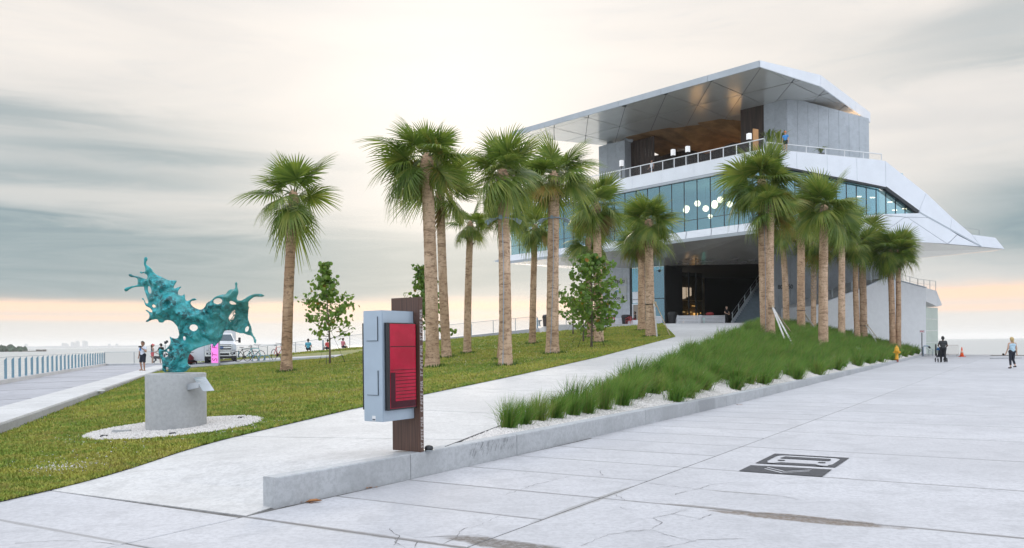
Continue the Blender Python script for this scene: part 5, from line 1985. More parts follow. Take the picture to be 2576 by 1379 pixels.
M['bdark'] = mat('dark_frame', (0.025, 0.03, 0.034), .5)
M['bwood'] = mat('dark_wood_boards', (0.050, 0.032, 0.024), .6, 0, .45, 1.0, stretch=(7, 7, .3))
M['ceilwood'] = mat('timber_ceiling', (0.30, 0.18, 0.09), .5, 0, .3, .8)
M['glass'] = glass_mat('teal_glass', (0.55, 0.68, 0.71), 1.5, .015, .22)
M['glass_box'] = glass_mat('blue_glass', (0.18, 0.40, 0.48), 1.5, .02, .14)
M['glass_dark'] = glass_mat('dark_glass', (0.70, 0.70, 0.68), 1.5, .02, .05)
M['int_grey'] = mat('interior_wall', (0.30, 0.54, 0.61), .8, 0, .1, .4)
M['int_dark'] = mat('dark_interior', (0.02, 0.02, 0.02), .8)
M['warm_in'] = mat('warm_counter_light', (0.9, 0.6, 0.3), .5, emit=(1.0, .55, .18), estr=1.6)
M['glow'] = mat('lamp_globe', (0.9, 0.85, 0.75), .5, emit=(1.0, .66, .40), estr=7.0)
M['warm'] = mat('warm_light', (0.9, 0.6, 0.3), .5, emit=(1.0, .55, .18), estr=9.0)

# ---- roof
rB, rC, rD = P(1911, 152.5, 67.7), P(2062.7, 189.4, 71.6), P(2188, 284, 83.6)
ROOF_T = 25.45
rA = Vector((P(1289, 331, 89.6).x, 89.6, ROOF_T))
def rz(p, z): return Vector((p.x, p.y, z))
rim = [rz(rA, 0), rz(rB, 0), rz(rC, 0), rz(rD, 0), Vector((31.0, 97.0, 0)), Vector((11.0, 94.2, 0))]
RT, RB_ = ROOF_T, ROOF_T - .56
mb = MB()
mb.slab([rz(p, RB_ + .09) for p in rim], (0, 0, RT - RB_ - .10))
def sofz(p):
    return RB_ - min(.47, max(0, .064 * ((p - rim[1]).dot(DR))))
roof = mb.build('roof', [M['bgrey'], M['bdark']], bld)
for pg_ in roof.data.polygons:
    if pg_.normal.z < -.5:
        pg_.material_index = 1
# fascia: cast in lengths along each edge
for i in range(4):
    a, b_ = rim[i], rim[(i + 1) % 6]
    L = (b_ - a).length
    k = max(1, round(L / 5.5))
    e = (b_ - a).normalized()
    nrm = Vector((e.y, -e.x, 0))
    for j in range(k):
        p0, p1 = a + e * (L * j / k + .012), a + e * (L * (j + 1) / k - .012)
        mb = MB()
        mb.slab([rz(p0, sofz(p0)) + nrm * .06, rz(p1, sofz(p1)) + nrm * .06, rz(p1, RT) + nrm * .06, rz(p0, RT) + nrm * .06], -nrm * .11)
        mb.build('fascia_panel', M['bgrey'] if i < 1 else M['bwhite'], roof)
# soffit panels: triangles of a square lattice clipped to the roof outline
def clip(poly, a, b_):
    out = []
    e = b_ - a
    def side(p): return e.x * (p.y - a.y) - e.y * (p.x - a.x)
    for i in range(len(poly)):
        p, q = poly[i], poly[(i + 1) % len(poly)]
        sp, sq = side(p), side(q)
        if sp >= 0:
            out.append(p)
        if (sp >= 0) != (sq >= 0):
            f = sp / (sp - sq)
            out.append(p.lerp(q, f))
    return out
rim_ccw = rim if sum(rim[i].x * rim[(i + 1) % 6].y - rim[(i + 1) % 6].x * rim[i].y for i in range(6)) > 0 else rim[::-1]
cell = 5.0
for i in range(-2, 11):
    for j in range(-2, 8):
        o_ = BN + DL * (i * cell) - NL * (j * cell) - NL * -.5
        c4 = [o_, o_ + DL * cell, o_ + DL * cell - NL * cell, o_ - NL * cell]
        for tri in ((c4[0], c4[1], c4[2]), (c4[0], c4[2], c4[3])):
            pg = [rz(p, 0) for p in tri]
            if (pg[1] - pg[0]).cross(pg[2] - pg[0]).z < 0:
                pg = pg[::-1]
            for k in range(6):
                if len(pg) >= 3:
                    pg = clip(pg, rim_ccw[k], rim_ccw[(k + 1) % 6])
            if len(pg) < 3:
                continue
            c = sum(pg, Vector((0, 0, 0))) / len(pg)
            ar = sum(pg[k].x * pg[(k + 1) % len(pg)].y - pg[(k + 1) % len(pg)].x * pg[k].y for k in range(len(pg))) / 2
            if ar < .3:
                continue
            sc_ = 1 - .085 / math.sqrt(ar)
            tz = random.uniform(-.006, .006)
            mb = MB()
            q_ = [c + (p - c) * sc_ for p in pg]
            mb.slab([rz(p, sofz(p) + .03 + tz) for p in q_], (0, 0, .03))
            mb.build('soffit_panel', M['soffit'], roof)

# ---- upper storey behind the terrace
TZ = 17.75
K = Vector((26.25, 75.5, 0))
K2 = Vector((35.0, 77.7, 0))
IN = -NL
def onK(u, v): return onface(u, v, K, DL)
t1922, t1863 = onK(1922, 300)[0], onK(1863, 300)[0]
t1507, t1572, t1632 = onK(1507, 400)[0], onK(1572.5, 400)[0], onK(1632, 400)[0]
ZW = RB_ + .02
mb = MB()
kl = K + DL * t1922
fp = [rz(K, TZ), rz(K2, TZ), rz(K2 + Vector((1.5, 8, 0)), TZ), rz(kl + IN * 8, TZ), rz(kl, TZ)]
tz_ = [ZW - .2, ZW - 1.85, ZW - 1.85, ZW - .2, ZW - .2]
mb.add(fp + [rz(p, z) for p, z in zip(fp, tz_)], [(4, 3, 2, 1, 0), (5, 6, 7), (5, 7, 8), (5, 8, 9)] + [(i, (i + 1) % 5, 5 + (i + 1) % 5, 5 + i) for i in range(5)])
core = mb.build('stair_core', M['bconc'], bld)
# sloping top at the far end: trim piece in shade between wall and roof, lit from within
# formwork panels on the right face of the core
e2 = (K2 - K).normalized()
n2 = Vector((e2.y, -e2.x, 0))
Lk = (K2 - K).length
zt = lambda f: (ZW - .16) - 1.55 * f
for j in range(8):
    f0, f1 = j / 8, (j + 1) / 8
    p0, p1 = K + e2 * (Lk * f0 + .012), K + e2 * (Lk * f1 - .012)
    mb = MB()
    mb.slab([rz(p0, TZ) + n2 * .05, rz(p1, TZ) + n2 * .05, rz(p1, zt(f1)) + n2 * .05, rz(p0, zt(f0)) + n2 * .05], -n2 * .045)
    mb.build('concrete_panel', M['bconc'], core)
# flank of the core towards the terrace
for j in range(2):
    p0, p1 = K + DL * (t1922 * j / 2 + .012), K + DL * (t1922 * (j + 1) / 2 - .012)
    mb = MB()
    mb.slab([rz(p0, TZ) + NL * .05, rz(p1, TZ) + NL * .05, rz(p1, ZW - .14) + NL * .05, rz(p0, ZW - .14) + NL * .05], -NL * .045)
    mb.build('concrete_panel', M['bconc'], core)
mb = MB()
mb.slab([rz(K + DL * t1922, TZ), rz(K + DL * t1863, TZ), rz(K + DL * t1863 + IN * 7, TZ), rz(K + DL * t1922 + IN * 7, TZ)], (0, 0, ZW - TZ - .1))
mb.build('wood_clad_core', M['bwood'], bld)
mb = MB()
mb.slab([rz(K + DL * t1572, TZ), rz(K + DL * t1507, TZ), rz(K + DL * t1507 + IN * 3.5, TZ), rz(K + DL * t1572 + IN * 3.5, TZ)], (0, 0, ZW - TZ - .35))
lc = mb.build('end_core', M['bconc'], bld)
for j in range(3):
    a0, a1 = t1572 + (t1507 - t1572) * j / 3, t1572 + (t1507 - t1572) * (j + 1) / 3
    p0, p1 = K + DL * (a0 + .012), K + DL * (a1 - .012)
    mb = MB()
    mb.slab([rz(p0, TZ) + NL * .05, rz(p1, TZ) + NL * .05, rz(p1, ZW - .37) + NL * .05, rz(p0, ZW - .37) + NL * .05], -NL * .045)
    mb.build('concrete_panel', M['bconc'], lc)
mb = MB()
mb.bar(rz(K + DL * (t1572 + .3) + IN * 1, ZW - .5), rz(K + DL * (t1572 + .3) + IN * 1, ZW + .02), .9, .9)
mb.bar(rz(K + DL * (t1507 - .8) + IN * 1, ZW - .5), rz(K + DL * (t1507 - .8) + IN * 1, ZW + .02), .7, .7)
mb.build('roof_support', M['bgrey'], bld)
# boarded back walls of the open bar
nbd = 16
for j in range(nbd):
    a0, a1 = t1632 + (t1572 - t1632) * j / nbd, t1632 + (t1572 - t1632) * (j + 1) / nbd
    p0, p1 = K + DL * (a0 + .01) + IN * (1.0 + .03 * (j % 2)), K + DL * (a1 - .01) + IN * (1.0 + .03 * (j % 2))
    mb = MB()
    mb.slab([rz(p0, TZ), rz(p1, TZ), rz(p1, ZW - .4), rz(p0, ZW - .4)], IN * .05)
    mb.build('wall_board', M['bwood'], bld)
mb = MB()
mb.slab([rz(K + DL * t1863 + IN * 9, TZ), rz(K + DL * t1507 + IN * 6, TZ), rz(K + DL * t1507 + IN * 6, ZW - 1), rz(K + DL * t1863 + IN * 9, ZW - 1)], IN * .2)
mb.build('bar_back_wall', M['bwood'], bld)
# folded timber ceiling over the bar, sinking towards the back
tc0, tc1 = t1863, t1572
nt_ = 5
for j in range(nt_):
    a0, a1 = tc0 + (tc1 - tc0) * j / nt_, tc0 + (tc1 - tc0) * (j + 1) / nt_
    dz = (-.9, -1.9, -1.2, -2.1, -1.0, -1.6)
    f0, f1 = rz(K + DL * a0 + IN * .1, ZW - .06), rz(K + DL * a1 + IN * .1, ZW - .06)
    b0, b1 = rz(K + DL * a0 + IN * 8.8, ZW + dz[j]), rz(K + DL * a1 + IN * 8.8, ZW + dz[j + 1])
    for tri in ((f0, f1, b0), (f1, b1, b0)):
        c = (tri[0] + tri[1] + tri[2]) / 3
        mb = MB()
        mb.slab([c + (p - c) * .993 for p in tri], (0, 0, .05))
        mb.build('ceiling_panel', M['ceilwood'], bld)
# warm uplights of the bar
for j, (ta, ib, zz) in enumerate(((t1863 + 1.6, 7.6, 19.6), (t1863 + 5.2, 7.8, 19.9), (t1863 + 9.5, 7.2, 19.2))):
    p = K + DL * ta + IN * ib
    mb = MB()
    mb.bar(rz(p, zz), rz(p + DL * 1.6, zz), .25, .06)
    mb.build('uplight', M['warm'], bld)
# warm lit panel under the far end of the roof
pp = K2 + Vector((1.0, 2.6, 0))
mb = MB()
mb.bar(rz(pp - e2 * 2.2, zt(1) + .25), rz(pp, zt(1) + .1), .3, .08)
mb.build('uplight', M['warm'], bld)
# terrace floor
tr_c = onR(2227, 405)[0]
tl = onL(1283, 500)[0]
mb = MB()
mb.slab([LP(0, TZ, -.3), LP(tl, TZ, -.3), LP(tl, TZ, -.3) + Vector((12, 3, 0)), Vector((33, 97, TZ)), Vector((35.5, 82, TZ)), RP(tr_c, TZ, -.3)], (0, 0, -.4))
mb.build('terrace_floor', M['bgrey'], bld)

# ---- white parapet band of the terrace
ZP1, ZP0, ZG1 = 18.0, 16.85, 16.6
nb = 9
for j in range(nb):
    a0, a1 = tl * j / nb, tl * (j + 1) / nb
    mb = MB()
    mb.slab([LP(a0 + .01, ZP0), LP(a1 - .01, ZP0), LP(a1 - .01, ZP1 - .04 * 0), LP(a0 + .01, ZP1)], NL * -.3)
    mb.build('parapet_panel', M['bwhite'], bld)
mb = MB()
mb.slab([LP(.0, ZG1, -.02), LP(tl, ZG1, -.02), LP(tl, ZP0 - .003, -.02), LP(.0, ZP0 - .003, -.02)], NL * -.25)
mb.build('parapet_soffit', M['bgrey'], bld)
def Rq(u, v, off=0.0):
    t, z = onR(u, v)
    return RP(t, z, off)
rt0 = (RP(0, ZP1), RP(0, ZP0))
pr = [RP(0.0, ZP0), Rq(2229, 470.5), Rq(2227, 405), RP(0.0, ZP1)]
for j in range(4):
    f0, f1 = j / 4, (j + 1) / 4
    q = [pr[0].lerp(pr[1], f0 + .0012), pr[0].lerp(pr[1], f1 - .0012), pr[3].lerp(pr[2], f1 - .0012), pr[3].lerp(pr[2], f0 + .0012)]
    mb = MB()
    mb.slab(q, NR * -.3)
    mb.build('parapet_panel', M['bwhite'], bld)
# descending white band down to the prow
band = [[Rq(2229.3, 470.6), Rq(2311, 532), Rq(2330, 486), Rq(2227.6, 405.3)],
        [Rq(2311.6, 532.4), Rq(2390, 577), Rq(2395, 547.5), Rq(2330.6, 486.5)],
        [Rq(2390.6, 577.4), Rq(2467, 620.3), Rq(2444, 589.5), Rq(2395.6, 548)],
        [Rq(2467.6, 620.6), Rq(2527, 626.5), Rq(2504, 598), Rq(2446, 590.5)]]
for q in band:
    mb = MB()
    mb.slab(q, NR * -.8)
    mb.build('stair_band_panel', M['bwhite'], bld)
# dark reveal under the band
mb = MB()
mb.bar(RP(0, ZP0 - .10, -.12), Rq(2229, 473.5, -.12), .30, .16)
mb.bar(Rq(2228, 473, -.12), Rq(2312, 534.5, -.12), .30, .30)
mb2 = MB()
mb2.bar(Rq(2310, 533.5, -.02), Rq(2467, 620.6, -.02), .20, .13)
mb2.build('prow_gutter', M['bgrey'], bld)
mb.build('window_reveal', M['bdark'], bld)

# ---- glazed storey
ZS = 11.9
tgl = onL(1281, 600)[0]
mb = MB()
for (z0, z1) in ((ZS - .35, ZS), (16.58, 16.9)):
    mb.slab([LP(.2, z0, -.45), LP(tgl + 1.5, z0, -.45), Vector((6, 99, z0)), Vector((31, 88, z0)), RP(onR(2285, 520)[0], z0, -.6)], (0, 0, z1 - z0))
mb.build('floor_slabs', M['int_grey'], bld)
mb = MB()
iw = [LP(.4, ZS, -8.5) + DR * 3, LP(tgl, ZS, -7.0)]
mb.slab([iw[0], iw[1], rz(iw[1], 16.58), rz(iw[0], 16.58)], IN * .2)
iw2 = [LP(.4, ZS, -8.5) + DR * 3.3, RP(onR(2305, 520)[0], ZS, -4.5)]
mb.slab([iw2[0], iw2[1], rz(iw2[1], 16.58), rz(iw2[0], 16.58)], -NR * .2)
mb.build('inner_wall', M['int_grey'], bld)
npan = 23
TRZ = ZS + 1.02
for j in range(npan):
    a0, a1 = tgl * j / npan, tgl * (j + 1) / npan
    for (z0, z1) in ((ZS + .02, TRZ - .02), (TRZ + .02, ZG1 - .02)):
        mb = MB()
        mb.slab([LP(a0 + .03, z0, -.28), LP(a1 - .03, z0, -.28), LP(a1 - .03, z1, -.28), LP(a0 + .03, z1, -.28)], NL * -.02)
        mb.build('glass_pane', M['glass'], bld)
    mb = MB()
    mb.bar(LP(a0, ZS, -.30), LP(a0, ZG1, -.30), .055, .10, up=NL)
    mb.build('mullion', M['bdark'], bld)
mb = MB()
mb.bar(LP(0, TRZ, -.30), LP(tgl, TRZ, -.30), .08, .04)
mb.build('transom', M['bdark'], bld)
# right glazing follows the falling band: panes cut to shape
topR = [(0.0, ZP0 - .3), (onR(2229, 476)[0], onR(2229, 476)[1]), onR(2311, 535)]
botR = [(0.0, ZS), onR(2204, 540), onR(2323, 537)]
def yat(pl_, t):
    return float(np.interp(t, [p[0] for p in pl_], [p[1] for p in pl_]))
tend = onR(2310, 535)[0]
npr = 15
for j in range(npr):
    a0, a1 = tend * j / npr, tend * (j + 1) / npr
    z00, z01, z10, z11 = yat(botR, a0), yat(botR, a1), yat(topR, a0), yat(topR, a1)
    if z10 - z00 < .15 and z11 - z01 < .15:
        continue
    mb = MB()
    mb.slab([RP(a0 + .03, z00 + .02, -.42), RP(a1 - .03, z01 + .02, -.42), RP(a1 - .03, max(z11, z01 + .05), -.42), RP(a0 + .03, max(z10, z00 + .05), -.42)], NR * -.02)
    mb.build('glass_pane', M['glass'], bld)
    mb = MB()
    mb.bar(RP(a0, z00, -.44), RP(a0, z10, -.44), .055, .10, up=NR)
    mb.build('mullion', M['bdark'], bld)
# globe lamps of the restaurant
for (x, y) in ((1470, 1250), (1555, 1210), (1620, 1250), (1690, 1210), (1735, 1180), (1810, 1215), (1655, 1312), (1690, 1225), (1465, 1262)):
    u, v = 1258 + .3193 * x, 125.8 + .3193 * y
    t, z = onface(u, v, BN - NL * 3.2, DL)
    c = BN - NL * 3.2 + DL * t
    c.z = z
    mb = MB()
    mb.ball(c, .30 if y != 1312 else .22, 12)
    o = mb.build('globe_lamp', M['glow'], bld, smooth=True)
    mb = MB()
    mb.bar(c + Vector((0, 0, .28)), Vector((c.x, c.y, 16.55)), .02)
    mb.build('cord', M['bdark'], o)
for (x, y) in ((130, 320), (330, 335), (590, 402), (660, 520), (810, 500), (900, 512)):
    u, v = 2138.6 + .17 * x, 440.3 + .17 * y
    t, z = onface(u, v, BN - NR * 3.0, DR)
    c = BN - NR * 3.0 + DR * t
    mb = MB()
    mb.bar(Vector((c.x - .22, c.y, z)), Vector((c.x + .22, c.y, z)), .10, .08)
    mb.build('ceiling_lamp', M['glow'], bld)

# ---- white beam below the glass: triangulated panels
ZB = 11.2
npb = 12
tip_l = onL(1239, 657)[0]
for j in range(npb):
    a0, a1 = tgl * j / npb, tgl * (j + 1) / npb
    g_ = .025
    A_, B_, C_, D_ = LP(a0 + g_, ZB, .05), LP(a1 - g_, ZB, .05), LP(a1 - g_, ZS - .01, -.1), LP(a0 + g_, ZS - .01, -.1)
    for tri in ((A_, B_, C_), (A_, C_, D_)):
        c = (tri[0] + tri[1] + tri[2]) / 3
        mb = MB()
        mb.slab([c + (p - c) * .985 for p in tri], NL * -.05)
        mb.build('beam_panel', M['bwhite'], bld)
mb = MB()
mb.slab([LP(0, ZB + .01, -.06), LP(tgl, ZB + .01, -.06), LP(tgl, ZS - .03, -.2), LP(0, ZS - .03, -.2)], NL * -.2)
mb.slab([LP(0, ZB - .28, .02), LP(tgl, ZB - .28, .02), LP(tgl, ZB - .01, .05), LP(0, ZB - .01, .05)], NL * -.2)
mb.build('beam_core', M['bgrey'], bld)
# prow at the left end
mb = MB()
pz0, pz1 = LP(tgl, ZB - .28, .04), LP(tgl, ZS - .01, -.1)
tipv = Vector((*LP(tip_l, 0)[:2], P(1238, 658, LP(tip_l, 0).y).z))
bk = LP(tgl, ZB, -4.0) + DL * .8
mb.add([pz0, pz1, tipv, bk, bk + Vector((0, 0, .6))], [(0, 2, 1), (0, 3, 2), (1, 2, 4), (2, 3, 4)])
mb.build('prow', M['bgrey'], bld)
# white panels at the right, below the glazing
def RQ2(u, v): return Rq(u, v, .06)
Nb = RP(0, ZB, .05)
wp = [[RP(0, ZS, .02), RQ2(2204, 541), RQ2(2190, 600.5), Nb],
      [RQ2(2205, 541.2), RQ2(2274, 547), RQ2(2243.5, 569), RQ2(2191, 600.2)],
      [RQ2(2205.5, 539.5), RQ2(2322, 536.4), RQ2(2340, 547.5), RQ2(2275, 546)],
      [RQ2(2274.8, 547.6), RQ2(2244.5, 569.5), RQ2(2192, 600.8), RQ2(2380.5, 613.6), RQ2(2281, 547.4)],
      [RQ2(2282.3, 547.2), RQ2(2340.5, 548.2), RQ2(2406, 590.3), RQ2(2382.2, 613.6)],
      [RQ2(2407, 591.4), RQ2(2463.5, 620.4), RQ2(2384, 614)]]
for q in wp:
    mb = MB()
    mb.slab(q, NR * -.06)
    mb.build('prow_panel', M['bwhite'], bld)
mb = MB()
mb.slab([RP(.05, ZS - .05, -.06), Rq(2204, 543, -.06), Rq(2321, 538.5, -.06), Rq(2460, 619.5, -.06), Rq(2520, 625.5, -.06), RP(.05, ZB + .03, -.06)], NR * -.3)
mb.build('prow_backing', M['bgrey'], bld)

# ---- underside of the storey
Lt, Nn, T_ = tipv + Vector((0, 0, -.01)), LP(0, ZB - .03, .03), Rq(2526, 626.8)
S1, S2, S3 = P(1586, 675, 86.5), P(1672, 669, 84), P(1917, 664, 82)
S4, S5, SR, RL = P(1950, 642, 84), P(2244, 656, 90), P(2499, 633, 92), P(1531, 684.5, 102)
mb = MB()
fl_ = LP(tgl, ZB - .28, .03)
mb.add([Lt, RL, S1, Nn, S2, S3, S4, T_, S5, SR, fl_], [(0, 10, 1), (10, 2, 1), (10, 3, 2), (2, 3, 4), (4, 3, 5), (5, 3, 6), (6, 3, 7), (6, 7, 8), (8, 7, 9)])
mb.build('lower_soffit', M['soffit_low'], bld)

# ---- ground floor
GZ = 3.3
def up_wall(a, b_, za, zb, m, nm, th=.3, sub=0, mm=None):
    e = (rz(b_, 0) - rz(a, 0)).normalized()
    nrm = Vector((e.y, -e.x, 0))
    if nrm.y > 0:
        nrm = -nrm
    mb = MB()
    mb.slab([rz(a, GZ - .3), rz(b_, GZ - .3), rz(b_, zb), rz(a, za)], -nrm * th)
    o = mb.build(nm, m, bld)
    if sub:
        for j in range(sub):
            f0, f1 = j / sub, (j + 1) / sub
            p0, p1 = a.lerp(b_, f0), a.lerp(b_, f1)
            p0, p1 = p0 + e * .012, p1 - e * .012
            z0, z1 = za + (zb - za) * f0 - .03, za + (zb - za) * f1 - .03
            mb = MB()
            mb.slab([rz(p0, GZ - .3) + nrm * .04, rz(p1, GZ - .3) + nrm * .04, rz(p1, z1) + nrm * .04, rz(p0, z0) + nrm * .04], -nrm * .035)
            mb.build('concrete_panel', mm or m, o)
    return o, nrm
W0, W1 = P(1497, 690, 88.5), P(1584, 676, 86.6)
sw, swn = up_wall(W0, W1, RL.z - .4, S1.z + .02, M['bconc'], 'sign_wall', .3, 5)
# glazed box beside the opening
gb0, gb1 = P(1588, 676, 86.4), P(1672, 670, 84.0)
eg_ = (rz(gb1, 0) - rz(gb0, 0)).normalized()
gn = Vector((eg_.y, -eg_.x, 0))
Lg = (rz(gb1, 0) - rz(gb0, 0)).length
for j in range(2):
    for (f0, f1) in ((0, .46), (.46, 1.0)):
        p0, p1 = rz(gb0, 0) + eg_ * (Lg * j / 2 + .05), rz(gb0, 0) + eg_ * (Lg * (j + 1) / 2 - .05)
        z0, z1 = GZ + (S1.z - GZ) * f0 + .04, GZ + (S1.z - GZ) * f1 - .04
        mb = MB()
        mb.slab([rz(p0, z0), rz(p1, z0), rz(p1, z1), rz(p0, z1)], -gn * .03)
        mb.build('glass_pane', M['glass_box'], bld)
for j in range(3):
    p0 = rz(gb0, 0) + eg_ * (Lg * j / 2)
    mb = MB()
    mb.bar(rz(p0, GZ - .2), rz(p0, S1.z), .10, .14, up=gn)
    mb.build('mullion', M['bdark'], bld)
mb = MB()
mb.bar(rz(gb0, GZ + (S1.z - GZ) * .46), rz(gb1, GZ + (S1.z - GZ) * .46), .14, .07)
mb.build('transom', M['bdark'], bld)
mb = MB()
pq = rz(gb0, 0) + gn * .02
mb.slab([rz(pq + eg_ * .15, GZ + 2.55), rz(pq + eg_ * 1.75, GZ + 2.55), rz(pq + eg_ * 1.75, GZ + 3.75), rz(pq + eg_ * .15, GZ + 3.75)], gn * .05)
mb.build('white_panel', M['bwhite'], bld)
door_ = MB()
for q in ((.12, .22), (1.55, 1.65)):
    door_.slab([rz(pq + eg_ * q[0], GZ), rz(pq + eg_ * q[1], GZ), rz(pq + eg_ * q[1], GZ + 2.45), rz(pq + eg_ * q[0], GZ + 2.45)], gn * .07)
door_.slab([rz(pq + eg_ * .12, GZ + 2.35), rz(pq + eg_ * 1.65, GZ + 2.35), rz(pq + eg_ * 1.65, GZ + 2.47), rz(pq + eg_ * .12, GZ + 2.47)], gn * .075)
df = door_.build('door_frame', M['bwhite'], bld)
mb = MB()
mb.slab([rz(pq + eg_ * .24, GZ), rz(pq + eg_ * 1.53, GZ), rz(pq + eg_ * 1.53, GZ + 2.33), rz(pq + eg_ * .24, GZ + 2.33)], gn * .03)
mb.build('door_leaf', mat('door_leaf', (.33, .28, .23), .5, 0, .1, 2), df)
mb = MB()
bi = [rz(gb0, GZ) - gn * 4, rz(gb1, GZ) - gn * 4]
mb.slab([bi[0], bi[1], rz(bi[1], S1.z), rz(bi[0], S1.z)], -gn * .2)
mb.build('inner_wall', M['int_grey'], bld)
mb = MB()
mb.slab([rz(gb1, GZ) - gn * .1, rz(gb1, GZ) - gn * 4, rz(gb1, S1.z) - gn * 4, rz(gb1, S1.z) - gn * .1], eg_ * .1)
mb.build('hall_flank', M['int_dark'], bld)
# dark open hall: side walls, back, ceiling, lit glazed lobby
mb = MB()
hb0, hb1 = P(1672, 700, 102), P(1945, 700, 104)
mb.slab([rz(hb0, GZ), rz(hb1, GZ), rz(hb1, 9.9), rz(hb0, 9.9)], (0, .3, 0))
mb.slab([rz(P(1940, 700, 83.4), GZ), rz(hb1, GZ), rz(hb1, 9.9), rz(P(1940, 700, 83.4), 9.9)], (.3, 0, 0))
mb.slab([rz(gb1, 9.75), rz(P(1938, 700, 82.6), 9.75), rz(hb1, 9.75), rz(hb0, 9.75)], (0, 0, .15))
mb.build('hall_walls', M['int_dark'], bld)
lb0, lb1 = P(1677, 700, 88), P(1768, 700, 91)
el_ = (rz(lb1, 0) - rz(lb0, 0)).normalized()
Ll = (rz(lb1, 0) - rz(lb0, 0)).length
ln_ = Vector((el_.y, -el_.x, 0))
for j in range(5):
    p0, p1 = rz(lb0, 0) + el_ * (Ll * j / 5 + .05), rz(lb0, 0) + el_ * (Ll * (j + 1) / 5 - .05)
    for (z0, z1) in ((GZ, GZ + 2.9), (GZ + 3.0, 9.4)):
        mb = MB()
        mb.slab([rz(p0, z0), rz(p1, z0), rz(p1, z1), rz(p0, z1)], -ln_ * .03)
        mb.build('glass_pane', M['glass_dark'], bld)
    mb = MB()
    mb.bar(rz(lb0, GZ) + el_ * (Ll * j / 5), rz(lb0, 9.5) + el_ * (Ll * j / 5), .12, .16, up=ln_)
    mb.build('mullion', M['bdark'], bld)
M['lobby'] = mat('lobby_wall', (0.30, 0.24, 0.16), .7, 0, .3, .8)
mb = MB()
q0, q1 = rz(P(1681, 700, 93.5), GZ), rz(P(1772, 700, 97.5), GZ)
el_ = (q1 - q0).normalized()
Ll = (q1 - q0).length
ln_ = Vector((el_.y, -el_.x, 0))
mb.slab([q0, q1, rz(q1, 9.4), rz(q0, 9.4)], -ln_ * .2)
mb.build('lobby_wall', M['lobby'], bld)
M['paleglow'] = mat('clerestory_light', (.7, .6, .5), .5, emit=(1.0, .80, .62), estr=.8)
mb = MB()
for j in range(4):
    a0, a1 = .1 + 1.02 * j, .98 + 1.02 * j
    zb_ = 6.4 + .22 * max(0, j - 1) ** 1.3
    p0, p1 = q0 + el_ * a0 + ln_ * .06, q0 + el_ * a1 + ln_ * .06
    mb.slab([rz(p0, zb_), rz(p1, zb_ + (.2 if j > 1 else 0)), rz(p1, 8.1), rz(p0, 8.1)], ln_ * .02)
mb.build('clerestory_window', M['paleglow'], bld)
for (f, z, w_, h_, m_) in ((.66, 4.3, .8, .75, 'warm_in'), (.30, 3.5, .5, .8, 'warm_in'), (.62, 5.85, .8, .07, 'warm_in'), (.30, 5.05, .9, .18, 'lobbyglow'), (.5, 5.05, .7, .18, 'lobbyglow'), (.80, 5.0, .12, .12, 'warm_in'), (.45, 4.9, .12, .12, 'warm_in')):
    if 'lobbyglow' not in M:
        M['lobbyglow'] = mat('lobby_glow', (.5, .38, .2), .5, emit=(1, .66, .3), estr=.5)
        M['sign_green'] = mat('exit_glow', (.1, .6, .5), .5, emit=(.15, .8, .65), estr=.6)
    p0 = q0 + el_ * (Ll * f) + ln_ * .4
    mb = MB()
    mb.slab([rz(p0 - el_ * w_ / 2, z), rz(p0 + el_ * w_ / 2, z), rz(p0 + el_ * w_ / 2, z + h_), rz(p0 - el_ * w_ / 2, z + h_)], ln_ * .03)
    mb.build('lobby_light', M[m_], bld)
p0 = q0 + el_ * (Ll * .72) + ln_ * 1.0
mb = MB()
mb.slab([rz(p0, 4.2), rz(p0 + el_ * .6, 4.2), rz(p0 + el_ * .6, 4.42), rz(p0, 4.42)], ln_ * .05)
mb.bar(rz(p0 + el_ * .45, GZ), rz(p0 + el_ * .45, 4.2), .09)
mb.build('counter_sign', M['sign_green'], bld)

# right concrete wall with the street number
V0, V1 = P(1925, 700, 83.0), P(2252, 700, 89.0)
rw, rwn = up_wall(V0, V1, 10.9, 10.6, M['bconc'], 'concrete_wall', .35, 11)
M['numeral'] = mat('dark_numeral', (0.03, 0.035, 0.04), .5)
er = (rz(V1, 0) - rz(V0, 0)).normalized()
def onV(u, v): return onface(u, v, rz(V0, 0) + rwn * .075, er)
for (txt, u, v) in (('800', 1957, 727), ('50', 1983, 726)):
    t, z = onV(u, v)
    place_text('street_number', txt, .62, rz(V0, 0) + rwn * .045 + er * t + Vector((0, 0, z)), er, (0, 0, 1), M['numeral'], rw, ext=.02, bold=.01)

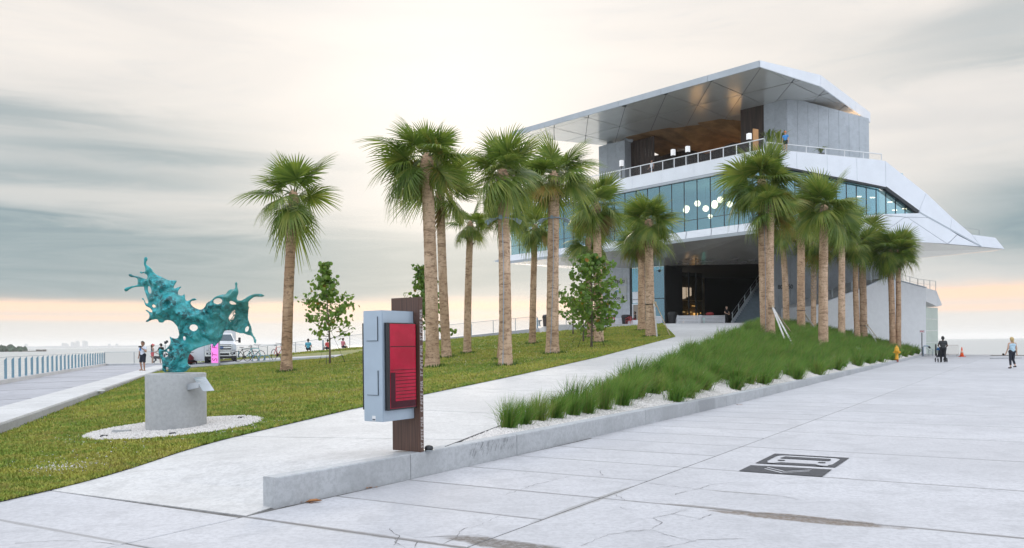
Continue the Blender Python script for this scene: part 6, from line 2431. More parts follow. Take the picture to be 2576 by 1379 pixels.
# sign boards on the concrete wall
M['signgrey'] = mat('sign_board', (0.44, 0.46, 0.44), .55, 0, .05, 3)
M['signletter'] = mat('sign_letter_dark', (0.03, 0.03, 0.03), .5)
M['signblue'] = mat('sign_letter_blue', (0.12, 0.32, 0.50), .5)
M['signwhite'] = mat('sign_letter_white', (0.80, 0.80, 0.78), .5)
es = (rz(W1, 0) - rz(W0, 0)).normalized()
def onS(u, v): return onface(u, v, rz(W0, 0) + swn * .06, es)
def us(x, y): return ((2380 + .174 * x) * .629, (1080 + .174 * y) * .629)
for (y0, y1, txts, lab) in ((180, 325, (('TEAKI', 'signletter', .60, 'PIER TEAKI'),), 'upper grey sign board with dark capital letters on the concrete wall'),
                            (365, 525, (('Pier', 'signwhite', .34, 'Tampa Bay'), ('gifts', 'signblue', .34, 'Watch')), 'middle grey sign board with white and blue script on the concrete wall'),
                            (570, 710, (('DOC FORDS', 'signletter', .52, 'DRIFTWOOD Cafe'),), 'lower grey sign board with dark letters and a leaf mark on the concrete wall')):
    t1_, zt_ = onS(*us(730, y0))
    _, zb2 = onS(*us(730, y1))
    t0_ = t1_ - 3.0
    o_ = rz(W0, 0) + swn * .06
    sg = thing('sign_board', lab, 'sign', rz(o_ + es * t0_, zb2), 0, 'sign boards on the concrete wall')
    mb = MB()
    mb.slab([rz(o_ + es * t0_, zb2), rz(o_ + es * t1_, zb2), rz(o_ + es * t1_, zt_), rz(o_ + es * t0_, zt_)], swn * .09)
    mb.build('board', M['signgrey'], sg, bevel=.012)
    Hs = zt_ - zb2
    if y0 == 180:
        me_ = place_text('letters', 'PIER TEAKI', Hs * .62, rz(o_ + es * (t1_ - .22), zb2 + Hs * .24) + swn * .095, es, (0, 0, 1), M['signletter'], sg, ext=.03, align='RIGHT', bold=.012)
    elif y0 == 365:
        place_text('letters', 'Pier', Hs * .46, rz(o_ + es * (t1_ - .9), zb2 + Hs * .48) + swn * .095, es, (0, 0, 1), M['signwhite'], sg, ext=.02, align='RIGHT', bold=.008)
        place_text('letters', 'gifts', Hs * .46, rz(o_ + es * (t1_ - .8), zb2 + Hs * .14) + swn * .095, es, (0, 0, 1), M['signblue'], sg, ext=.02, align='RIGHT', bold=.006)
    else:
        place_text('letters', 'DRIFTWOOD', Hs * .50, rz(o_ + es * (t1_ - .75), zb2 + Hs * .28) + swn * .095, es, (0, 0, 1), M['signletter'], sg, ext=.02, align='RIGHT', bold=.01)
        mb = MB()
        for (dx, dz, r_) in ((-.42, .50, .13), (-.33, .66, .10), (-.50, .36, .09), (-.30, .44, .08)):
            cc_ = rz(o_ + es * (t1_ + dx), zb2 + Hs * dz) + swn * .11
            mb.add([cc_ + es * r_ * math.cos(a) + Vector((0, 0, r_ * math.sin(a))) for a in np.linspace(0, 2 * math.pi, 9)[:-1]], [tuple(range(8))])
        mb.build('leaf_mark', M['signletter'], sg)

# outside stair with rails, right side of the hall
stt = thing('outdoor_stair', 'dark steep stair with pale stringer and steel rails rising beside the hall', 'stairs', P(1842, 811, 80))
M['step'] = mat('stair_tread', (0.13, 0.17, 0.20), .7, 0, .1, 3)
sA, sB = P(1842, 810, 81.0), P(1921, 706, 86.0)
sA.z = GZ
dv = sB - sA
side_v = Vector((1, .12, 0)).normalized() * 2.6
nst = 24
for j in range(nst):
    p = sA + dv * (j / nst)
    q = sA + dv * ((j + 1) / nst)
    mb = MB()
    mb.slab([p, rz(q, p.z), rz(q, p.z) + side_v, p + side_v], (0, 0, dv.z / nst))
    mb.build('step', M['step'], stt)
mb = MB()
mb.slab([sA + Vector((-.15, -.1, -.05)), sB + Vector((-.15, 0, 0)), sB + Vector((-.15, 0, .45)), sA + Vector((-.15, -.1, .35))], (.14, .0, 0))
mb.build('stringer', M['bgrey'], stt)
mb = MB()
mb.tube([sA + Vector((-.08, -.05, 1.15)), sB + Vector((-.08, 0, 1.2))], .03, 6)
mb.tube([sA + Vector((-.08, -.05, .75)), sB + Vector((-.08, 0, .8))], .015, 5)
mb.build('handrail', M['steel'], stt)
for j in range(6):
    p = sA.lerp(sB, .03 + j / 5.3)
    mb = MB()
    mb.bar(p + Vector((-.08, 0, .1)), p + Vector((-.08, 0, 1.18)), .07, .03)
    mb.build('rail_post', M['steel'], stt)

# ---- white stair wing at the right
wing = thing('stair_wing', 'white rendered stair wing with sloping top and roll-up glass door beside the grass bed', 'wall', (36, 80, 0))
Wf = Vector((29.7, 78.0, 0))
Wd = (Vector((43.25, 83.0, 0)) - Wf).normalized()
Wn = Vector((Wd.y, -Wd.x, 0))
def onW(u, v): return onface(u, v, Wf, Wd)
def WP(u, v, off=0.0):
    t, z = onW(u, v)
    return Wf + Wd * t + Wn * off + Vector((0, 0, z))
prof = [WP(2051, 769.6), WP(2177, 722), WP(2225, 700), WP(2265, 708), WP(2329, 724.5)]
lowv = Vector((0, 0, 0))
loop = [rz(WP(2051, 800), 1.0)] + prof + [rz(WP(2330, 880), -.02)]
WI = Vector((-.25, .97, 0)) * 7.0
mb = MB()
mb.slab(loop, WI)
wb_ = mb.build('wing_wall', M['white_paint'], wing)
# coping along the sloping top
mb = MB()
for a, b_ in zip(prof, prof[1:]):
    mb.bar(a + Wn * .0 + Vector((0, 0, .05)), b_ + Vector((0, 0, .05)), .28, .07)
mb.build('coping', M['bgrey'], wing)
# overhanging head over the glass door at the end
eA = WP(2329, 724.5)
eB = P(2356, 731.6, 85.0)
eC = P(2370, 768, 85.0)
eD = WP(2329, 757.7)
mb = MB()
mb.slab([eA, eB, eC, P(2358, 771.5, 84.8), eD], WI * .9)
mb.build('door_head', M['white_paint'], wing)
gdA, gdB = WP(2331, 759, -.3), P(2359, 772, 85.2)
gdoor = thing('x', 'x', 'x')
bpy.data.objects.remove(gdoor)
M['frost'] = mat('frosted_glass', (0.50, 0.58, 0.52), .25, 0, .05, .6, spec=.8)
b0_, b1_ = rz(gdA, 0), rz(gdB, 0)
for j in range(4):
    z0, z1 = 4.95 * j / 4 + .05, 4.95 * (j + 1) / 4 + .02
    mb = MB()
    mb.slab([rz(b0_, z0), rz(b1_, z0), rz(b1_, z1), rz(b0_, z1)], (-.02, .06, 0))
    mb.build('door_panel', M['frost'], wing)
mb = MB()
for z in (1.30, 2.55, 3.78):
    mb.bar(rz(b0_, z), rz(b1_, z), .05, .03)
mb.build('door_rail', M['bgrey'], wing)
# rails on the wing
mb = MB()
rp = [WP(2008, 788, .0) + Vector((0, 0, .9)), WP(2042, 742, -.4), WP(2107, 724, -.4), WP(2146, 724, -.4)]
def rail_line(pts, posts, h, nm, parent, m=M['steel'], r=.03):
    mb = MB()
    mb.tube([Vector(p) + Vector((0, 0, h)) for p in pts], r, 5)
    mb.tube([Vector(p) + Vector((0, 0, h * .55)) for p in pts], r * .5, 4)
    for a, b_ in zip(pts, pts[1:]):
        n_ = max(1, int((Vector(b_) - Vector(a)).length / posts))
        for k in range(n_ + 1):
            p = Vector(a).lerp(Vector(b_), k / n_)
            mb.bar(p, p + Vector((0, 0, h)), .05, .03)
    return mb.build(nm, m, parent)
rail_line([WP(2052, 768, -.5), WP(2177, 721, -.5), WP(2225, 699, -.5)], 1.3, 1.0, 'stair_rail', wing)
rail_line([WP(2268, 708, -1.0), WP(2329, 724, -1.0), P(2354, 731, 86.0)], 1.1, 1.0, 'roof_rail', wing, M['wire'], .02)
mb = MB()
for k in range(7):
    p = WP(2262 + k * 4.5, 706, -2.0)
    mb.bar(p, p + Vector((0, 0, 1.9)), .03)
p, q_ = WP(2262, 706, -2.0), WP(2289, 706, -2.0)
mb.bar(p + Vector((0, 0, 1.9)), q_ + Vector((0, 0, 1.9)), .04)
mb.build('roof_cage', M['wire'], wing)

# ---- terrace railing
tra = thing('terrace_railing', 'white steel terrace railing with wire infill above the white parapet', 'railing', LP(2, ZP1))
trl = tl - .4
def rail_face(pf, t0, t1, n, zb_, zt_, wires=7):
    mb = MB()
    mb.bar(pf(t0, zt_, -.12), pf(t1, zt_, -.12), .09, .07)
    mb.bar(pf(t0, zb_ + .06, -.12), pf(t1, zb_ + .06, -.12), .05, .04)
    mb.build('rail', M['white_paint'], tra)
    for k in range(n + 1):
        t = t0 + (t1 - t0) * k / n
        mb = MB()
        mb.bar(pf(t, zb_, -.12), pf(t, zt_, -.12), .07, .05, up=NL)
        mb.build('post', M['white_paint'], tra)
    for k in range(wires):
        z = zb_ + .12 + (zt_ - zb_ - .16) * (k + .5) / wires
        mb = MB()
        mb.bar(pf(t0, z, -.12), pf(t1, z, -.12), .008)
        mb.build('wire', M['wire'], tra)
rail_face(LP, .2, trl, 24, ZP1, ZP1 + .95)
def RPs(t, z, off=0.0):
    zz = pr[3].lerp(pr[2], t / tr_c).z
    return RP(t, zz + (z - ZP1), off)
rail_face(RPs, .2, tr_c - .3, 6, ZP1, ZP1 + .62, 4)
# thin railing along the descending stair and the prow deck
stair_pts = [Rq(2311, 472.6, -1.6), Rq(2385, 538, -1.6), Rq(2440, 588, -1.6), Rq(2500, 598, -1.6)]
rail_line(stair_pts, 3.0, .95, 'stair_railing', tra, M['wire'], .02)

# terrace lanterns (white box lamps on posts)
M['lantern'] = mat('lantern_white', (0.86, 0.87, 0.88), .5, emit=(1, .97, .93), estr=.25)
def u7(x, y): return (1258 + .3193 * x, 125.8 + .3193 * y)
for i, (x, y, h_) in enumerate(((957, 892, 52), (1363, 806, 52), (1478, 780, 50), (1961, 680, 52))):
    t, z = onface(*u7(x, y), BN - NL * 1.6, DL)
    c = BN - NL * 1.6 + DL * t
    hh_ = h_ * .3193 * c.y / FU
    lt = thing('box_lantern', ('white box lantern on the terrace beside the far concrete core', 'white box lantern on the terrace to the left of its close pair',
               'white box lantern on the terrace to the right of its close pair', 'white box lantern on the terrace next to the orange screen')[i], 'lantern', (c.x, c.y, TZ), 0, 'box lanterns on the terrace')
    mb = MB()
    mb.box((c.x, c.y, z - hh_ / 2), .34, .34, hh_ * .92, .4)
    mb.build('shade', M['lantern'], lt, bevel=.015)
    mb = MB()
    mb.bar((c.x, c.y, TZ), (c.x, c.y, z - hh_ / 2 + .02), .07)
    mb.box((c.x, c.y, z - hh_ / 2 - .05), .30, .30, .045, .4)
    mb.build('post', M['bdark'], lt)
t, z = onface(*u7(2013, 672), BN - NL * 2.2, DL)
c = BN - NL * 2.2 + DL * t
mb = MB()
mb.box((c.x, c.y, TZ), .62, .10, z + .55 - TZ, .5)
tag(mb.build('orange_screen', mat('orange_screen', (.55, .28, .11), .5, 0, .1, 2), bevel=.01), 'upright orange lit screen on the terrace above the full crowned palm', 'screen')
# terrace planters with low palms
M['planter'] = mat('planter_box', (0.10, 0.10, 0.10), .6)
def planter(u, v, face, D_, off, label, s_=1.0, seed=1):
    t, z = onface(u, v, BN + face * off, D_)
    c = BN + face * off + D_ * t
    pt = thing('planted_pot', label, 'potted plant', (c.x, c.y, TZ), 0, 'potted plants on the terrace')
    mb = MB()
    mb.lathe([(.28 * s_, 0), (.34 * s_, .5 * s_), (.36 * s_, .55 * s_), (.30 * s_, .55 * s_), (.28 * s_, .50 * s_)], (c.x, c.y, TZ), 12)
    mb.build('pot', M['planter'], pt)
    r_ = random.Random(seed)
    mb = MB()
    Hh = max(z - TZ - .3, .5)
    for k in range(26):
        a, rr = r_.uniform(0, 6.28), r_.uniform(.3, 1.0) * s_
        p0 = Vector((c.x, c.y, TZ + .5 * s_))
        p1 = p0 + Vector((math.cos(a) * rr * .4, math.sin(a) * rr * .4, Hh * r_.uniform(.6, 1.0)))
        p2 = p0 + Vector((math.cos(a) * rr, math.sin(a) * rr, Hh * r_.uniform(.45, .95)))
        w_ = Vector((-math.sin(a), math.cos(a), 0)) * .07
        mb.add([p0 - w_ * .3, p0 + w_ * .3, p1 + w_, p1 - w_, p2], [(0, 1, 2, 3), (3, 2, 4)])
    mb.build('leaves', M['frond'], pt)
planter(*u7(2125, 650), -NL, DL, 4.0, 'dark potted palm on the terrace against the concrete core', 1.3, 2)
planter(*u7(2200, 665), -NL, DL, 3.2, 'broad potted palm on the terrace near the core corner', 1.3, 3)
planter(2180 - 115, 373, -NR, DR, .9, 'low bushy plant showing over the right parapet', .9, 4)
planter(1275 + 60, 498, -NL, DL, 1.2, 'potted shrub at the far end of the terrace seen between palm crowns', 1.0, 5)
# ================================================================== cable railings
def fence(label, pts, post_every, h, wires, post_w, curb=0.0, big_every=0, top_r=.022, base_off=0.0, nm='cable_railing'):
    """pts: ground points; posts, top rail and wires between them"""
    t = thing(nm, label, 'railing', pts[0])
    P3 = [Vector(p) for p in pts]
    seg = [(a, b_) for a, b_ in zip(P3, P3[1:])]
    tot = sum((b_ - a).length for a, b_ in seg)
    def at(s_):
        for a, b_ in seg:
            L = (b_ - a).length
            if s_ <= L + 1e-6:
                return a.lerp(b_, s_ / L), (b_ - a).normalized()
            s_ -= L
        return P3[-1], (P3[-1] - P3[-2]).normalized()
    if curb:
        for a, b_ in seg:
            mb = MB()
            mb.bar(a + Vector((0, 0, curb / 2 - .03)), b_ + Vector((0, 0, curb / 2 - .03)), .30, curb + .06)
            mb.build('kerb', M['kerbc'], t)
    n = int(tot / post_every)
    for k in range(n + 1):
        p, d = at(tot * k / max(n, 1))
        nrm = Vector((d.y, -d.x, 0))
        mb = MB()
        big = big_every and k % big_every == 0
        w_ = post_w * (2.2 if big else 1)
        b0 = p + Vector((0, 0, curb - .02))
        if post_w > .1:      # flat fin posts with a raked head, leaning profile
            q = [b0 - nrm * w_ * .5, b0 + nrm * w_ * .5, b0 + nrm * w_ * .5 + Vector((0, 0, h)), b0 - nrm * w_ * .5 + Vector((0, 0, h - .12))]
            mb.slab(q, d * .03)
        else:
            mb.bar(b0, b0 + Vector((0, 0, h * (.93 if big else 1))), w_, .05 if not big else .10, up=nrm)
        mb.build('post', M['steel_blue'] if (big or post_w > .1) else M['wire'], t)
    mb = MB()
    mb.tube([p + Vector((0, 0, curb + h)) for p in P3], top_r, 5)
    mb.build('top_rail', M['steel'], t)
    for k in range(wires):
        z = curb + .08 + (h - .14) * (k + .5) / wires
        mb = MB()
        mb.tube([p + Vector((0, 0, z)) for p in P3], .006, 4)
        mb.build('wire', M['wire'], t)
    return t
fy = [20.0, 33.4, 48.0, 63.9]
fence('long railing of raked blue-grey fin posts along the water side of the promenade', [(float(XF(y)) + .25, y, .2) for y in fy], 1.27, .92, 8, .102, .17)
fence('wire railing on a kerb across the far end of the promenade', [(float(XF(63.9)) + .3, 63.9, .2), P(470, 905, 64.0) * 1 + Vector((0, 0, .2 - P(470, 905, 64.0).z)), Vector((P(560, 900, 64.2).x, 64.2, .22))], 2.3, .92, 9, .035, .13)
fu = [(600, 64.3, .25), (700, 65.6, .62), (800, 66.8, 1.0), (910, 68.2, 1.42), (1080, 71.0, 2.05), (1251, 74.0, 2.68), (1352, 75.6, 3.05)]
fpts = [Vector((ray(u, 860)[0] * d, d, z)) for (u, d, z) in fu]
fence('wire railing with wide grey posts climbing behind the lawn to the forecourt', fpts, 2.15, 1.12, 8, .045, 0, 3)
fence('short level wire railing at the forecourt corner by the litter bin', [Vector((ray(1368, 860)[0] * 76.5, 76.5, 3.3)), Vector((ray(1480, 860)[0] * 79, 79, 3.3))], 1.9, 1.05, 7, .045, 0, 0)
# ground strip under the climbing railing
mb = MB()
for a, b_ in zip(fpts, fpts[1:]):
    mb.bar(a + Vector((0, .1, -.35)), b_ + Vector((0, .1, -.35)), 1.1, .68)
fb = mb.build('railing_footing', M['kerbc'])
struct(fb)

# ================================================================== people and animals
SK = {'light': mat('skin_light', (0.52, 0.33, 0.24), .5), 'tan': mat('skin_tan', (0.36, 0.20, 0.13), .5), 'dark': mat('skin_brown', (0.14, 0.075, 0.05), .5)}
def cloth(name, c): return mat('cloth_' + name, c, .85, 0, .12, 14)
CL = {'white': cloth('white', (.66, .70, .78)), 'navy': cloth('navy', (.018, .022, .035)), 'black': cloth('black', (.014, .015, .017)), 'coral': cloth('coral', (.70, .09, .10)),
      'grey': cloth('grey', (.10, .11, .13)), 'sky': cloth('sky', (.42, .58, .68)), 'teal': cloth('teal', (.10, .38, .50)), 'olive': cloth('charcoal', (.035, .038, .04)),
      'orange': cloth('orange', (.75, .20, .06)), 'maroon': cloth('maroon', (.22, .03, .04)), 'blue': cloth('blue', (.06, .26, .62)), 'pink': cloth('pink', (.60, .20, .26))}
HAIR = {'brown': mat('hair_brown', (.05, .03, .02), .6), 'blond': mat('hair_blond', (.50, .36, .16), .6), 'black': mat('hair_black', (.012, .011, .010), .6), 'grey': mat('hair_grey', (.10, .09, .08), .6)}
SHOE = mat('shoe', (.03, .03, .035), .6)
SHOE2 = mat('shoe_pale', (.35, .36, .40), .6)

def person(label, loc, heading, h, skin, hair, top, bottom, arms=None, legs=None, sit=False, sleeve=.45, shorts=.5, longhair=False, cap=None, shoes=SHOE, lean=0.0, bulk=1.0, ponytail=False, tank=False, cut=None):
    """stands at loc (feet), facing heading (0 = away from camera, pi = towards it). local: x right, y forward, z up"""
    ms = [skin, hair, top, bottom, shoes, cap or hair]
    k = h / 1.75
    pr_ = []
    def c(p1, p2, r1, r2, m):
        pr_.append((np.array(p1) * k, np.array(p2) * k, r1 * k * (bulk if m in (2, 3) else 1), r2 * k * (bulk if m in (2, 3) else 1), m))
    hz = .93 if not sit else .52
    up = np.array([0, lean, hz - .93])
    def U(x, y, z): return (x, y + up[1] * max(0, (z - .9)) , z + up[2])
    # trunk
    c(U(-.075, 0, .95), U(.075, 0, .95), .125, .125, 3)
    c(U(0, 0, 1.02), U(0, .0, 1.12), .135, .125, 2)
    c(U(-.05, .01, 1.18), U(.05, .01, 1.18), .12, .12, 2)
    c(U(-.10, .0, 1.33), U(.10, .0, 1.33), .105, .105, 2)
    c(U(-.165, -.01, 1.405), U(.165, -.01, 1.405), .058, .058, 0 if tank else 2)
    c(U(0, 0, 1.44), U(0, .015, 1.54), .056, .052, 0)
    # head with face
    c(U(0, .01, 1.60), U(0, .025, 1.665), .078, .092, 0)
    c(U(0, .075, 1.565), U(0, .06, 1.58), .045, .05, 0)
    c(U(0, .112, 1.618), U(0, .122, 1.600), .013, .017, 0)
    for s_ in (-1, 1):
        c(U(s_ * .092, .01, 1.615), U(s_ * .093, .0, 1.64), .016, .018, 0)
        c(U(s_ * .034, .100, 1.632), U(s_ * .036, .101, 1.632), .012, .012, 1)
    c(U(-.02, .104, 1.572), U(.02, .104, 1.572), .010, .010, 3 if False else 0)
    c(U(0, -.012, 1.655), U(0, .022, 1.70), .094, .088, 1 if cap is None else 5)
    c(U(0, -.035, 1.60), U(0, -.03, 1.66), .080, .088, 1)
    if cap is not None:
        c(U(0, .10, 1.685), U(0, .17, 1.675), .055, .04, 5)
    if longhair:
        c(U(0, -.055, 1.62), U(0, -.075, 1.42), .075, .045, 1)
    if ponytail:
        c(U(0, -.10, 1.68), U(0, -.13, 1.45), .035, .022, 1)
    # arms: (elbow, wrist) for left and right
    arms = arms or (((-.245, -.02, 1.13), (-.255, .06, .89)), ((.245, -.02, 1.13), (.255, .06, .89)))
    for s_, (el, wr) in zip((-1, 1), arms):
        sh = np.array(U(s_ * .185, -.01, 1.395))
        el, wr = np.array(el) + (0, 0, up[2]), np.array(wr) + (0, 0, up[2])
        f = sleeve
        mid = sh + (el - sh) * f
        if f > 0:
            c(sh, mid, .062, .056, 2)
        c(mid if f < 1 else el, el, .046, .041, 0)
        c(sh, el, .048, .041, 0 if f < 1 else 2)
        c(el, wr, .041, .028, 0 if f <= 1 else 2)
        d_ = (wr - el) / max(np.linalg.norm(wr - el), 1e-6)
        pal = wr + d_ * .075
        c(wr, pal, .026, .030, 0)
        sd_ = np.cross(d_, (0, 1, .2))
        sd_ = sd_ / max(np.linalg.norm(sd_), 1e-6)
        for q in range(4):
            o_ = sd_ * (q - 1.5) * .018
            L_ = (.062, .075, .070, .052)[q]
            mid_ = pal + o_ + d_ * L_ * .55
            c(pal + o_, mid_, .0115, .0105, 0)
            c(mid_, mid_ + (d_ * .7 + np.array([0, .6, 0])) * L_ * .5, .0105, .0095, 0)
        c(wr + d_ * .02, wr + d_ * .065 + np.array([0, .045, 0]), .013, .0105, 0)
    # legs: (knee, ankle)
    legs = legs or (((-.10, .02, .50), (-.105, -.02, .085)), ((.10, .02, .50), (.105, -.02, .085)))
    for s_, (kn, an) in zip((-1, 1), legs):
        hp_ = np.array(U(s_ * .088, 0, .90))
        kn, an = np.array(kn, float), np.array(an, float)
        c(hp_, kn, .084, .056, 0)
        f = shorts
        if f >= 1:
            c(hp_, kn, .092, .066, 3)
            c(kn, kn + (an - kn) * (f - 1), .062, .046 + .01, 3)
            if f < 1.95:
                c(kn, an, .050, .036, 0)
        else:
            c(hp_, hp_ + (kn - hp_) * f, .098, .088, 3)
            c(kn, an, .052, .034, 0)
            c(kn + (an - kn) * .25 + (0, -.012, 0), kn + (an - kn) * .45, .050, .042, 0)
        ft = np.array([an[0] * 1.05, an[1] + .15, an[2] - .045])
        c(an + (0, -.03, -.03), ft, .042, .036, 4)
    V, Fq, mi = sdf_mesh(pr_, .0115, .022)
    o = mesh_np('person', V, Fq, ms, smooth=True, mi=mi)
    if cut is not None:
        pass
    o.location = loc
    o.rotation_euler = (0, 0, heading)
    tag(o, label, 'person')
    return o
PI = math.pi
# photographer on the promenade, facing the camera
g = onz(360, 934, .2)
ph = person('man in white shirt and dark shorts raising a camera on the promenade', (g.x, g.y, .2), PI - .25, 1.77, SK['tan'], HAIR['brown'], CL['white'], CL['navy'],
            arms=(((-.28, .10, 1.16), (-.06, .20, 1.38)), ((.26, -.04, 1.12), (.27, .02, .88))), legs=(((-.11, .05, .50), (-.11, .02, .085)), ((.09, .10, .51), (.10, .0, .12))), shorts=.82, shoes=SK['tan'])
cmo = thing('camera_and_strap', 'black camera with a blue strap held up by the man on the promenade', 'camera', (g.x, g.y, 1.62))
Mh = Matrix.Translation((g.x, g.y, .2)) @ Matrix.Rotation(PI - .25, 4, 'Z')
mb = MB()
cp = Mh @ Vector((-.03, .26, 1.46))
mb.box((cp.x, cp.y, cp.z - .05), .15, .07, .10, PI - .25)
mb.tube([cp, Mh @ Vector((-.03, .40, 1.46))], [.04, .036], 10)
mb.build('camera_body', M['blackgloss'], cmo, bevel=.008)
mb = MB()
q_ = [Mh @ Vector(v) for v in ((.04, .13, 1.46), (.10, .15, 1.32), (.04, .17, 1.24), (-.01, .19, 1.40))]
for a, b_ in zip(q_, q_[1:]):
    mb.bar(a, b_, .05, .02)
mb.build('strap', CL['blue'], cmo)
# woman with dog lead
g = onz(430 * 1.0, 914, .2)
def z3(x, y): return ((520 + .1305 * x) * .629, (1330 + .1305 * y) * .629)
g2 = onz(*z3(690, 985), .2)
person('woman in coral cap and coral shorts holding a dog lead on the promenade', (g2.x, g2.y, .2), -.9, 1.66, SK['light'], HAIR['brown'], CL['grey'], CL['coral'],
       arms=(((-.24, .05, 1.15), (-.22, .28, 1.08)), ((.24, .02, 1.13), (.26, .26, .98))), sleeve=0, shorts=.35, longhair=True, cap=CL['coral'], tank=True, shoes=SHOE2)
g3 = onz(*z3(960, 985), .2)
person('person in black clothes and cap gesturing behind the bronze sculpture foot', (g3.x, g3.y, .2), 1.1, 1.70, SK['tan'], HAIR['black'], CL['black'], CL['black'],
       arms=(((-.26, .10, 1.14), (-.20, .34, 1.12)), ((.26, .06, 1.12), (.24, .30, 1.02))), sleeve=.5, shorts=.75, cap=CL['olive'])
# black dog
def dog(label, loc, heading, s_, mt):
    pr_ = []
    def c(p1, p2, r1, r2): pr_.append((np.array(p1) * s_, np.array(p2) * s_, r1 * s_, r2 * s_, 0))
    c((0, .22, .50), (0, .02, .49), .125, .115)
    c((0, .02, .49), (0, -.26, .52), .105, .085)
    c((0, -.26, .52), (0, -.34, .50), .085, .075)
    c((0, .26, .55), (0, .40, .70), .085, .062)
    c((0, .40, .71), (0, .47, .73), .072, .062)
    c((0, .47, .71), (0, .60, .67), .046, .030)
    for x in (-1, 1):
        c((x * .045, .40, .77), (x * .07, .38, .70), .022, .018)
        c((x * .075, .22, .46), (x * .08, .20, .30), .052, .036)
        c((x * .08, .20, .30), (x * .08, .215, .06), .030, .024)
        c((x * .08, .215, .035), (x * .08, .26, .028), .028, .024)
        c((x * .075, -.28, .48), (x * .085, -.22, .32), .072, .048)
        c((x * .085, -.22, .32), (x * .085, -.36, .20), .040, .028)
        c((x * .085, -.36, .20), (x * .085, -.33, .05), .026, .022)
        c((x * .085, -.33, .035), (x * .085, -.28, .028), .026, .023)
    c((0, -.38, .54), (0, -.50, .52), .028, .022)
    c((0, -.50, .52), (0, -.60, .60), .022, .012)
    V, Fq, mi = sdf_mesh(pr_, .012, .03)
    o = mesh_np('dog', V, Fq, [mt], smooth=True, mi=mi)
    o.location = loc
    o.rotation_euler = (0, 0, heading)
    tag(o, label, 'dog')
    return o
dg = onz(*z3(850, 985), .2)
fur = mat('black_fur', (.012, .012, .013), .7, 0, .3, 20)
dog('large black dog standing on its lead on the promenade', (dg.x, dg.y + .3, .2), -1.25, 1.15, fur)
mb = MB()
hnd = Matrix.Translation((g2.x, g2.y, .2)) @ Matrix.Rotation(-.9, 4, 'Z') @ Vector((.25, .32, .93))
mb.tube([hnd, hnd.lerp(Vector((dg.x + .1, dg.y + .3, .95)), .5) - Vector((0, 0, .05)), Vector((dg.x + .35, dg.y + .4, .86))], .012, 4)
tag(mb.build('dog_lead', M['black']), 'dark lead running from the woman in coral cap to the black dog', 'lead')

# lamp mast far end
lp = P(*z3(1080, 300), 63.0)
t = thing('lamp_mast', 'thin grey mast with a small dark spotlight at the far railing', 'lamp', (lp.x, 63.0, .2))
mb = MB()
mb.tube([(lp.x, 63, .2), (lp.x, 63, lp.z)], .025, 6)
mb.build('mast', M['steel'], t)
mb = MB()
mb.tube([(lp.x - .02, 63, lp.z - .04), (lp.x + .20, 62.9, lp.z + .06)], [.05, .11], 8)
mb.box((lp.x + .02, 63, lp.z - .12), .16, .1, .2)
mb.build('head', M['dark_metal'], t)

# people sitting behind the crest of the lawn
def u10(x, y): return ((1150 + .1451 * x) * .629, (1250 + .1451 * y) * .629)
for (x, y, lab, sk, hr, tp, hd) in ((570, 925, 'seated person in a teal shirt seen from behind over the lawn crest', 'tan', 'brown', 'teal', .1),
                                    (1105, 890, 'seated child with dark hair and red top showing over the lawn crest', 'tan', 'black', 'coral', .8),
                                    (1530, 880, 'seated person with light top showing over the lawn crest near the railing post', 'light', 'brown', 'pink', -.6)):
    u, v = u10(x, y)
    d = 66.4
    q = P(u, v, d)
    hh_ = 1.72 if x == 570 else 1.5
    zz = q.z - (hh_ / 1.75) * (1.66 - .41) - (.05 if x != 570 else -.10)
    person(lab, (q.x, d, max(zz, float(H(q.x, d)) - .25)), hd, hh_, SK[sk], HAIR[hr], CL[tp], CL['navy'], sit=True,
           legs=(((-.12, .42, .50), (-.12, .50, .10)), ((.12, .42, .50), (.12, .50, .10))), arms=(((-.25, .06, 1.12), (-.16, .28, 1.00)), ((.25, .06, 1.12), (.16, .28, 1.0))))

# plaza walkers
def z5(x, y): return ((3650 + .174 * x) * .629, (1250 + .174 * y) * .629)
gm = onz(*z5(700, 1150), 0)
person('man in black shirt and trousers pushing a stroller across the plaza', (gm.x, gm.y, 0), -.25, 1.80, SK['dark'], HAIR['black'], CL['olive'], CL['black'],
       arms=(((-.27, .06, 1.15), (-.14, .30, 1.02)), ((.28, .06, 1.13), (.24, .34, .98))), legs=(((-.10, .10, .50), (-.10, .08, .085)), ((.10, .0, .50), (.10, -.14, .12))), shorts=1.98, bulk=1.12, sleeve=.5)
gw = onz(*z5(2290, 1290), 0)
person('blond woman in pale blue tank top and dark leggings walking over the plaza', (gw.x, gw.y, 0), .05, 1.68, SK['light'], HAIR['blond'], CL['sky'], CL['navy'],
       arms=(((-.25, -.02, 1.13), (-.27, .10, .90)), ((.25, .0, 1.13), (.26, -.02, .88))), legs=(((-.09, .03, .50), (-.08, .02, .085)), ((.09, .05, .50), (.10, -.12, .15))), shorts=1.62, sleeve=0, tank=True, ponytail=True, shoes=SHOE)
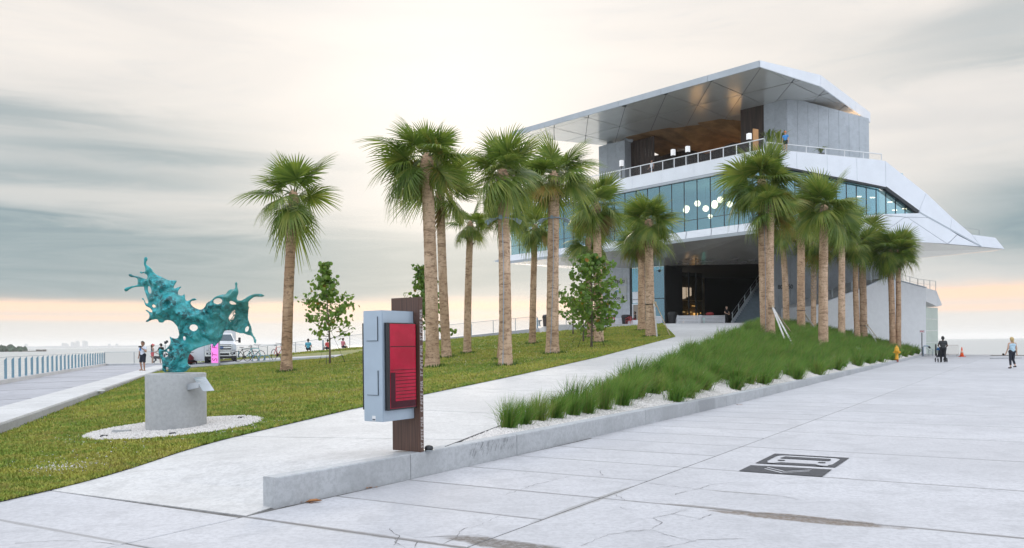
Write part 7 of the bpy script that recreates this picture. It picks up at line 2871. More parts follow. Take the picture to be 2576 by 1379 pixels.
# stroller
st_ = thing('stroller', 'dark blue baby stroller with black wheels pushed by the man in black', 'stroller', (gm.x + .35, gm.y + .5, 0), -.25)
Ms = Matrix.Translation((gm.x + .22, gm.y + .62, 0)) @ Matrix.Rotation(-.25, 4, 'Z')
def S3(x, y, z): return Ms @ Vector((x, y, z))
mb = MB()
for s_ in (-.27, .27):
    mb.tube([S3(s_, -.28, 1.0), S3(s_, .05, .55), S3(s_, .42, .16)], .014, 5)
    mb.tube([S3(s_, -.25, .15), S3(s_, .12, .60)], .014, 5)
mb.tube([S3(-.27, -.28, 1.0), S3(.27, -.28, 1.0)], .016, 5)
mb.build('frame', M['dark_metal'], st_)
for (x, y) in ((-.28, -.26), (.28, -.26), (-.28, .42), (.28, .42)):
    mb = MB()
    mb.tube([S3(x + .0, y + .13 * math.cos(a), .15 + .13 * math.sin(a)) for a in np.linspace(0, 2 * PI, 14, endpoint=False)], .022, 5, closed=True)
    mb.tube([S3(x - .02, y, .15), S3(x + .02, y, .15)], .03, 6)
    mb.build('wheel', M['black'], st_)
mb = MB()
mb.slab([S3(-.24, -.12, .42), S3(-.24, .30, .36), S3(-.24, .34, .44), S3(-.24, .0, .52), S3(-.24, -.16, .86), S3(-.24, -.24, .84)], S3(.24, 0, 0) - S3(-.24, 0, 0))
mb.build('seat', CL['navy'], st_, bevel=.02)
mb = MB()
for i in range(5):
    a0, a1 = R(20 + 24 * i), R(20 + 24 * (i + 1))
    mb.add([S3(-.26, -.10 + .30 * math.cos(a0), .74 + .30 * math.sin(a0)), S3(.26, -.10 + .30 * math.cos(a0), .74 + .30 * math.sin(a0)),
            S3(.26, -.10 + .30 * math.cos(a1), .74 + .30 * math.sin(a1)), S3(-.26, -.10 + .30 * math.cos(a1), .74 + .30 * math.sin(a1))], [(0, 1, 2, 3)])
mb.build('hood', CL['blue'], st_)
# traffic cone
def cone_(loc, s_, label):
    t = thing('traffic_cone', label, 'traffic cone', loc)
    mb = MB()
    mb.box((loc[0], loc[1], loc[2]), .36 * s_, .36 * s_, .035 * s_, .2)
    mb.build('base', mat('cone_base', (.70, .09, .02), .5), t, bevel=.006)
    mb = MB()
    mb.lathe([(.135 * s_, .035 * s_), (.09 * s_, .30 * s_), (.062 * s_, .46 * s_), (.030 * s_, .68 * s_), (.022 * s_, .70 * s_)], loc, 16)
    mb.build('body', mat('cone_orange', (.85, .11, .02), .45), t, smooth=True)
    mb = MB()
    mb.lathe([(.0935 * s_, .29 * s_), (.066 * s_, .45 * s_)], loc, 16)
    mb.build('band', mat('cone_band', (.80, .45, .35), .35), t, smooth=True)
gc = onz(*z5(1133, 1018), 0)
cone_((gc.x, gc.y, 0), 1.25, 'orange traffic cone at the far edge of the plaza beside the steel barrier')
# steel crowd barrier
gA, gB = P(*z5(770, 1015), 73.2), P(*z5(1045, 1015), 73.2)
gA.z = gB.z = 0
bt = thing('crowd_barrier', 'thin steel crowd barrier at the far edge of the plaza behind the man in black', 'barrier', gA)
M['rust_steel'] = mat('barrier_steel', (.48, .42, .38), .5, .5, .15, 6)
mb = MB()
mb.tube([gA + Vector((0, 0, .22)), gA + Vector((0, 0, 1.05)), gB + Vector((0, 0, 1.05)), gB + Vector((.04, 0, .22))], .02, 6, closed=True)
mb.build('frame', M['rust_steel'], bt)
for k in range(1, 12):
    p = gA.lerp(gB, k / 12)
    mb = MB()
    mb.bar(p + Vector((0, 0, .22)), p + Vector((0, 0, 1.05)), .013)
    mb.build('bar', M['rust_steel'], bt)
for p in (gA.lerp(gB, .12), gB):
    mb = MB()
    mb.tube([p + Vector((0, -.30, .01)), p + Vector((0, -.15, .20)), p + Vector((0, 0, .24)), p + Vector((0, .15, .20)), p + Vector((0, .30, .01))], .018, 5)
    mb.build('foot', M['rust_steel'], bt)
# someone standing lower, beyond the plaza edge: only head and shoulders show
q = P(*z5(2085, 945), 76.5)
person('person in a dark red top standing below the plaza edge, only head and shoulders showing', (q.x, 76.5, q.z - 1.70), .3, 1.70, SK['tan'], HAIR['black'], CL['maroon'], CL['navy'])
mb = MB()
mb.slab([(44, 74.7, -1.6), (60, 74.7, -1.6), (60, 80, -1.6), (44, 80, -1.6)], (0, 0, -.8))
struct(mb.build('lower_landing', M['prom']))
g = onz(*z5(2090, 1060), 0)
mb = MB()
mb.box((g.x + .2, g.y, .002), 2.6, .16, .06, .05)
tag(mb.build('wheel_stop', M['wallc'], bevel=.02), 'low grey concrete wheel stop lying near the far plaza edge', 'wheel stop')

# hydrant
def u5(x, y): return ((3550 + .212 * x) * .629, (1280 + .212 * y) * .629)
gh_ = G(*u5(175, 785))
hy = thing('fire_hydrant', 'yellow fire hydrant at the edge of the grass bed', 'hydrant', gh_)
M['hyd'] = mat('hydrant_yellow', (.72, .36, .02), .45, 0, .1, 10)
dh = gh_.y
Hh = wid((785 - 490) * .212 * .629, dh)
sc_h = Hh / 1.0
def hl(prof): return [(r_ * sc_h, z * sc_h) for r_, z in prof]
mb = MB()
mb.lathe(hl([(.10, -.05), (.10, .05), (.075, .08), (.075, .10)]), gh_, 14)
mb.build('foot', mat('hydrant_foot', (.30, .06, .03), .6), hy)
mb = MB()
mb.lathe(hl([(.14, .10), (.14, .15), (.095, .17), (.095, .52), (.12, .54), (.12, .60), (.15, .62), (.15, .68), (.14, .70), (.13, .80), (.09, .90), (.04, .94), (.035, 1.0), (.02, 1.0)]), gh_, 16)
mb.build('barrel', M['hyd'], hy, smooth=True)
for dx, dy, r_ in ((1, -.2, .075), (-1, .2, .055), (.25, -1, .055)):
    v = Vector((dx, dy, 0)).normalized()
    mb = MB()
    c0 = gh_ + Vector((0, 0, .56 * sc_h))
    mb.tube([c0 + v * .08 * sc_h, c0 + v * .19 * sc_h], r_ * sc_h, 10)
    mb.tube([c0 + v * .19 * sc_h, c0 + v * .23 * sc_h], r_ * sc_h * .5, 6)
    mb.build('outlet_cap', M['hyd'], hy)

# fire department connection sign, pipe, bollard and loop by the wing
gs = G(*u5(650, 690))
fs_ = thing('connection_sign', 'small FDC sign on a dark post at the end of the grass bed', 'sign', gs)
zt_ = P(*u5(630, 215), gs.y).z
mb = MB()
mb.bar(gs - Vector((0, 0, .1)), Vector((gs.x, gs.y, zt_)), .06)
mb.build('post', M['dark_metal'], fs_)
mb = MB()
mb.slab([(gs.x - .26, gs.y - .04, zt_ - .13), (gs.x + .26, gs.y - .04, zt_ - .13), (gs.x + .26, gs.y - .04, zt_ + .13), (gs.x - .26, gs.y - .04, zt_ + .13)], (0, .012, 0))
pl8 = mb.build('plate', mat('sign_plate_white', (.62, .62, .64), .5), fs_)
place_text('letters', 'FDC', .20, (gs.x, gs.y - .046, zt_ - .07), (1, 0, 0), (0, 0, 1), mat('letter_red', (.45, .05, .05), .5), pl8, ext=.003, align='CENTER', bold=.006)
gp = G(*u5(672, 685))
pp_ = thing('siamese_pipe', 'pale blue-grey hooped standpipe beside the small FDC sign', 'pipe', gp)
mb = MB()
zt2 = P(*u5(700, 490), gp.y).z
mb.tube([gp, (gp.x, gp.y, zt2 - .12), (gp.x + .08, gp.y, zt2), (gp.x + .40, gp.y, zt2), (gp.x + .55, gp.y, zt2 - .10)], .06, 8)
mb.build('pipe', M['lampgrey'], pp_, smooth=True)
mb = MB()
mb.tube([(gp.x + .50, gp.y, zt2 - .05), (gp.x + .66, gp.y, zt2 - .20)], [.09, .085], 8)
mb.build('coupling', M['dark_metal'], pp_)
for i, (x0, x1) in enumerate(((780, 840), (855, 960))):
    ga_, gb_ = P(*u5(x0, 660), gp.y + 2.5), P(*u5(x1, 660), gp.y + 2.5)
    zz = P(*u5(x0, 560), gp.y + 2.5).z
    mb = MB()
    mb.tube([(ga_.x - .3, ga_.y, zz + .2), (ga_.x, ga_.y, zz), (gb_.x, gb_.y, .35), (gb_.x, gb_.y, 0)], .025, 5)
    mb.bar((ga_.x, ga_.y, 0), (ga_.x, ga_.y, zz), .06)
    o = mb.build('ramp_handrail', M['steel'])
    tag(o, ('curved steel handrail beside the standpipe', 'curved steel handrail next to the dark bollard')[i], 'handrail')
gb_ = P(*u5(910, 655), gp.y + 2.0)
mb = MB()
mb.lathe([(.07, 0), (.07, 1.05), (.055, 1.12), (.01, 1.14)], (gb_.x, gb_.y, 0), 12)
tag(mb.build('bollard', M['dark_metal'], smooth=True), 'dark slim bollard at the corner of the stair wing', 'bollard')

# ================================================================== truck, pink sign, bicycles
# white pickup truck with box body, facing the camera
def u4(x, y): return ((720 + .1786 * x) * .629, (1300 + .1786 * y) * .629)
TD = 53.5
tx = P(*u4(915, 800), TD).x
tz = float(H(tx, TD)) + .045
trk = thing('pickup_truck', 'white heavy pickup truck with a tall box body parked behind the lawn', 'truck', (tx, TD, tz))
M['truck'] = mat('truck_white', (.74, .75, .77), .25, 0, .02, 1)
M['chrome'] = mat('chrome', (.72, .74, .76), .18, .9)
M['wind'] = mat('windscreen', (.02, .05, .07), .08, spec=.9)
M['lens'] = mat('lamp_lens', (.55, .58, .60), .15)
def T3(x, y, z): return Vector((tx + x, TD + y, tz + z))
# lofted cab and bonnet: sections (y, half width, z bottom, z top, inset top)
def loft(secs, m, nm, parent):
    mb = MB()
    n = len(secs)
    for (y, pts) in secs:
        mb.v += [tuple(T3(x, y, z)) for (x, z) in pts]
    k = len(secs[0][1])
    for i in range(n - 1):
        for j in range(k):
            a, b_ = i * k + j, i * k + (j + 1) % k
            mb.f.append((a, b_, b_ + k, a + k))
            mb.m.append(0)
    mb.f += [tuple(range(k))[::-1], tuple(range((n - 1) * k, n * k))]
    mb.m += [0, 0]
    o = mb.build(nm, m, parent)
    return o
def sec(w, z0, z1, r=.10):
    return [(-w, z0), (w, z0), (w + .0, z1 - r), (w - r, z1 - .02), (0, z1), (-w + r, z1 - .02), (-w, z1 - r)]
body = loft([(-.03, sec(.93, .62, 1.28, .16)), (.02, sec(1.0, .60, 1.34, .14)), (.9, sec(1.01, .55, 1.42, .12)), (1.25, sec(1.01, .55, 1.44, .10)), (3.4, sec(1.01, .55, 1.42, .08))], M['truck'], 'body', trk)
cab = loft([(1.22, sec(.96, 1.38, 1.44, .02)), (1.85, sec(.78, 1.38, 1.97, .10)), (2.1, sec(.76, 1.38, 2.02, .10)), (3.0, sec(.76, 1.38, 2.02, .10)), (3.35, sec(.86, 1.38, 1.6, .08))], M['truck'], 'cab', trk)
mb = MB()
mb.add([T3(-.86, 1.26, 1.47), T3(.86, 1.26, 1.47), T3(.70, 1.80, 1.91), T3(-.70, 1.80, 1.91)], [(0, 1, 2, 3)])
mb.v = [tuple(Vector(v) + Vector((0, -.012, .012))) for v in mb.v]
mb.build('windscreen', M['wind'], cab)
for s_ in (-1, 1):
    mb = MB()
    mb.slab([T3(s_ * .93, 1.75, 1.46), T3(s_ * .93, 2.9, 1.46), T3(s_ * .80, 2.85, 1.86), T3(s_ * .80, 2.0, 1.86)], (s_ * .01, 0, 0))
    mb.build('side_window', M['wind'], cab)
    mb = MB()
    mb.bar(T3(s_ * 1.0, 1.55, 1.48), T3(s_ * 1.20, 1.5, 1.48), .05)
    mb.box(T3(s_ * 1.24, 1.5, 1.34), .16, .10, .36)
    mb.build('mirror', M['black'], trk, bevel=.015)
    mb = MB()
    mb.box(T3(s_ * .86, -.075, .86), .22, .10, .36)
    mb.build('headlight', M['lens'], trk, bevel=.02)
    mb = MB()
    mb.box(T3(s_ * .76, -.17, .55), .30, .05, .14)
    fl2 = mb.build('fog_light', M['black'], trk, bevel=.01)
    mb = MB()
    mb.box(T3(s_ * .74, -.20, .585), .12, .02, .07)
    mb.build('lens', M['lens'], fl2)
    for y in (.72, 4.2):
        mb = MB()
        mb.tube([T3(s_ * .76, y, .40), T3(s_ * 1.02, y, .40)], .40, 20)
        w_ = mb.build('wheel', M['black'], trk)
        mb = MB()
        mb.tube([T3(s_ * 1.015, y, .40), T3(s_ * 1.03, y, .40)], [.24, .20], 16)
        mb.build('rim', M['chrome'], w_)
mb = MB()
mb.slab([T3(-.70, -.055, .80), T3(.70, -.055, .80), T3(.72, -.055, 1.22), T3(-.72, -.055, 1.22)], (0, .06, 0))
gr = mb.build('grille', M['black'], trk)
for z in (.84, 1.00, 1.155):
    mb = MB()
    mb.box(T3(0, -.075, z - .03), 1.36 if z != 1.0 else 1.30, .05, .065 if z != 1.0 else .10)
    mb.build('grille_bar', M['chrome'], gr, bevel=.01)
for s_ in (-1, 1):
    mb = MB()
    mb.box(T3(s_ * .70, -.08, .80), .06, .05, .42)
    mb.build('grille_bar', M['chrome'], gr, bevel=.01)
mb = MB()
mb.add([T3(.17 * math.cos(a), -.115, 1.02 + .075 * math.sin(a)) for a in np.linspace(0, 2 * PI, 20, endpoint=False)], [tuple(range(20))])
eb = mb.build('emblem', mat('emblem_blue', (.03, .10, .28), .3), gr)
place_text('emblem_script', 'Ford', .10, T3(0, -.118, .985), (1, 0, 0), (0, 0, 1), M['chrome'], gr, ext=.002, align='CENTER', shear=.3)
mb = MB()
mb.slab([T3(-1.0, -.16, .44), T3(1.0, -.16, .44), T3(1.0, -.16, .74), T3(-1.0, -.16, .74)], (0, .16, 0))
bm_ = mb.build('bumper', M['chrome'], trk, bevel=.03)
mb = MB()
mb.box(T3(.0, -.175, .50), 1.05, .03, .14)
mb.build('bumper_intake', M['black'], bm_)
mb = MB()
mb.box(T3(0, .2, .28), 1.7, .5, .22)
mb.build('skid_plate', M['black'], trk)
mb = MB()
mb.box(T3(0, 4.9, .75), 2.1, 2.9, 1.9)
mb.build('box_body', mat('box_body_white', (.66, .68, .70), .5, 0, .03, 1), trk, bevel=.03)
mb = MB()
mb.box(T3(.82, 3.43, 2.38), .12, .03, .07)
mb.build('vent', M['black'], trk)
trk.rotation_euler = (0, 0, .36)
# white trailer half hidden behind the sculpture
tq = P(*u4(370, 800), 56.0)
tzl = .22
tr = thing('trailer', 'white enclosed trailer beside the pickup truck behind the sculpture', 'trailer', (tq.x, 56, tzl))
mb = MB()
mb.box((tq.x, 57.2, tzl + .45), 1.75, 3.2, 1.55)
mb.build('body', bpy.data.materials['box_body_white'], tr, bevel=.04)
mb = MB()
mb.bar((tq.x + .72, 55.58, tzl + .5), (tq.x + .72, 55.58, tzl + 1.95), .05)
mb.box((tq.x, 55.6, tzl + .42), 1.76, .06, .07)
mb.build('trim', M['steel'], tr)
for s_ in (-.72, .72):
    mb = MB()
    mb.tube([(tq.x + s_ - .1, 56.6, tzl + .33), (tq.x + s_ + .1, 56.6, tzl + .33)], .33, 18)
    mb.build('wheel', M['black'], tr)
mb = MB()
mb.bar((tq.x, 55.6, tzl + .42), (tq.x - .1, 54.5, tzl + .42), .10)
mb.bar((tq.x - .1, 54.6, tzl), (tq.x - .1, 54.6, tzl + .45), .06)
mb.build('drawbar', M['black'], tr)
# dark motor scooter edge beside the trailer
sq = P(*u4(185, 800), 55.0)
so = thing('parked_scooter', 'dark scooter with red panel partly seen behind the sculpture foot', 'scooter', (sq.x, 55, .22))
for y in (0, 1.2):
    mb = MB()
    mb.tube([(sq.x + .0, 55 + y + .22 * math.cos(a), .46 + .22 * math.sin(a)) for a in np.linspace(0, 2 * PI, 16, endpoint=False)], .055, 6, closed=True)
    mb.build('wheel', M['black'], so)
mb = MB()
mb.slab([(sq.x - .14, 55.1, .5), (sq.x - .14, 56.2, .5), (sq.x - .14, 56.3, .95), (sq.x - .14, 55.7, .9), (sq.x - .14, 55.25, 1.1), (sq.x - .14, 55.05, 1.15)], (.28, 0, 0))
mb.build('body', CL['maroon'], so, bevel=.05)
mb = MB()
mb.tube([(sq.x - .3, 55.2, 1.25), (sq.x, 55.1, 1.2), (sq.x + .3, 55.2, 1.25)], .02, 6)
mb.bar((sq.x, 55.1, .7), (sq.x, 55.1, 1.2), .06)
mb.build('handlebar', M['black'], so)

# pink blade sign
pgd = 48.6
p0, p1 = P(*u4(705, 870), pgd), P(*u4(885, 870), pgd)
zt_, zb_ = P(*u4(800, 330), pgd).z, P(*u4(800, 870), pgd).z
zg = float(H((p0.x + p1.x) / 2, pgd))
ps = thing('pink_pylon_sign', 'bright pink upright pier sign panel in front of the white truck', 'sign', ((p0.x + p1.x) / 2, pgd, zg))
wS = p1.x - p0.x
cx = (p0.x + p1.x) / 2
mb = MB()
mb.box((cx, pgd, zg - .05), wS * .85, .22, zb_ - zg + .06)
mb.build('plinth', M['bgrey'], ps)
mb = MB()
mb.box((cx, pgd, zb_), wS, .20, zt_ - zb_)
fr_ = mb.build('frame', mat('sign_frame', (.42, .42, .50), .4, .3), ps, bevel=.01)
mb = MB()
mb.box((cx, pgd - .105, zb_ + .06), wS * .84, .02, zt_ - zb_ - .12)
mb.build('panel', mat('pink_panel', (.80, .22, .66), .35, emit=(.95, .22, .75), estr=.45), fr_)
place_text('letters', 'ST PETE', wS * .88, (cx + wS * .30, pgd - .120, zb_ + .14), (0, 0, 1), (-1, 0, 0), mat('sign_letter_magenta', (.42, .05, .30), .5), fr_, ext=.004, spacing=1.3, shear=.15)

# bicycle racks and bicycles
for (x, lab) in ((1700, 'round steel bicycle hoop, middle one, with the dark bicycle leaning on it'), (1850, 'round steel bicycle hoop standing empty between the others'), (1960, 'empty round steel bicycle hoop nearest the lone palm')):
    d = 50.2
    a, b_ = P(*u4(x - 75, 895), d), P(*u4(x + 55, 895), d)
    za, zh = float(H(a.x, d)) + .04, P(*u4(x, 680), d).z
    c = (a + b_) / 2
    rr = (b_.x - a.x) / 2
    pts = [(a.x, d, za)] + [(c.x - rr * math.cos(q), d + .25 * math.cos(q) * 0, zh - rr + rr * math.sin(q)) for q in np.linspace(0, PI, 10)] + [(b_.x, d, za)]
    mb = MB()
    mb.tube(pts, .025, 6)
    tag(mb.build('bicycle_hoop', M['steel_blue'], smooth=True), lab, 'bike rack', 'bicycle hoops')
def bike(label, c, heading, col, s_=1.0):
    t = thing('bicycle', label, 'bicycle', c, heading, 'parked bicycles')
    Mb = Matrix.Translation(c) @ Matrix.Rotation(heading, 4, 'Z')
    def B(x, y, z): return Mb @ (Vector((x, y, z)) * s_)
    for x in (-.52, .52):
        mb = MB()
        mb.tube([B(x + .33 * math.cos(a), 0, .34 + .33 * math.sin(a)) for a in np.linspace(0, 2 * PI, 22, endpoint=False)], .020, 5, closed=True)
        w_ = mb.build('wheel', M['black'], t)
        mb = MB()
        for k in range(9):
            a = 2 * PI * k / 9
            mb.bar(B(x, 0, .34), B(x + .32 * math.cos(a), 0, .34 + .32 * math.sin(a)), .004)
        mb.tube([B(x, -.04, .34), B(x, .04, .34)], .03, 6)
        mb.build('spokes', M['steel'], w_)
    mb = MB()
    F_ = {'rear': (-.52, .34), 'bb': (-.08, .30), 'seat': (-.22, .80), 'head': (.36, .82), 'headl': (.39, .66), 'front': (.52, .34)}
    for a, b_ in (('rear', 'bb'), ('rear', 'seat'), ('bb', 'seat'), ('seat', 'head'), ('bb', 'headl'), ('head', 'front')):
        mb.tube([B(F_[a][0], 0, F_[a][1]), B(F_[b_][0], 0, F_[b_][1])], .020, 6)
    mb.build('frame', col, t)
    mb = MB()
    mb.tube([B(-.22, 0, .78), B(-.25, 0, .92)], .014, 5)
    mb.add([B(-.38, -.08, .94), B(-.38, .08, .94), B(-.12, .02, .94), B(-.12, -.02, .94), B(-.38, -.06, .90), B(-.38, .06, .90), B(-.12, .0, .91)], [(0, 1, 2, 3), (0, 4, 5, 1), (1, 5, 6, 2), (0, 3, 6, 4)])
    mb.build('saddle', M['black'], t)
    mb = MB()
    mb.tube([B(.36, 0, .82), B(.34, 0, 1.0)], .014, 5)
    mb.tube([B(.22, -.30, 1.05), B(.36, -.16, 1.02), B(.36, .16, 1.02), B(.22, .30, 1.05)], .014, 5)
    mb.build('handlebar', M['dark_metal'], t)
    mb = MB()
    mb.tube([B(-.08, -.05, .30), B(-.08, .05, .30)], .09, 12)
    mb.bar(B(-.08, .07, .30), B(.02, .07, .16), .02)
    mb.bar(B(-.08, -.07, .30), B(-.18, -.07, .44), .02)
    mb.build('crank', M['dark_metal'], t)
for (x, dd, hd, col, lab) in ((1480, 51.0, .25, M['black'], 'black bicycle parked right beside the truck'),
                              (1660, 50.6, -.35, mat('bike_teal', (.05, .30, .32), .35), 'dark bicycle with teal frame leaning at the round hoops'),
                              (2200, 49.4, 1.35, mat('bike_red', (.45, .06, .05), .35), 'bicycle with raised handlebar seen end-on beside the lone palm trunk')):
    q = P(*u4(x, 880), dd)
    bike(lab, Vector((q.x, dd, float(H(q.x, dd)) + .05)), hd, col)

# ================================================================== cafe furniture on the forecourt
def u21(x, y): return ((2380 + .174 * x) * .629, (1080 + .174 * y) * .629)
M['redchair'] = mat('red_plastic', (.42, .035, .03), .4)
M['benchwhite'] = mat('white_bench', (.66, .67, .70), .5, 0, .05, 3)
def chair(label, c, heading):
    t = thing('cafe_chair', label, 'chair', c, heading, 'red cafe chairs on the forecourt')
    Mc = Matrix.Translation(c) @ Matrix.Rotation(heading, 4, 'Z')
    def B(x, y, z): return Mc @ Vector((x, y, z))
    mb = MB()
    mb.slab([B(-.24, -.22, .44), B(.24, -.22, .44), B(.22, .22, .44), B(-.22, .22, .44)], (0, 0, .03))
    mb.build('seat', M['redchair'], t, bevel=.008)
    mb = MB()
    mb.tube([B(-.27, .20, .66), B(-.27, -.10, .70), B(-.20, -.26, .80), B(0, -.30, .84), B(.20, -.26, .80), B(.27, -.10, .70), B(.27, .20, .66)], .022, 6)
    mb.build('back_rail', M['redchair'], t)
    for k in range(5):
        x = -.18 + .09 * k
        mb = MB()
        mb.bar(B(x, -.22, .46), B(x * 1.05, -.28 + .02 * abs(k - 2), .82), .025)
        mb.build('back_slat', M['redchair'], t)
    for (x, y) in ((-.23, -.20), (.23, -.20), (-.23, .20), (.23, .20)):
        mb = MB()
        mb.tube([B(x * 1.1, y * 1.1, 0), B(x, y, .45), B(x * 1.12, y, .66)] if y > 0 else [B(x * 1.1, y * 1.1, 0), B(x, y, .45)], .018, 5)
        mb.build('leg', M['redchair'], t)
for i, (x, hd, d) in enumerate(((225, .4, 79.5), (310, -.5, 78.6), (390, 1.2, 78.2), (780, 2.6, 78.6))):
    q = P(*u21(x, 1250), d)
    chair(('red cafe chair half hidden behind the palm by the bushy tree', 'red cafe chair, middle one of the group by the white bench', 'red cafe chair with open slatted back beside the white bench', 'single red cafe chair next to the black bin')[i], Vector((q.x, d, GZ)), hd)
def bench(label, u0, u1, d, hgt, back):
    a, b_ = P(u0, 812, d), P(u1, 812, d)
    t = thing('slatted_bench', label, 'bench', ((a.x + b_.x) / 2, d, GZ), 0, 'pale benches on the forecourt')
    nsl = 6
    for k in range(nsl):
        z = GZ + .06 + (hgt - .08) * k / nsl
        mb = MB()
        mb.slab([(a.x, d, z), (b_.x, d, z), (b_.x, d + .05, z), (a.x, d + .05, z)], (0, 0, hgt / nsl * .78))
        mb.build('slat', M['benchwhite'], t)
    mb = MB()
    mb.slab([(a.x, d + .05, GZ + .42), (b_.x, d + .05, GZ + .42), (b_.x, d + .75, GZ + .42), (a.x, d + .75, GZ + .42)], (0, 0, .06))
    mb.build('seat', M['benchwhite'], t)
    for x in (a.x, b_.x):
        mb = MB()
        s_ = .10 if x == a.x else -.10
        mb.slab([(x, d - .02, GZ - .02), (x, d + .78, GZ - .02), (x, d + .78, GZ + .5), (x, d + .12, GZ + hgt), (x, d - .02, GZ + hgt)], (s_, 0, 0))
        mb.build('end_panel', M['benchwhite'], t)
bench('low white bench behind the red cafe chairs', u21(430, 0)[0], u21(650, 0)[0], 80.5, .80, 0)
bench('white slatted bench seen beyond the timber props', 1648, 1666, 80.0, .95, 0)
bench('long pale slatted bench wall at the edge of the dark hall', 1704, 1763, 79.0, .95, 0)
bench('shaded slatted bench continuing towards the man in black', 1763.5, 1826, 79.6, .95, 0)
# white armchair with seated person
q = P(*u21(930, 1250), 79.0)
ac = thing('lounge_seat', 'white moulded lounge seat beside the palm at the lawn corner', 'seat', (q.x, 79, GZ))
mb = MB()
mb.slab([(q.x - .75, 78.7, GZ), (q.x + .80, 78.7, GZ), (q.x + .80, 78.7, GZ + 1.02), (q.x + .55, 78.7, GZ + 1.02), (q.x + .40, 78.7, GZ + .52), (q.x - .75, 78.7, GZ + .48)], (0, .9, 0))
mb.build('shell', M['benchwhite'], ac, bevel=.04)
person('seated person in black on the white lounge seat by the door', (q.x - .02, 79.1, GZ + .02), 1.35, 1.74, SK['dark'], HAIR['black'], CL['black'], CL['maroon'], sit=True, shorts=1.5,
       legs=(((-.12, .42, .50), (-.12, .48, .10)), ((.12, .42, .50), (.12, .48, .10))), arms=(((-.26, .06, 1.12), (-.14, .32, 1.02)), ((.26, .06, 1.12), (.14, .32, 1.02))))
# bins
def bin_(label, u, d, zb, w_, h_, m):
    q = P(u, 812, d)
    t = thing('litter_bin', label, 'bin', (q.x, d, zb))
    mb = MB()
    mb.lathe([(w_ * .40, 0), (w_ * .5, h_ * .72), (w_ * .52, h_ * .74)], (q.x, d, zb), 14)
    mb.build('drum', m, t)
    mb = MB()
    mb.lathe([(w_ * .54, h_ * .74), (w_ * .54, h_ * .80), (w_ * .48, h_ * .96), (w_ * .25, h_)], (q.x, d, zb), 14)
    mb.build('lid', M['black'], t)
bin_('dark brown litter bin on the lawn crest beside the collared palm', 1373, 76.0, 3.22, .62, 1.08, mat('bin_brown', (.06, .045, .04), .6))
bin_('black domed bin between the white bench and the red chair', u21(705, 0)[0], 79.4, GZ, .85, 1.08, M['black'])
bin_('tall black domed bin at the edge of the dark hall', 1692, 80.2, GZ, .95, 1.35, M['black'])
q = P(1357, 812, 76.3)
t = thing('drinking_fountain', 'pale steel drinking fountain at the forecourt corner', 'fountain', (q.x, 76.3, 3.25))
mb = MB()
mb.lathe([(.16, 0), (.10, .12), (.09, .40), (.12, .48)], (q.x - .02, 76.3, 3.25), 10)
mb.build('pedestal', M['steel'], t)
mb = MB()
mb.lathe([(.12, .47), (.20, .52), (.20, .58), (.10, .56)], (q.x + .05, 76.3, 3.25), 12)
mb.build('bowl', M['steel'], t)
# man in black waiting at the stair foot
q = P(1828, 810, 79.2)
person('man in black clothes standing at the foot of the outdoor stair', (q.x, 79.2, GZ), PI + .5, 1.80, SK['light'], HAIR['brown'], CL['black'], CL['black'], shorts=1.95, sleeve=.5,
       arms=(((-.27, .04, 1.13), (-.10, .26, 1.00)), ((.27, .04, 1.13), (.10, .26, 1.0))), legs=(((-.13, .02, .5), (-.15, 0, .085)), ((.13, .02, .5), (.15, 0, .085))))
# red cushion on the pale bench
q = P(1785, 797, 80.2)
mb = MB()
mb.ball((q.x, 80.1, GZ + 1.08), .42, 12, sz=.45)
tag(mb.build('red_cushion', mat('red_pattern', (.35, .05, .05), .8, 0, .4, 10), smooth=True), 'red patterned cushion bundle on top of the slatted bench wall', 'cushion')
# pendant camera dome and wall light under the soffit
q = P(1659, 678, 81.0)
t = thing('security_camera', 'dark dome security camera hanging on a rod under the soffit', 'camera', (q.x, 81, q.z))
mb = MB()
mb.bar((q.x, 81, q.z - .1), (q.x, 81, q.z + 1.45), .05)
mb.bar((q.x - .35, 81, q.z + 1.42), (q.x + .05, 81, q.z + 1.42), .07)
mb.build('rod', M['steel'], t)
mb = MB()
mb.lathe([(.20, 0), (.20, .06), (.05, .14)], (q.x, 81, q.z - .14), 14)
mb.ball((q.x, 81, q.z - .16), .13, 10)
mb.build('dome', M['blackgloss'], t)
# balcony people
def terrace_person(x, y, label, tp, sk, hr, off, hd, **k):
    u, v = u7(x, y)
    t, z = onface(u, v, BN - NL * off, DL)
    c = BN - NL * off + DL * t
    person(label, (c.x, c.y, TZ), hd, 1.76, SK[sk], HAIR[hr], CL[tp], CL['navy'], **k)
terrace_person(1195, 885, 'person in white tank top and dark cap walking behind the terrace railing', 'white', 'tan', 'black', .9, 2.2, sleeve=0, tank=True, cap=CL['black'],
               arms=(((-.28, .02, 1.15), (-.30, .12, .93)), ((.30, -.06, 1.15), (.34, .10, .95))))
terrace_person(2248, 705, 'person in orange cap and blue shirt at the terrace corner', 'blue', 'light', 'brown', 1.4, 2.6, cap=CL['orange'])
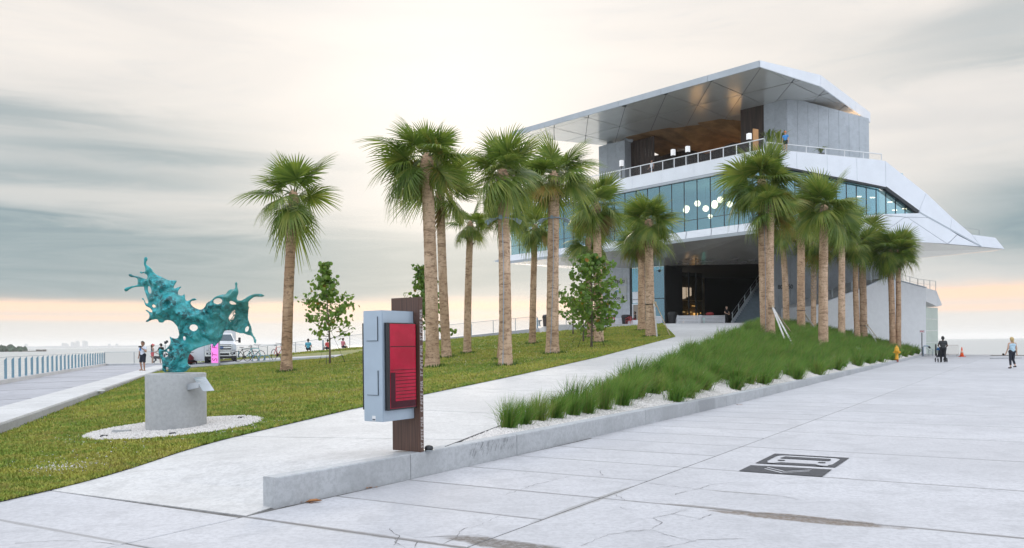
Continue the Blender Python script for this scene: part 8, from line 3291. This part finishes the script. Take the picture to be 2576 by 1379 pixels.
# loose litter: dry leaves by the wall foot
M['dryleaf'] = mat('dry_leaf', (.36, .16, .06), .8, 0, .3, 20)
for (u, v, s_, lab) in ((793, 1262, .075, 'curled brown dry leaf lying against the foot of the low wall'), (760, 1266, .04, 'small dry leaf scraps beside the curled leaf at the wall foot'),
                        (937, 1228, .05, 'tuft of dry straw in the joint at the wall foot'), (1860, 1019, .05, 'brown leaf on the plaza near the stained stretch of wall')):
    g = onz(u, v, .0)
    mb = MB()
    r_ = random.Random(int(u))
    for k in range(1 if s_ > .06 else 7):
        cx_, cy_ = g.x + r_.gauss(0, s_ * (0 if s_ > .06 else 1.3)), g.y + r_.gauss(0, s_ * .5)
        a = r_.uniform(0, 6.28) if s_ < .06 else .3
        sc2 = s_ if s_ > .06 else s_ * .45
        vs = []
        for (x, y, z) in ((-1.2, 0, .1), (-.5, .42, .38), (.4, .45, .42), (1.2, 0, .15), (.4, -.45, .40), (-.5, -.42, .30), (0, 0, .08)):
            vs.append((cx_ + sc2 * (x * math.cos(a) - y * math.sin(a)), cy_ + sc2 * (x * math.sin(a) + y * math.cos(a)), .004 + sc2 * z))
        mb.add(vs, [(6, 0, 1), (6, 1, 2), (6, 2, 3), (6, 3, 4), (6, 4, 5), (6, 5, 0)])
    tag(mb.build('dry_leaf', M['dryleaf']), lab, 'leaf', 'dry leaves on the plaza')

# ================================================================== far shore
M['far_tree'] = mat('far_trees', (.055, .09, .055), .9, 0, .35, .08)
isl = P(20, 874, 900)
t = thing('wooded_island', 'dark wooded point of land at the left edge of the water', 'island', (isl.x, 900, -2.3))
mb = MB()
r_ = random.Random(4)
for k in range(34):
    u = r_.uniform(-70, 66)
    d = r_.uniform(880, 930)
    q = P(u, 874, d)
    rr = r_.uniform(2.0, 4.6) * (1 if u < 50 else .7)
    n_ = 9
    base_i = len(mb.v)
    mb.ball((q.x, d, -2.3 + rr * .9), rr, n_, sz=r_.uniform(.8, 1.3))
    for i in range(base_i, len(mb.v)):
        v = mb.v[i]
        mb.v[i] = (v[0] + r_.gauss(0, rr * .12), v[1] + r_.gauss(0, rr * .12), v[2] + r_.gauss(0, rr * .12))
o = mb.build('trees', M['far_tree'], t)
o['kind'] = 'stuff'
mb = MB()
a, b_ = P(-80, 874, 900), P(100, 874, 900)
mb.slab([(a.x, 880, -2.4), (b_.x, 895, -2.4), (b_.x, 905, -2.4), (a.x, 940, -2.4)], (0, 0, .9))
for u in (95, 104, 112):
    q = P(u, 874, 890)
    mb.box((q.x, 890, -2.3), 3.2, 2, r_.uniform(1.2, 2.4))
mb.build('shore', mat('far_shore', (.16, .14, .12), .9), t)
# distant city across the bay
M['city'] = mat('far_city', (.30, .34, .37), .9)
ct = thing('far_shore_land', '', '')
for k in ('label', 'category'):
    del ct[k]
ct['kind'] = 'structure'
mb = MB()
a, b_ = P(60, 872, 9500), P(760, 868, 9500)
for k in range(40):
    f0, f1 = k / 40, (k + 1) / 40
    h0 = 14 + 10 * r_.random()
    mb.slab([(a.x + (b_.x - a.x) * f0, 9500, -2.3), (a.x + (b_.x - a.x) * f1, 9500, -2.3), (a.x + (b_.x - a.x) * f1, 9500, h0), (a.x + (b_.x - a.x) * f0, 9500, h0)], (0, 80, 0))
mb.build('land', M['city'], ct)
for (x, y0, w_) in ((1160, 335, 24), (1215, 340, 30), (1240, 355, 20), (1330, 318, 30), (1365, 330, 20), (1420, 298, 32), (1440, 310, 22), (1545, 292, 34), (1590, 305, 24), (480, 352, 20), (2010, 350, 22), (2150, 350, 26)):
    u, v = x * .2176 * .629, (1300 + y0 * .2176) * .629
    q = P(u, v, 9600)
    ww = w_ * .2176 * .629 * 9600 / FU
    tb = thing('far_tower', 'pale hazy tower block on the far shore of the bay', 'building', (q.x, 9600, -2.3), 0, 'towers of the far skyline')
    mb = MB()
    mb.box((q.x, 9600, -2.3), ww, 40, max(q.z + 2.3, 30))
    wl_ = mb.build('walls', M['city'], tb)
    mb = MB()
    mb.box((q.x, 9600, max(q.z, 27.7)), ww * .5, 20, 5)
    mb.build('roof_plant', M['city'], tb)
# ================================================================== the air over the bay
mb = MB()
mb.slab([(-24500, -260, -3.4), (24500, -260, -3.4), (24500, 22500, -3.4), (-24500, 22500, -3.4)], (0, 0, 110))
hm = bpy.data.materials.new('haze_air')
hm.use_nodes = True
hm.node_tree.nodes.clear()
ho = N(hm.node_tree, 'ShaderNodeOutputMaterial')
hv = N(hm.node_tree, 'ShaderNodeVolumePrincipled')
hv.inputs['Color'].default_value = (0.97, 0.955, 0.935, 1)
hv.inputs['Density'].default_value = 0.00010
hv.inputs['Anisotropy'].default_value = 0.2
hm.node_tree.links.new(hv.outputs[0], ho.inputs['Volume'])
hz_o = mb.build('haze', hm)
hz_o['kind'] = 'stuff'
hz_o['label'] = 'thin pale sea haze over the bay'
hz_o['category'] = 'haze'
sc.cycles.volume_bounces = 1
